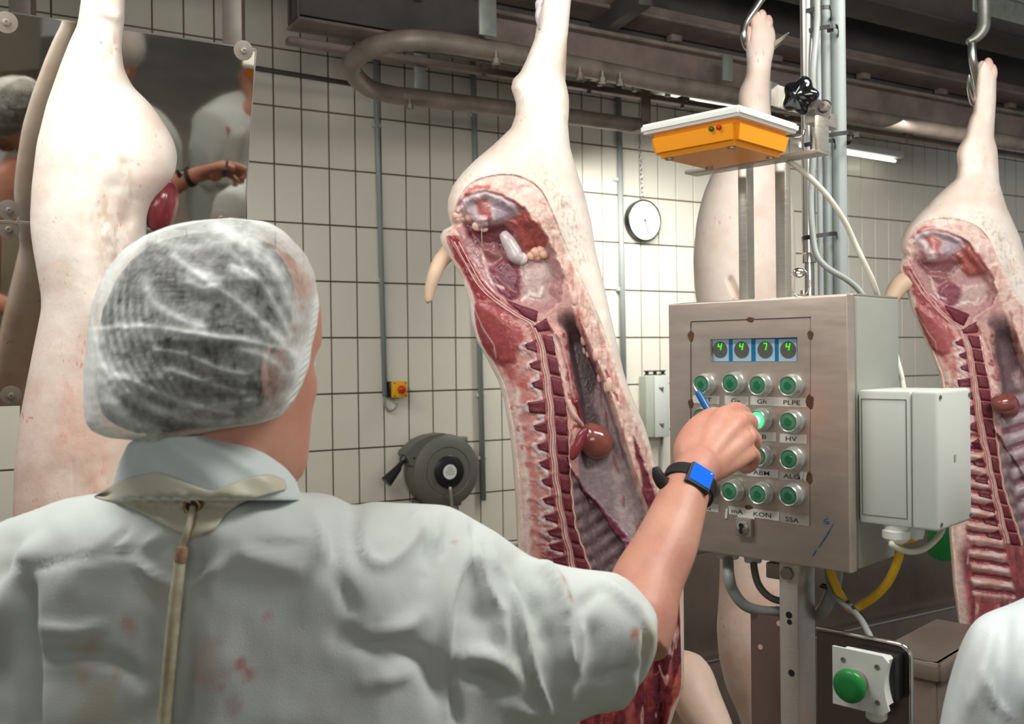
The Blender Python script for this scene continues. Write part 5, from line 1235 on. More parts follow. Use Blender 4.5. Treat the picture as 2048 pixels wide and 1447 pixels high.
# orange box: near bottom corner
Zn = 1.30
nb = P(1470, 281, Zn); nt = P(1478, 208, Zn)
ob = frame(Vector((nt.x, nt.y, nb.z)), CX, CY, UZ); obi = ob.inverted()
def ol(px, py, zz):
    q = obi @ (EYE + ray(px, py) * ((nb.z + zz - EYE.z) / ray(px, py).z)); return q
htop = nt.z - nb.z
ql = ol(1285, 252, htop); qr = ol(1588, 250, htop)
wx_, dy_ = -ql.x, qr.y
T = thing('orange_box', 'orange plastic housing with white lid and two small indicator lamps, above the cabinet', 'box', ob)
def taper(x0, x1, y0, y1, z0, z1, ins, bev, m, name):
    bm = bmesh.new(); vs = []
    for (z, i) in ((z0, ins), (z1, 0)):
        for (x, y) in ((x0 + i, y0 + i), (x1 - i, y0 + i), (x1 - i, y1 - i), (x0 + i, y1 - i)): vs.append(bm.verts.new((x, y, z)))
    for f in ((3, 2, 1, 0), (4, 5, 6, 7), (0, 1, 5, 4), (1, 2, 6, 5), (2, 3, 7, 6), (3, 0, 4, 7)): bm.faces.new([vs[k] for k in f])
    bmesh.ops.bevel(bm, geom=list(bm.edges), offset=bev, segments=4, affect='EDGES')
    me = bpy.data.meshes.new(name); bm.to_mesh(me); bm.free(); autosmooth(me, 40); return link(name, me, m, T)
lidh = .014
taper(-wx_ + .008, -.006, .006, dy_ - .008, 0, htop - lidh, .007, .007, M_ORANGE, 'housing')
taper(-wx_, .002, -.002, dy_, htop - lidh, htop, .001, .004, M_WHITEP, 'lid')
for (px, py, m) in ((1421, 257, mat('dark_green_lamp', (34, 92, 40), .3)), (1436, 254, mat('dark_red_lamp', (176, 44, 24), .3))):
    q = obi @ on_plane(px, py, ob @ Vector((0, .004, 0)), CY)
    MB().lathe([(.0035, 0), (.0035, .003), (.0001, .004)], Matrix.Translation((q.x, .0075, q.z)) @ RY, 12).build('indicator_lamp', m, T, smooth=True)
for (x, y) in ((-wx_ + .03, .03), (-.03, .03), (-.03, dy_ - .03), (-wx_ + .03, dy_ - .03)):
    MB().lathe([(.006, -.002), (.006, 0.001)], Matrix.Translation((x, y, 0)), 12).build('foot_screw', M_STEELD, T)
# bracket under and beside the box
q1 = obi @ P(1430, 342, 1.52); 
T = thing('box_bracket', 'flat steel bracket under the orange box, bent up toward the pipes', 'bracket', ob)
yb_ = cl(1560, 322, .10)[0]
bA = P(1644, 304, 1.43); RC = frame((0, 0, 0), CX, CY, UZ).to_3x3()
MB().box(bA - CX * .112, (.230, .034, .006), .001, R=RC).build('arm', M_STEEL, T, world=True)
uh = P(1644, 234, 1.43).z - bA.z
MB().box(bA + UZ * (uh / 2), (.006, .034, uh), .001, R=RC).build('upright', M_STEEL, T, world=True)
# clamp plate with knob
cm = CAB @ Matrix.Translation((0, 0, 0))
yk = .10
def kp(px, py): x, z = cl(px, py, yk); return x, z
(ax, az), (bx, bz), (cx_, cz_), (dx, dz_) = kp(1552, 168), kp(1661, 203), kp(1660, 240), kp(1552, 214)
T = thing('clamp_bracket', 'bright steel clamp plate on the pipes with black star knob and hexagonal bolt', 'clamp', CAB @ Matrix.Translation(((ax + bx) / 2, yk, cz_)))
ox, oz = (ax + bx) / 2, cz_
rc = [(dx - ox, dz_ - oz), (cx_ - .006 - ox, cz_ - oz), (cx_ - ox, cz_ + .006 - oz), (bx - ox, bz - .006 - oz), (bx - .005 - ox, bz - oz), (ax - ox, az - oz)]
MB().prism(rc, 1, 0, .004).build('plate', mat('satin_steel', (208, 204, 196), .35, .7, var=.2, vscale=20), T)
MB().prism([(ax - ox, az - oz), (ax - ox, dz_ - oz), (ax - ox + .003, dz_ - oz), (ax - ox + .003, az - oz)], 1, -.02, .004).build('folded_lip', M_CHROME, T)
kx, kz = kp(1618, 199)
mb = MB(); vs = []; prof = [(.010, 0), (.012, .010), (.020, .016), (.0255, .024), (.026, .032), (.020, .040), (.0001, .042)]
nn_ = 42
for (r, h) in prof:
    for k in range(nn_):
        a = 2 * PI * k / nn_; rr = r * (1 + (.14 * math.cos(5 * a + .5) if r > .012 else 0)); vs.append(Vector((kx - ox + rr * math.cos(a), -h, kz - oz + rr * math.sin(a))))
mb.add(vs, [(i * nn_ + k, i * nn_ + (k + 1) % nn_, (i + 1) * nn_ + (k + 1) % nn_, (i + 1) * nn_ + k) for i in range(len(prof) - 1) for k in range(nn_)])
mb.build('star_knob', mat('glossy_black', (16, 16, 18), .12, coat=.8), T, smooth=False, auto=60)
hx, hz = kp(1650, 213)
MB().lathe([(.010, 0), (.010, .002)], Matrix.Translation((hx - ox, 0, hz - oz)) @ RY, 20).build('washer', M_CHROME, T)
MB().lathe([(.0078, 0), (.0078, .007), (.006, .008), (.003, .008), (.003, .005), (.0001, .005)], Matrix.Translation((hx - ox, -.001, hz - oz)) @ RY, 6).build('hex_bolt', M_STEELD, T)
h2x, h2z = kp(1571, 199)
MB().lathe([(.004, 0), (.004, .0015), (.0001, .0015)], Matrix.Translation((h2x - ox, 0, h2z - oz)) @ RY, 14).build('rivet', M_WHITEP, T)
MB().box((.012, .035, .012), (.02, .07, .022), .002).build('pipe_saddle', M_STEEL, T)
MB().tube([(-.045, .02, -.006), (-.02, .012, -.014), (-.008, .012, -.014), (-.004, .012, -.004)], .0025, 8, smooth=4).build('bent_wire', M_CHROME, T, smooth=True)
# tank at lower right
tk = P(1873, 1325, 2.35)
T = thing('steel_tank', 'brown stained steel tank whose near top corner shows beside the lower right person', 'tank', frame(Vector((tk.x, tk.y, 0)), CX, CY, UZ))
hz_ = tk.z
tw, td = .16, .45
MB().box((-tw / 2, .0, hz_ / 2), (tw, .02, hz_), .002).build('side_panel', M_TROUGH, T)
MB().box((.0, td / 2, hz_ / 2), (.02, td, hz_), .002).build('side_panel', M_TROUGH, T)
MB().box((-tw / 2, -.008, hz_ - .02), (tw + .02, .03, .04), .004).build('rim', M_TROUGH, T)
MB().box((.008, td / 2, hz_ - .02), (.03, td + .02, .04), .004).build('rim', M_TROUGH, T)
MB().box((-tw / 2, -.01, hz_), (tw + .02, .008, .004), .001).box((.01, td / 2, hz_), (.008, td + .02, .004), .001).build('rim_edge', M_CHROME, T)
MB().box((-tw / 2 - .01, td / 2, hz_ - .02), (tw, td, .01)).build('cover_sheet', M_TROUGH, T)
# mirrors ---------------------------------------------------------------------------
Zm = 2.25; tl = math.radians(17)
mc = P(488, 440, Zm)   # lower right corner of upper sheet
MXv = WX; MZv = (UZ * math.cos(tl) - WN * math.sin(tl)).normalized(); MYv = MZv.cross(MXv).normalized() * 1.0
MM = frame(mc, MXv, -MYv if MYv.dot(WN) < 0 else MYv, MZv); MI = MM.inverted(); MN = Vector((MM[0][1], MM[1][1], MM[2][1]))
def ml(px, py): q = MI @ on_plane(px, py, mc, MN); return q.x, q.z
_, zt_m = ml(505, 90); x_l, _ = ml(-80, 30); _, zt_l = ml(0, 32); _, zb_m = ml(57, 443)
print('mirror', zt_m, zt_l, zb_m, x_l)
T = thing('steel_mirror', 'tilted polished steel mirror sheet behind the left pig, upper of the two', 'mirror', MM)
zt_ = (zt_m + zt_l) / 2
MB().box((x_l / 2, .004, (zt_ + zb_m) / 2), (-x_l, .006, zt_ - zb_m), 0).build('sheet', M_MIRROR, T)
MB().box((x_l / 2, .004, zt_ + .001), (-x_l, .008, .003)).box((.001, .004, (zt_ + zb_m) / 2), (.003, .008, zt_ - zb_m)).build('edge_strip', M_CHROME, T, auto=None)
for (px, py) in ((487, 101), (12, 44), (18, 420), (440, 436)):
    x, z = ml(px, py)
    w = MB().lathe([(.021, 0), (.021, .0008), (.017, .0014), (.015, .0014), (.011, .002), (.0001, .002)], Matrix.Translation((x, .001, z)) @ RY, 30).build('fixing_washer', M_STEELD, T)
    MB().lathe([(.0075, .003), (.0075, .007), (.005, .008), (.003, .008), (.003, .006), (.0001, .006)], Matrix.Translation((x, .001, z)) @ RY, 6).build('screw', M_STEELD, w)
MB().box((-.35, .12, .30), (.05, .22, .05), .004, R=None).build('wall_arm', M_STEELD, T)
T = thing('steel_mirror', 'lower polished steel mirror sheet at the left edge, under the seam', 'mirror', MM)
_, zb2 = ml(40, 806); x2r = ml(62, 600)[0] + .25
MB().box(((x_l + x2r) / 2, .004, (zb_m + zb2) / 2 - .006), (x2r - x_l, .006, zb_m - zb2), 0).build('sheet', M_MIRROR, T)
MB().box(((x_l + x2r) / 2, .002, zb_m - .0035), (x2r - x_l, .008, .004)).build('edge_strip', M_CHROME, T, auto=None)
for (px, py) in ((17, 458), (22, 790)):
    x, z = ml(px, py)
    w = MB().lathe([(.021, 0), (.021, .0008), (.017, .0014), (.015, .0014), (.011, .002), (.0001, .002)], Matrix.Translation((x, .001, z)) @ RY, 30).build('fixing_washer', M_STEELD, T)
    MB().lathe([(.0075, .003), (.0075, .007), (.005, .008), (.003, .008), (.003, .006), (.0001, .006)], Matrix.Translation((x, .001, z)) @ RY, 6).build('screw', M_STEELD, w)
# ------------------------------------------------------------------ people
M_BODY = mat('skin', (206, 156, 134), 0.45, col2=(188, 126, 108), vscale=14, bump=0.0003, bscale=260, sss=0.25, spec=0.4)
M_COAT = mat('white_cotton', rough=0.85, attr='Col', var=0.03, vscale=10, bump=0.00025, bscale=700, spec=0.2)
M_HAIR = mat('dark_hair', (62, 56, 50), 0.55, col2=(30, 27, 25), vscale=26, bump=0.002, bscale=60, stretch=(1, 1, 5))
M_STRAP = mat('cream_vinyl', (206, 202, 180), 0.4, var=0.08, vscale=10)
M_CORDT = mat('cord_cotton', (206, 198, 174), 0.7, col2=(176, 162, 132), vscale=90)
M_KNOT = mat('brown_knot', (140, 92, 66), 0.7, col2=(180, 150, 120), vscale=160)
M_TROUS = mat('white_trousers', (206, 208, 204), 0.85, var=0.05)
M_BOOT = mat('white_rubber_boot', (218, 218, 210), 0.4)
def netmat(name):
    m = bpy.data.materials.new(name); m.use_nodes = True; nt = m.node_tree; N, L = nt.nodes, nt.links
    b = N['Principled BSDF']; b.inputs['Base Color'].default_value = (*lin((232, 236, 232)), 1); b.inputs['Roughness'].default_value = 0.8
    b.inputs['Specular IOR Level'].default_value = .2
    at = N.new('ShaderNodeAttribute'); at.attribute_name = 'Weave'
    tc = N.new('ShaderNodeTexCoord'); nz = N.new('ShaderNodeTexNoise'); nz.inputs['Scale'].default_value = 220; nz.inputs['Detail'].default_value = 4
    mp = N.new('ShaderNodeMapping'); mp.inputs['Scale'].default_value = (1, 1, .5); L.new(tc.outputs['Object'], mp.inputs[0]); L.new(mp.outputs[0], nz.inputs['Vector'])
    ma = N.new('ShaderNodeMath'); ma.operation = 'MULTIPLY_ADD'; ma.inputs[1].default_value = .5; ma.inputs[2].default_value = -.25; L.new(nz.outputs[0], ma.inputs[0])
    ad = N.new('ShaderNodeMath'); ad.operation = 'ADD'; ad.use_clamp = True; L.new(at.outputs['Fac'], ad.inputs[0]); L.new(ma.outputs[0], ad.inputs[1])
    L.new(ad.outputs[0], b.inputs['Alpha']); return m
M_NET = netmat('bouffant_net')

def head_mesh(M):
    """skull, face, ears and neck in head space: x right, y forward, z up"""
    tab = np.array([(-.126, .020, .078, .040), (-.118, .034, .092, .010), (-.100, .046, .096, -.018), (-.080, .054, .094, -.045), (-.050, .061, .092, -.068), (-.02, .068, .090, -.086), (0, .072, .088, -.096), (.03, .076, .093, -.101), (.06, .075, .089, -.098), (.085, .067, .076, -.086), (.105, .050, .055, -.064), (.116, .030, .032, -.040), (.121, .008, .008, -.014)])
    zs = np.linspace(-.126, .121, 70); w = np.interp(zs, tab[:, 0], tab[:, 1]); f = np.interp(zs, tab[:, 0], tab[:, 2]); b = np.interp(zs, tab[:, 0], tab[:, 3])
    k = np.hanning(9)[1:-1]; k /= k.sum()
    sm = lambda v: np.convolve(np.pad(v, 3, mode='edge'), k, 'valid')
    w, f, b = sm(w), sm(f), sm(b); n = 96; a = np.linspace(0, 2 * PI, n, endpoint=False)
    cy = (f + b) / 2; hy = (f - b) / 2
    ca, sa = np.cos(a), np.sin(a); e = 0.88
    X = w[:, None] * np.sign(ca) * np.abs(ca) ** e; Y = cy[:, None] + hy[:, None] * np.sign(sa) * np.abs(sa) ** e
    Zz = np.repeat(zs[:, None], n, 1); fr = (sa > 0)[None, :]
    g = lambda x0, z0, sx, sz: np.exp(-((X - x0) / sx) ** 2 - ((Zz - z0) / sz) ** 2) * fr
    Y = Y + .016 * g(0, -.012, .008, .022) + .020 * g(0, -.034, .012, .010) + .005 * g(.011, -.037, .006, .006) + .005 * g(-.011, -.037, .006, .006)
    Y = Y - .010 * g(.031, .002, .016, .010) - .010 * g(-.031, .002, .016, .010) + .005 * g(.028, .022, .02, .007) + .005 * g(-.028, .022, .02, .007)
    Y = Y + .006 * g(0, -.064, .020, .005) + .007 * g(0, -.075, .018, .005) - .003 * g(0, -.0695, .022, .002) + .006 * g(0, -.108, .016, .012) + .005 * g(.04, -.025, .016, .016) + .005 * g(-.04, -.025, .016, .016)
    V = np.stack([X, Y, Zz], -1).reshape(-1, 3); mb = MB(); nr = len(zs)
    mb.add(V, [tuple(q) for q in ringfaces(nr, n)] + [tuple(range(n - 1, -1, -1)), tuple((nr - 1) * n + k for k in range(n))])
    for s in (-1, 1):
        R = Matrix.Rotation(s * -.35, 3, 'Z')
        mb.ball((s * .076, -.012, -.012), (.007, .017, .030), 12, R=R)
        pts = [Vector((s * (.082 + .004 * math.sin(t)), -.014 - .017 * math.sin(t) * 1.0, -.010 + .029 * math.cos(t))) for t in np.linspace(-.4, PI - .1, 9)]
        mb.tube(pts, .0042, 8)
        mb.ball((s * .078, -.006, -.036), (.005, .007, .009), 8)
    mb.tube([(0, -.018, -.05), (0, -.022, -.08), (0, -.026, -.13)], [.050, .052, .053], 28, smooth=4)
    mb.v = [tuple(M @ Vector(v)) for v in mb.v]; return mb
def face_parts(M, T):
    for s in (-1, 1):
        e = MB().ball(M @ Vector((s * .030, .0725, .001)), (.0105, .0105, .0105), 12).build('eye', M_WHITEP, T, smooth=True, world=True)
        MB().ball(M @ Vector((s * .030, .0795, .001)), (.0047, .0047, .0047), 10).build('iris', mat('brown_iris', (70, 46, 30), .3), e, smooth=True, world=True)
        MB().tube([M @ Vector((s * (.016 + .030 * t), .087 - .014 * t * t, .020 + .006 * math.sin(t * 3))) for t in np.linspace(0, 1, 6)], [.002, .003, .003, .003, .002, .001], 6).build('eyebrow', M_HAIR, T, smooth=True, world=True)
    MB().tube([M @ Vector((-.024, .088, -.0695)), M @ Vector((-.01, .099, -.068)), M @ Vector((0, .1005, -.069)), M @ Vector((.01, .099, -.068)), M @ Vector((.024, .088, -.0695))], [.001, .0032, .0036, .0032, .001], 8, smooth=3).build('lips', mat('lip_skin', (176, 96, 86), .45), T, smooth=True, world=True)

# --- main worker
hc = P(457, 714, .955); HM = Matrix.Translation(hc) @ Matrix.Rotation(math.radians(-34), 4, 'Z') @ Matrix.Rotation(math.radians(-6), 4, 'X')
T = thing('person', 'worker in white coat and hair net, back to the camera, pressing a cabinet button', 'person', loc=Vector((hc.x + .03, hc.y + .03, 0)))
PERSON = T
mb = head_mesh(HM)
nk = P(425, 1010, .97)
mb.tube([HM @ Vector((0, -.02, -.09)), P(440, 950, .955), P(428, 1030, .985)], [.052, .054, .054], 24, smooth=5)
mb.ball(P(400, 1380, 1.04), (.165, .085, .26), 20)
mb.tube([P(400, 1150, 1.03), P(780, 1150, 1.03), P(860, 1175, 1.03)], [.05, .05, .045], 18)
# right arm
mb.tube([P(860, 1175, 1.03), P(1080, 1255, 1.05), P(1262, 1290, 1.075)], [.045, .042, .040], 22, smooth=5)
mb.tube([P(1262, 1290, 1.07), P(1276, 1235, 1.09), P(1293, 1166, 1.125), P(1331, 1090, 1.16), P(1368, 992, 1.205), P(1386, 950, 1.23), P(1400, 925, 1.25)], [.040, .043, .041, .0375, .0300, .0270, .028], 26, smooth=5)
# metacarpals / palm
Wc = (1390, 938, 1.24)
def ch(pts, rr, n=14): mb.tube([P(*p) for p in pts], rr, n, smooth=5)
ch([Wc, (1418, 872, 1.275), (1441, 836, 1.300)], [.021, .0155, .0130])
ch([(1398, 938, 1.24), (1442, 880, 1.272), (1476, 843, 1.300)], [.021, .0155, .0135])
ch([(1402, 942, 1.24), (1458, 903, 1.270), (1493, 872, 1.297)], [.021, .0155, .0130])
ch([(1400, 946, 1.24), (1455, 925, 1.268), (1494, 906, 1.290)], [.020, .0160, .0125])
mb.ball(P(1440, 893, 1.285), (.036, .020, .036), 14)
ch([(1382, 928, 1.245), (1376, 893, 1.262), (1394, 856, 1.290), (1424, 832, 1.322), (1448, 830, 1.350)], [.021, .0185, .0150, .0125, .0085])
ch([(1441, 834, 1.300), (1461, 822, 1.330), (1473, 819, 1.350), (1488, 824, 1.378), (1497, 833, 1.402)], [.0128, .0108, .0112, .0094, .0074])
ch([(1476, 842, 1.300), (1493, 838, 1.330), (1501, 847, 1.350), (1497, 866, 1.366), (1480, 880, 1.356)], [.0134, .0112, .0114, .0096, .0078])
ch([(1493, 871, 1.297), (1503, 872, 1.325), (1508, 884, 1.343), (1501, 902, 1.357), (1484, 908, 1.348)], [.0130, .0108, .0108, .0092, .0074])
ch([(1494, 905, 1.290), (1505, 908, 1.312), (1508, 919, 1.327), (1499, 934, 1.337), (1484, 936, 1.330)], [.0122, .0098, .0096, .0084, .0068])
for k, (a, b) in enumerate((((1400, 915, 1.232), (1438, 842, 1.283)), ((1412, 915, 1.232), (1472, 848, 1.283)), ((1420, 922, 1.232), (1490, 876, 1.280)))):   # tendons
    mb.tube([P(*a) + CF * .012, P((a[0] + b[0]) / 2, (a[1] + b[1]) / 2, (a[2] + b[2]) / 2 + .004), P(*b) + CF * .004], .0042, 8)
# left arm and hand, bent forward in front of the body
def hand(base, d, up, side):
    """simple relaxed hand: palm and five curled fingers. base wrist, d direction, up = back of hand, side = thumb side"""
    R = lambda x, y, z: base + side * x + d * y + up * z
    mb.tube([R(0, -.01, 0), R(0, .03, 0), R(0, .085, -.004)], [.027, .034, .030], 16, smooth=3)
    for k, (x, L) in enumerate(((.030, .072), (.010, .080), (-.010, .074), (-.029, .058))):
        mb.tube([R(x * .8, .03, 0), R(x, .085, 0), R(x * 1.02, .085 + L * .45, -.006), R(x * 1.0, .085 + L * .78, -.022), R(x * .96, .085 + L * .9, -.040)], [.013, .0112, .0098, .0086, .0066], 12, smooth=4)
    mb.tube([R(.020, .005, -.004), R(.046, .035, -.010), R(.058, .066, -.020), R(.056, .090, -.030)], [.016, .0145, .0120, .0086], 12, smooth=4)
sh = P(-30, 1150, 1.02); el = P(-110, 1560, 1.08); wr = Vector((el.x + .09, el.y + .24, el.z + .03))
mb.tube([sh, (sh + el) / 2, el], [.056, .05, .043], 20, smooth=4); mb.tube([el, (el + wr) / 2, wr], [.043, .038, .028], 20, smooth=4)
dd = (wr - el).normalized(); sd = dd.cross(Vector((0, 0, 1))).normalized(); hand(wr, dd, sd.cross(dd).normalized(), sd)
me = remeshed(mb.mesh(), .0029, 3)
link('body', me, M_BODY, T, True)
face_parts(HM, T)
# knuckle nail on the index finger
MB().ball(P(1495, 828, 1.392), (.0042, .003, .0042), 8).build('fingernail', mat('nail', (226, 178, 160), .25), T, smooth=True, world=True)

STAINS = [((262, 1255), 22, (196, 120, 112), .7), ((165, 1315), 34, (190, 160, 140), .6), ((232, 1355), 12, (190, 120, 108), .7), ((190, 1410), 60, (192, 176, 150), .6), ((415, 1330), 38, (196, 150, 140), .5), ((447, 1345), 9, (184, 100, 98), .7), ((440, 1380), 8, (184, 100, 98), .6), ((480, 1330), 14, (184, 104, 100), .8), ((497, 1350), 10, (184, 104, 100), .7), ((462, 1425), 20, (190, 120, 116), .5), ((537, 1232), 9, (204, 130, 122), .7), ((310, 1180), 26, (206, 184, 166), .5), ((1122, 1165), 11, (196, 130, 116), .8), ((1134, 1197), 8, (186, 122, 110), .8), ((1244, 1216), 3.5, (170, 96, 84), .8), ((1270, 1268), 9, (190, 104, 92), .8), ((1153, 1304), 5, (150, 120, 110), .7), ((908, 1082), 5, (206, 128, 120), .6), ((1028, 1180), 6, (170, 206, 208), .4), ((1085, 1120), 10, (196, 150, 132), .5), ((1300, 1280), 26, (206, 196, 160), .6)]
def coat(name, top, bot, zc, th, x0, x1, step, T, strokes=(), stains=(), voxel=.0055, base=(208, 214, 210), rtab=None, seed=0):
    xs = np.arange(x0, x1 + .1, step, dtype=float); tp = smitp(top, xs, 5); bt = itp(bot, xs); zc_ = smitp(zc, xs, 9); T_ = smitp(th, xs, 9)
    nf = 90; u = np.linspace(0, 1, nf + 1); v = (1 - np.cos(PI * u)) / 2 * .55 + u * .45
    H = (bt - tp) / F * zc_
    R_ = np.minimum(np.full_like(H, .12), H / 2) if rtab is None else np.minimum(itp(rtab, xs), H / 2)
    d = np.minimum(v[None, :], 1 - v[None, :]) * H[:, None]
    prof = np.sqrt(np.clip(1 - (1 - np.clip(d / R_[:, None], 0, 1)) ** 2, 0, 1))
    X = np.repeat(xs[:, None], nf + 1, 1); Y = tp[:, None] + v[None, :] * (bt - tp)[:, None]
    Zf = zc_[:, None] - T_[:, None] * prof; Zb = zc_[:, None] + T_[:, None] * prof
    ring = lambda A: np.concatenate([A, A[:, ::-1][:, 1:-1]], 1)
    Zr = np.concatenate([Zf, Zb[:, ::-1][:, 1:-1]], 1)
    V = PN(ring(X), ring(Y), Zr); nc = V.shape[1]
    f = [tuple(q) for q in ringfaces(len(xs), nc)] + [tuple(range(nc - 1, -1, -1)), tuple((len(xs) - 1) * nc + k for k in range(nc))]
    me = remeshed(mkmesh('c', V.reshape(-1, 3), f), voxel, 6)
    co = getco(me); nor = getnor(me); px, py, pz = proj(co)
    facing = sst(-.05, .35, -(nor @ np.array(CF)))
    disp = .004 * (fbm(px, py, 90, seed + 3, 2) - .5)
    for (pts, w, h) in strokes:
        bb = np.array(pts); ok = (px > bb[:, 0].min() - 3 * w) & (px < bb[:, 0].max() + 3 * w) & (py > bb[:, 1].min() - 3 * w) & (py < bb[:, 1].max() + 3 * w)
        if not ok.any(): continue
        sp = smcurve(pts, 4); dd = ldist(px[ok], py[ok], sp)
        # taper toward the ends of the stroke
        e = np.minimum(np.hypot(px[ok] - pts[0][0], py[ok] - pts[0][1]), np.hypot(px[ok] - pts[-1][0], py[ok] - pts[-1][1]))
        disp[ok] += h * np.exp(-(dd / w) ** 2) * (.35 + .65 * sst(0, 2.2 * w + 12, e))
    fine = .0016 * (fbm(px * 1.0 + 30 * fbm(px, py, 120, 8), py * .45, 30, seed + 9) - .5)
    setco(me, co + nor * ((disp + fine) * facing)[:, None])
    C = np.ones((len(co), 3)) * np.array(base, float)
    C += (np.array((196, 200, 190.)) - C) * (sst(.5, .75, fbm(px, py, 130, seed + 11)) * .35)[:, None]
    for ((sx, sy), r, c, k) in stains:
        m = sst(1.3, .1, np.hypot((px - sx), (py - sy) * .75) / r + (fbm(px, py, 40, int(sx)) - .5) * 1.6) * k * .8 * facing
        C += (np.array(c, float) - C) * m[:, None]
    setcol(me, linN(C)); return link(name, me, M_COAT, T, True)
g = lambda L: [(650 + x / 2.926, 980 + y / 2.926) for x, y in L]
h_ = lambda L: [(x / 2.911, 950 + y / 2.911) for x, y in L]
STROKES = [
    (g([(215, 260), (225, 340), (265, 410), (330, 430), (420, 390), (540, 260), (620, 180)]), 11, .006), (g([(140, 120), (170, 260), (190, 380)]), 14, -.006),
    (g([(600, 180), (590, 350), (600, 480)]), 17, -.010), (g([(720, 190), (690, 330), (650, 430)]), 13, -.007), (g([(650, 190), (650, 300), (655, 360)]), 8, .006), (g([(430, 260), (560, 150), (640, 120)]), 16, .006),
    (g([(868, 170), (862, 380), (800, 560), (760, 750), (742, 950), (755, 1150), (780, 1390)]), 7, -.006), (g([(860, 300), (790, 500), (735, 640), (722, 820), (735, 1050)]), 14, .008),
    (g([(870, 330), (930, 500), (985, 640), (1030, 700)]), 10, .012), (g([(1030, 700), (1045, 850), (1042, 1000)]), 9, .008), (g([(960, 300), (1000, 430), (1060, 480)]), 10, .006),
    (g([(1110, 520), (1135, 700), (1185, 900), (1230, 1080), (1310, 1290)]), 9, .010), (g([(1200, 400), (1330, 510), (1395, 650), (1412, 800)]), 12, .013), (g([(1412, 800), (1430, 960), (1470, 1060)]), 11, .011), (g([(1510, 740), (1500, 900), (1480, 1040)]), 9, .009),
    (g([(1130, 430), (1165, 560), (1230, 700), (1250, 860)]), 18, -.012), (g([(1560, 700), (1570, 900), (1530, 1050)]), 20, -.010), (g([(900, 560), (900, 700), (940, 880)]), 30, -.012), (g([(1290, 700), (1330, 900), (1330, 1050)]), 22, -.010),
    (g([(770, 970), (930, 960), (1060, 1040), (1150, 1140)]), 17, .012), (g([(800, 1070), (950, 1110), (1040, 1170)]), 12, -.012), (g([(1060, 1230), (1200, 1290), (1330, 1280)]), 16, .008),
    (g([(1600, 500), (1780, 660), (1860, 760)]), 11, .008), (g([(1872, 780), (1890, 880), (1875, 960)]), 6, -.009), (g([(1850, 760), (1868, 900), (1860, 1050), (1800, 1180)]), 4, -.004), (g([(1822, 1040), (1780, 1150), (1660, 1290)]), 10, .010), (g([(1630, 1100), (1750, 1060), (1815, 1035)]), 9, -.009), (g([(1400, 1290), (1440, 1130), (1480, 1060)]), 13, .006),
    (g([(120, 850), (330, 890), (500, 960), (640, 1080), (720, 1320)]), 24, -.012), (g([(180, 780), (250, 840), (340, 850), (450, 800), (560, 740)]), 15, .010), (g([(250, 1120), (420, 1090), (560, 1020)]), 16, .006), (g([(60, 480), (140, 640), (170, 780)]), 16, -.007),
    (g([(30, 60), (90, 180), (100, 330)]), 12, -.006), (g([(1660, 560), (1560, 620), (1480, 700)]), 12, -.005),
    (h_([(150, 560), (150, 800), (160, 1100), (175, 1447), (180, 1600)]), 16, -.020), (h_([(330, 330), (190, 470), (80, 660), (0, 850), (-60, 1000)]), 24, .012), (h_([(60, 420), (20, 560), (-30, 700)]), 20, -.008),
    (h_([(165, 555), (400, 495), (750, 440), (1000, 425)]), 7, -.0028), (h_([(1220, 405), (1800, 400)]), 7, -.0025), (h_([(1110, 430), (1130, 560), (1120, 640)]), 20, -.016),
    (h_([(780, 510), (880, 560), (960, 620), (1020, 640)]), 9, .009), (h_([(1100, 665), (1180, 590), (1320, 480)]), 10, .009), (h_([(640, 410), (720, 330), (745, 250)]), 7, -.004), (h_([(260, 1060), (500, 1045), (700, 1100), (820, 1200)]), 14, -.007),
    (h_([(900, 900), (920, 1100), (900, 1447)]), 14, -.006), (h_([(1110, 900), (1090, 1200), (1070, 1447)]), 14, -.006), (h_([(220, 880), (420, 900), (600, 880)]), 9, .005), (h_([(960, 300), (900, 380), (800, 450)]), 12, .006), (h_([(1300, 380), (1500, 480), (1800, 560)]), 20, .006), (h_([(1900, 200), (1950, 320), (1960, 480), (1900, 560)]), 14, -.008), (h_([(1850, 230), (1880, 400), (1840, 520)]), 12, .006)]
top = [(-190, 1560), (-180, 1330), (-150, 1210), (-110, 1140), (-60, 1084), (0, 1041), (52, 1024), (120, 998), (172, 988), (206, 985), (260, 978), (330, 968), (420, 964), (500, 966), (560, 974), (601, 984), (646, 984), (680, 994), (706, 1014), (739, 1000), (787, 1004), (889, 1007), (917, 1018), (944, 1035), (992, 1062), (1060, 1112), (1139, 1133), (1183, 1139), (1231, 1143), (1262, 1161), (1282, 1184), (1306, 1206), (1315, 1236), (1319, 1270)]
bot = [(-190, 1640), (-160, 1800), (-60, 1820), (-30, 1900), (-10, 2500), (880, 2500), (930, 1760), (960, 1640), (1080, 1500), (1146, 1449), (1210, 1423), (1265, 1385), (1292, 1359), (1311, 1310), (1319, 1275)]
COAT = coat('coat', top, bot, [(-190, 1.03), (0, 1.01), (160, .985), (420, .962), (660, .985), (900, 1.01), (1100, 1.045), (1319, 1.075)], [(-190, .06), (-60, .085), (60, .115), (760, .115), (900, .095), (1100, .085), (1319, .070)], -190, 1319, 7, T, STROKES, STAINS, rtab=[(-190, .06), (0, .13), (200, .06), (620, .06), (800, .13), (950, .2), (1319, .2)])
def bvh_of(objs):
    vs = []; fs = []
    for o in objs:
        b = len(vs); M = WM[o.name]; me = o.data
        vs += [M @ v.co for v in me.vertices]; fs += [tuple(b + i for i in p.vertices) for p in me.polygons]
    return BVHTree.FromPolygons(vs, fs)
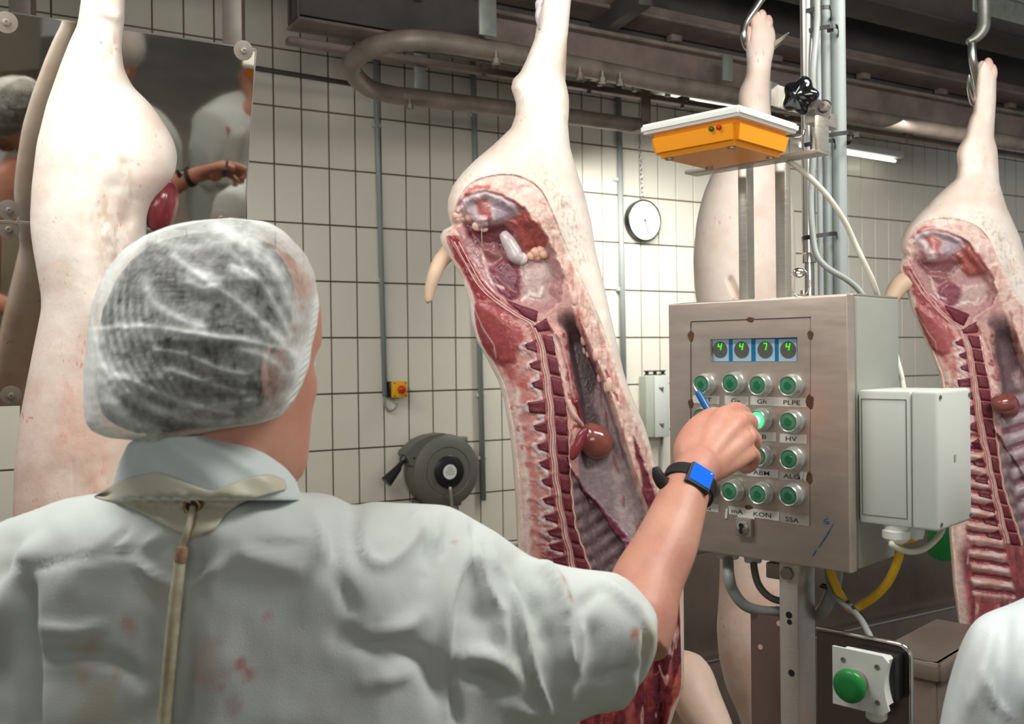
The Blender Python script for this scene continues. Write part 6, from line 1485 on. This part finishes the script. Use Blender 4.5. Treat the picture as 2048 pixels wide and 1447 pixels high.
# collar
def collar(lt, rt, y0, y1, zc, dep, T, name='collar'):
    ys = np.linspace(y0, y1, 26); l = smitp(lt, ys, 3); r = smitp(rt, ys, 3); n = 90; a = np.linspace(0, 2 * PI, n, endpoint=False)
    rows = []
    for inner in (0, 1):
        k = 1 - .07 * inner
        X = (l + r)[:, None] / 2 + (r - l)[:, None] / 2 * k * np.cos(a)[None, :]
        D = np.linspace(dep[0], dep[1], len(ys))[:, None] * k * np.sin(a)[None, :]
        Y = np.repeat(ys[:, None], n, 1) + 5 * np.sin(3 * a)[None, :] * np.linspace(0, 1, 26)[:, None] * 0
        Zc = zc - D + .0022 * np.sin(a * 9 + ys[:, None] * .05) * (1 - inner)
        rows.append(PN(X, Y, Zc))
    V = np.concatenate([rows[0], rows[1][::-1]], 0); me = mkmesh('c', V.reshape(-1, 3), [tuple(q) for q in ringfaces(V.shape[0], n)] + [tuple([(V.shape[0] - 1) * n + k, (V.shape[0] - 1) * n + (k + 1) % n, (k + 1) % n, k]) for k in range(n)])
    co = getco(me); setcol(me, np.tile(linN((204, 212, 212)), (len(co), 1))); return link(name, me, M_COAT, T, True)
COL1 = collar([(868, 300), (876, 272), (886, 256), (920, 240), (960, 228), (1000, 215)], [(868, 420), (876, 455), (890, 500), (905, 530), (935, 572), (960, 592), (985, 601), (1000, 604)], 872, 1000, .940, (.076, .090), T)
tree = bvh_of([COAT, COL1])
def hit(px, py, off):
    d = ray(px, py).normalized(); r_ = tree.ray_cast(EYE, d)
    if r_[0] is None: return P(px, py, .93)
    return r_[0] - d * off
def ribbon(up, lo, n, m_, name, mt, off=.004, T=None, label=None):
    U = np.array(up, float); Lo = np.array(lo, float)
    def samp(A, t):
        s = np.concatenate([[0], np.cumsum(np.hypot(*(np.diff(A, axis=0).T)))]); s /= s[-1]; return np.interp(t, s, A[:, 0]), np.interp(t, s, A[:, 1])
    t = np.linspace(0, 1, n + 1); ux, uy = samp(U, t); lx, ly = samp(Lo, t)
    rows = []
    for j in range(m_ + 1):
        k = j / m_; rows.append([hit(ux[i] * (1 - k) + lx[i] * k, uy[i] * (1 - k) + ly[i] * k, off) for i in range(n + 1)])
    # smooth depth a little
    A = np.array([[list(v) for v in r] for r in rows]); 
    for _ in range(3):
        B = A.copy(); B[:, 1:-1] = (A[:, :-2] + 2 * A[:, 1:-1] + A[:, 2:]) / 4; A = B
    Bk = A + np.array(CF) * .0035; W = n + 1; vs = np.concatenate([A.reshape(-1, 3), Bk.reshape(-1, 3)]); o = A.shape[0] * W
    f = []
    for j in range(m_):
        for i in range(n):
            a = j * W + i; f.append((a, a + W, a + W + 1, a + 1)); f.append((o + a, o + a + 1, o + a + W + 1, o + a + W))
    for i in range(n): f.append((i, i + 1, o + i + 1, o + i)); b = m_ * W + i; f.append((b, o + b, o + b + 1, b + 1))
    for j in range(m_): a = j * W; f.append((a, o + a, o + a + W, a + W)); b = j * W + n; f.append((b, b + W, o + b + W, o + b))
    return link(name, mkmesh(name, vs, f), mt, T, True, label=label)
ribbon([(188, 992), (232, 964), (270, 950), (310, 943), (365, 962), (421, 984), (484, 958), (537, 947), (568, 960)], [(190, 994), (240, 1006), (290, 1029), (358, 1068), (387, 1076), (428, 1060), (450, 1026), (493, 1000), (572, 978)], 60, 10, 'apron_strap', M_STRAP, .006, T)
ey = hit(385, 1012, .010)
nE = -CF; qx = CR; qz = CU
EM = frame(ey, qx, qz, nE)
MB().tube([EM @ Vector((.0065 * math.cos(a), .0062 * math.sin(a), .001)) for a in np.linspace(0, 2 * PI, 25)], .0019, 8, cap=False).build('eyelet', mat('brass_eyelet', (150, 128, 92), .3, .9), T, smooth=True, world=True)
MB().lathe([(.0062, 0), (.0001, .0002)], EM, 20).build('eyelet_hole', mat('eyelet_dark', (70, 50, 36), .8), T, world=True)
cp = [hit(x, y, o_) for x, y, o_ in ((386, 1014, .008), (382, 1035, .012), (374, 1062, .011), (366, 1088, .008), (362, 1108, .008), (358, 1130, .008))]
MB().tube(cp, .0030, 10, smooth=5).build('apron_cord', M_CORDT, T, smooth=True, world=True)
kp_ = [hit(x, y, .009) for x, y in ((365, 1092), (363, 1108), (360, 1124))]
MB().tube(kp_, [.0050, .0056, .0048], 10, smooth=4).build('cord_knot', M_KNOT, T, smooth=True, world=True)
cp = [hit(x, y, .008) for x, y in ((360, 1122), (357, 1150), (352, 1190), (347, 1240), (341, 1300), (336, 1360), (331, 1420), (327, 1480), (322, 1580), (316, 1700), (312, 1850))]
MB().tube(cp, [.0050] * 2 + [.0056] * 9, 10, smooth=4).build('apron_cord', M_CORDT, T, smooth=True, world=True, label='thicker lower length of apron cord')
# front apron bib (seen from the other side)
fb = [Vector((nk.x + x, nk.y + .175 + .0 * z, z)) for z in (1.33, .62) for x in (-.15, .15)]
MB().box((nk.x + .02, nk.y + .172, .98), (.34, .004, .76), .001).build('apron_bib', M_STRAP, T, world=True)

# hair
def blob(lt, rt, y0, y1, zc, dep, nrow, nf, name, mt, T, disp=None, attr=None, zshift=None):
    ys = np.linspace(y0, y1, nrow); l = smitp(lt, ys, 3); r = smitp(rt, ys, 3)
    n = nf; a = np.linspace(0, 2 * PI, n, endpoint=False)
    X = (l + r)[:, None] / 2 + (r - l)[:, None] / 2 * np.cos(a)[None, :]
    dp = itp(dep, ys); zc_ = itp(zc, ys)
    Y = np.repeat(ys[:, None], n, 1); Z = zc_[:, None] - dp[:, None] * np.sin(a)[None, :]
    w = None
    if disp is not None:
        dz, w = disp(X, Y, np.sin(a)[None, :] + 0 * X); Z = Z - dz
    V = PN(X, Y, Z).reshape(-1, 3)
    me = mkmesh(name, V, [tuple(q) for q in ringfaces(nrow, n)] + [tuple(range(n)), tuple((nrow - 1) * n + k for k in range(n - 1, -1, -1))])
    if w is not None:
        at = me.attributes.new('Weave', 'FLOAT', 'POINT'); at.data.foreach_set('value', w.reshape(-1).astype(np.float32))
    return link(name, me, mt, T, True)
capL = [(436, 458), (438, 411), (444, 372), (451, 339), (470, 290), (502, 242), (545, 208), (603, 184), (642, 177), (739, 167), (811, 167), (845, 172), (862, 183), (876, 216), (880, 262), (882, 300)]
capR = [(436, 466), (438, 500), (443, 532), (452, 552), (465, 571), (506, 610), (545, 629), (608, 639), (652, 634), (690, 624), (729, 619), (768, 605), (802, 588), (831, 562), (846, 520), (855, 455), (864, 416), (878, 345), (882, 310)]
hairL = [(462, 420), (470, 360), (490, 300), (520, 262), (560, 232), (620, 205), (700, 192), (780, 190), (830, 205), (856, 240), (866, 280)]
hairR = [(462, 470), (470, 500), (490, 540), (520, 570), (560, 588), (620, 590), (680, 575), (740, 548), (790, 530), (825, 520), (850, 470), (866, 330)]
def hd(X, Y, s): return .004 * (fbm(X * 1.0, Y * .3, 30, 6) - .5) + .003 * (fbm(X, Y, 12, 7) - .5), None
blob(hairL, hairR, 462, 866, [(462, .950), (560, .945), (700, .938), (800, .915), (866, .893)], [(462, .02), (470, .055), (490, .088), (540, .106), (660, .108), (760, .088), (840, .048), (866, .016)], 60, 90, 'hair', M_HAIR, T, hd)
c2 = lambda L: [(x / 2.067, 400 + y / 2.067) for x, y in L]
CAPS = [(c2([(375, 535), (600, 520), (780, 548), (1000, 580), (1200, 620)]), 4.5, .55), (c2([(600, 345), (640, 430), (720, 480), (830, 525)]), 7, .45), (c2([(720, 230), (860, 340), (1000, 430), (1150, 570), (1210, 640)]), 5, .5), (c2([(900, 110), (1050, 180), (1150, 300), (1225, 500)]), 9, .5),
        (c2([(640, 170), (800, 200), (960, 170), (1060, 230)]), 7, .4), (c2([(960, 270), (1060, 320), (1140, 430), (1200, 560)]), 4, .5), (c2([(430, 690), (560, 820), (750, 900), (950, 920)]), 7, .5), (c2([(480, 720), (640, 790), (800, 850), (960, 880)]), 4, .45), (c2([(395, 560), (430, 760), (520, 900), (640, 960)]), 9, .5),
        (c2([(820, 300), (900, 330), (860, 370), (780, 340)]), 6, .5), (c2([(640, 620), (760, 640), (900, 700), (1020, 720)]), 4, .25), (c2([(700, 700), (860, 760), (1010, 800)]), 4, .25), (c2([(1000, 620), (1100, 650), (1180, 720)]), 7, .5), (c2([(1150, 560), (1210, 600), (1250, 700)]), 12, .5),
        (c2([(560, 160), (500, 260), (440, 360)]), 12, .45), (c2([(1020, 900), (1100, 860), (1190, 800), (1240, 700)]), 10, .35), (c2([(750, 880), (900, 850), (1040, 830)]), 6, .25), (c2([(930, 200), (1000, 250), (1020, 320), (960, 290)]), 5, .35)] + \
       [(c2([(395 + 30 * k, 330 + 6 * k), (380 + 32 * k, 470), (395 + 34 * k, 600), (440 + 36 * k, 720), (500 + 36 * k, 800)]), 2.6, .30) for k in range(8)]
def capd(X, Y, s):
    near = sst(-.1, .15, s); dz = .004 * (fbm(X, Y, 26, 15) - .5); w = np.full(X.shape, .17) + .26 * (fbm(X, Y, 20, 25) - .5)
    for pts, wd, op in CAPS:
        dl_ = ldist(X, Y, smcurve(pts, 3)) + 5 * (fbm(X, Y, 14, 77) - .5); e = np.exp(-np.abs(dl_ / (wd * 1.5)) ** 1.5) * near * (.45 + .8 * fbm(X, Y, 34, 79)); dz = dz + .0028 * e; w = w + op * e
    rim = np.minimum(X - itp(capL, Y), itp(capR, Y) - X); w = w + .36 * sst(40, 4, rim) + .30 * sst(500, 440, Y) + .34 * sst(120, 30, X - itp(capL, Y)) * sst(640, 760, Y)
    lowedge = ldist(X, Y, [(262, 880), (339, 878), (416, 864), (503, 845), (566, 831), (605, 768), (634, 652), (639, 600)]); w = w + .35 * sst(20, 3, lowedge)
    w = w + .40 * sst(60, 90, X - 520) * sst(560, 640, Y) * .6
    dz = dz + .0025 * np.sin((X + Y) * .55) * sst(14, 3, lowedge)
    return dz, np.clip(w, .12, .97)
cap = blob(capL, capR, 436, 882, [(436, .95), (600, .945), (720, .925), (820, .90), (882, .885)], [(436, .006), (446, .045), (480, .085), (560, .118), (680, .128), (760, .110), (830, .075), (870, .042), (882, .012)], 150, 260, 'hair_net', M_NET, T, capd)
# watch
aA = P(1366, 996, 1.204); aB = P(1388, 950, 1.232); ax_ = (aB - aA).normalized(); wc = aA.lerp(aB, .52)
nx = CR - ax_ * CR.dot(ax_); nx.normalize(); ny = ax_.cross(nx)
wt = None
vs = []; n_ = 48
for k in range(n_):
    a = 2 * PI * k / n_; d = nx * math.cos(a) * .0318 + ny * math.sin(a) * .0305
    for (o, h) in ((0, -.0095), (.0022, -.0085), (.0022, .0085), (0, .0095)): vs.append(wc + d * (1 + o / .031) + ax_ * h)
mbw = MB().add(vs, [(k * 4 + j, k * 4 + (j + 1) % 4, ((k + 1) % n_) * 4 + (j + 1) % 4, ((k + 1) % n_) * 4 + j) for k in range(n_) for j in range(4)])
Ttail = [P(1340, 962, 1.205), P(1328, 968, 1.20), P(1316, 950, 1.197), P(1311, 934, 1.196)]
mbw.tube(Ttail, [.006, .0085, .0075, .004], 12, smooth=4)
WATCH = mbw.build('watch_strap', M_BLACKR, T, smooth=False, world=True)
cn = [P(1385, 919, 1.196), P(1432, 947, 1.192), P(1418, 988, 1.178), P(1368, 960, 1.180)]
nrm = (cn[1] - cn[0]).cross(cn[3] - cn[0]).normalized()
if nrm.dot(CF) > 0: nrm = -nrm
cc = sum(cn, Vector()) / 4
def slab(corners, k0, k1, bev=.0):
    a = [cc + (c - cc) * bev + nrm * k1 for c in corners]; b = [cc + (c - cc) + nrm * ((k0 + k1) * .6) for c in corners]; d = [cc + (c - cc) * .92 + nrm * k0 for c in corners]
    v = a + b + d; f = [(0, 1, 2, 3), (11, 10, 9, 8)] + [(i, i + 4, (i + 1) % 4 + 4, (i + 1) % 4) for i in range(4)] + [(i + 4, i + 8, (i + 1) % 4 + 8, (i + 1) % 4 + 4) for i in range(4)]
    return MB().add(v, f)
mcase = slab(cn, -.012, .0015, .94).mesh('watch_case'); bmx = bmesh.new(); bmx.from_mesh(mcase); bmesh.ops.recalc_face_normals(bmx, faces=list(bmx.faces)); bmesh.ops.bevel(bmx, geom=list(bmx.edges), offset=.0015, segments=2, affect='EDGES'); bmx.to_mesh(mcase); bmx.free(); autosmooth(mcase, 40)
case = link('watch_case', mcase, M_BLACK, T, True)
scn = [P(1389, 924, 1.1945), P(1428, 948, 1.1915), P(1417, 979, 1.1805), P(1377, 955, 1.1835)]
off = .0024
v = [c + nrm * off for c in scn] + [c + nrm * (-.001) for c in scn]
MB().add(v, [(0, 1, 2, 3), (7, 6, 5, 4)] + [(i, i + 4, (i + 1) % 4 + 4, (i + 1) % 4) for i in range(4)]).build('watch_screen', mat('blue_screen', (8, 96, 214), .2, emit=(10, 104, 226), estr=.32), case, world=True, auto=None, label='lit blue watch screen')
MB().ball(scn[1].lerp(scn[3], .12) + nrm * .0026, (.0011, .0011, .0006), 8).build('screen_icon', mat('screen_white', (235, 240, 250), .4, emit=(230, 236, 255), estr=.4), case, smooth=True, world=True)
# trousers and boots
for s in (-1, 1):
    hx = nk.x + .02 + s * .10; hy = nk.y + .03
    MB().tube([(hx * 1.0, hy, .98), (hx, hy, .75), (hx + s * .01, hy + .01, .45), (hx + s * .015, hy, .22)], [.11, .10, .075, .07], 18, smooth=4).build('trouser_leg', M_TROUS, T, smooth=True, world=True)
    MB().tube([(hx + s * .015, hy, .32), (hx + s * .015, hy, .10), (hx + s * .02, hy + .02, .05)], [.066, .055, .058], 16, smooth=3).ball((hx + s * .022, hy + .08, .05), (.052, .13, .05), 14).build('boot', M_BOOT, T, smooth=True, world=True)
# pen
pa_, pb_ = P(1440, 862, 1.318), P(1394, 781, 1.345)
d_ = (pb_ - pa_).normalized(); L_ = (pb_ - pa_).length
PMx = d_.to_track_quat('Z', 'Y').to_matrix().to_4x4(); PMx.translation = pa_
T2 = thing('pen', 'blue pen held in the worker\'s hand in front of the buttons', 'pen', PMx)
MB().lathe([(.0042, -.035), (.0047, -.03), (.0047, L_ - .006), (.0036, L_ - .001)], None, 14).build('barrel', mat('blue_pen_plastic', (8, 92, 154), .3), T2, auto=40)
MB().lathe([(.0034, L_ - .001), (.0018, L_ + .006), (.0005, L_ + .009), (.0001, L_ + .0091)], None, 12).build('tip', M_CHROME, T2, auto=40)
# --- second worker, lower right
T = thing('person', 'second worker in white coat, only a shoulder showing at the bottom right corner', 'person', loc=P(2290, 2400, 1.18) * 1.0)
T.location.z = 0; WM[T.name] = Matrix.Translation(T.location); T.matrix_world = WM[T.name]
top2 = [(1862, 1560), (1878, 1447), (1892, 1377), (1902, 1343), (1923, 1278), (1950, 1236), (1980, 1220), (2015, 1209), (2048, 1193), (2120, 1165), (2200, 1118), (2290, 1096), (2380, 1118), (2460, 1165), (2540, 1205), (2610, 1290), (2650, 1430), (2660, 1560)]
bot2 = [(1862, 1640), (1900, 1850), (1980, 1900), (2010, 2350), (2560, 2350), (2600, 1900), (2660, 1640)]
s2 = [([(1990, 1240), (1970, 1330), (1930, 1430)], 9, .008), ([(2010, 1230), (2000, 1340), (1990, 1450)], 10, -.009), ([(2040, 1240), (2035, 1330), (2045, 1440)], 10, .009), ([(1940, 1290), (1915, 1380), (1900, 1450)], 9, -.006), ([(1965, 1340), (1990, 1400), (2030, 1440)], 7, .008), ([(2048, 1290), (2020, 1390), (2030, 1440)], 8, -.006)]
s2 = [(p_, w_ * 1.3, h2_ * .55) for p_, w_, h2_ in s2]
coat('coat', top2, bot2, [(1862, 1.14), (2660, 1.24)], [(1862, .05), (1960, .085), (2100, .115), (2450, .115), (2600, .08), (2660, .05)], 1862, 2660, 8, T, s2, (), base=(216, 224, 226), rtab=[(1862, .1), (2100, .13), (2450, .13), (2660, .1)], seed=40)
hc2 = P(2300, 830, 1.2); HM2 = Matrix.Translation(hc2) @ Matrix.Rotation(math.radians(10), 4, 'Z') @ Matrix.Rotation(math.radians(-14), 4, 'X')
mb = head_mesh(HM2)
mb.tube([HM2 @ Vector((0, -.03, -.10)), P(2290, 1130, 1.2), P(2290, 1230, 1.2)], [.056, .062, .09], 24, smooth=5); mb.ball(P(2290, 1500, 1.2), (.16, .08, .25), 18)
for s, (x0_, x1_) in ((-1, (2015, 1990)), (1, (2540, 2570))):
    sh = P(x0_, 1300, 1.2); el = P(x1_, 1720, 1.22); wr = el + Vector((s * -.17, .19, .02))
    mb.tube([sh, (sh + el) / 2, el], [.042, .038, .034], 18, smooth=3); mb.tube([el, (el + wr) / 2, wr], [.034, .032, .027], 18, smooth=3)
    dd = (wr - el).normalized(); sd = dd.cross(Vector((0, 0, 1))).normalized() * s * -1; hand(wr, dd, Vector((0, 0, 1)), sd)
    MB().tube([sh + Vector((s * -.02, .02, 0)), el, el + (wr - el) * .12, el + (wr - el) * .6], [.050, .056, .056, .050], 20, smooth=4).build('sleeve', M_TROUS, T, smooth=True, world=True)
link('body', remeshed(mb.mesh(), .004, 3), M_BODY, T, True); face_parts(HM2, T)
mh = MB().ball((0, -.012, .03), (.093, .115, .108), 20); mh.v = [tuple(HM2 @ Vector(v)) for v in mh.v if True]
me = mh.mesh('hair_net', True); at = me.attributes.new('Weave', 'FLOAT', 'POINT'); at.data.foreach_set('value', np.full(len(me.vertices), .6, np.float32)); link('hair_net', me, M_NET, T, True)
mh = MB().ball((0, -.018, .028), (.084, .100, .098), 18); mh.v = [tuple(HM2 @ Vector(v)) for v in mh.v]; mh.build('hair', M_HAIR, T, smooth=True, world=True)
b2 = P(2290, 1500, 1.2)
for s in (-1, 1):
    hx = b2.x + s * .10; hy = b2.y
    MB().tube([(hx, hy, .98), (hx, hy, .75), (hx + s * .01, hy + .01, .45), (hx + s * .015, hy, .22)], [.11, .10, .075, .07], 18, smooth=4).build('trouser_leg', M_TROUS, T, smooth=True, world=True)
    MB().tube([(hx + s * .015, hy, .32), (hx + s * .015, hy, .10), (hx + s * .02, hy + .02, .05)], [.066, .055, .058], 16, smooth=3).ball((hx + s * .022, hy + .08, .05), (.052, .13, .05), 14).build('boot', M_BOOT, T, smooth=True, world=True)
# two more workers standing right of the camera: the photo shows them only in the steel mirror
def copy_tree(o, parent=None):
    c = o.copy(); COL.objects.link(c); c.parent = parent
    for ch_ in [q for q in o.children]: copy_tree(ch_, c)
    return c
src = T
for (x, y, rz, lab) in ((.66, .22, .25, 'worker in white coat just right of the camera, seen only in the steel mirror'), (1.28, .42, -.2, 'worker farthest right of the camera, glimpsed at the right end of the steel mirror')):
    c = copy_tree(src); c.matrix_world = Matrix.Translation((x, y, 0)) @ Matrix.Rotation(rz, 4, 'Z'); c['label'] = lab
    WM[c.name] = c.matrix_world.copy()
# grating the workers stand on
T = thing('floor_grating', 'yellow-green plastic grid mat on the floor under the workers', 'mat', loc=Vector((.5, .9, 0)))
mb = MB()
for k in range(56): mb.box((-1.5 + k * .054, 0, .012), (.016, 2.6, .018))
for k in range(48): mb.box((0, -1.3 + k * .0553, .012), (3.0, .016, .018))
mb.build('grid', mat('grid_plastic', (150, 148, 104), .5, var=.2), T, auto=None, kind='stuff')
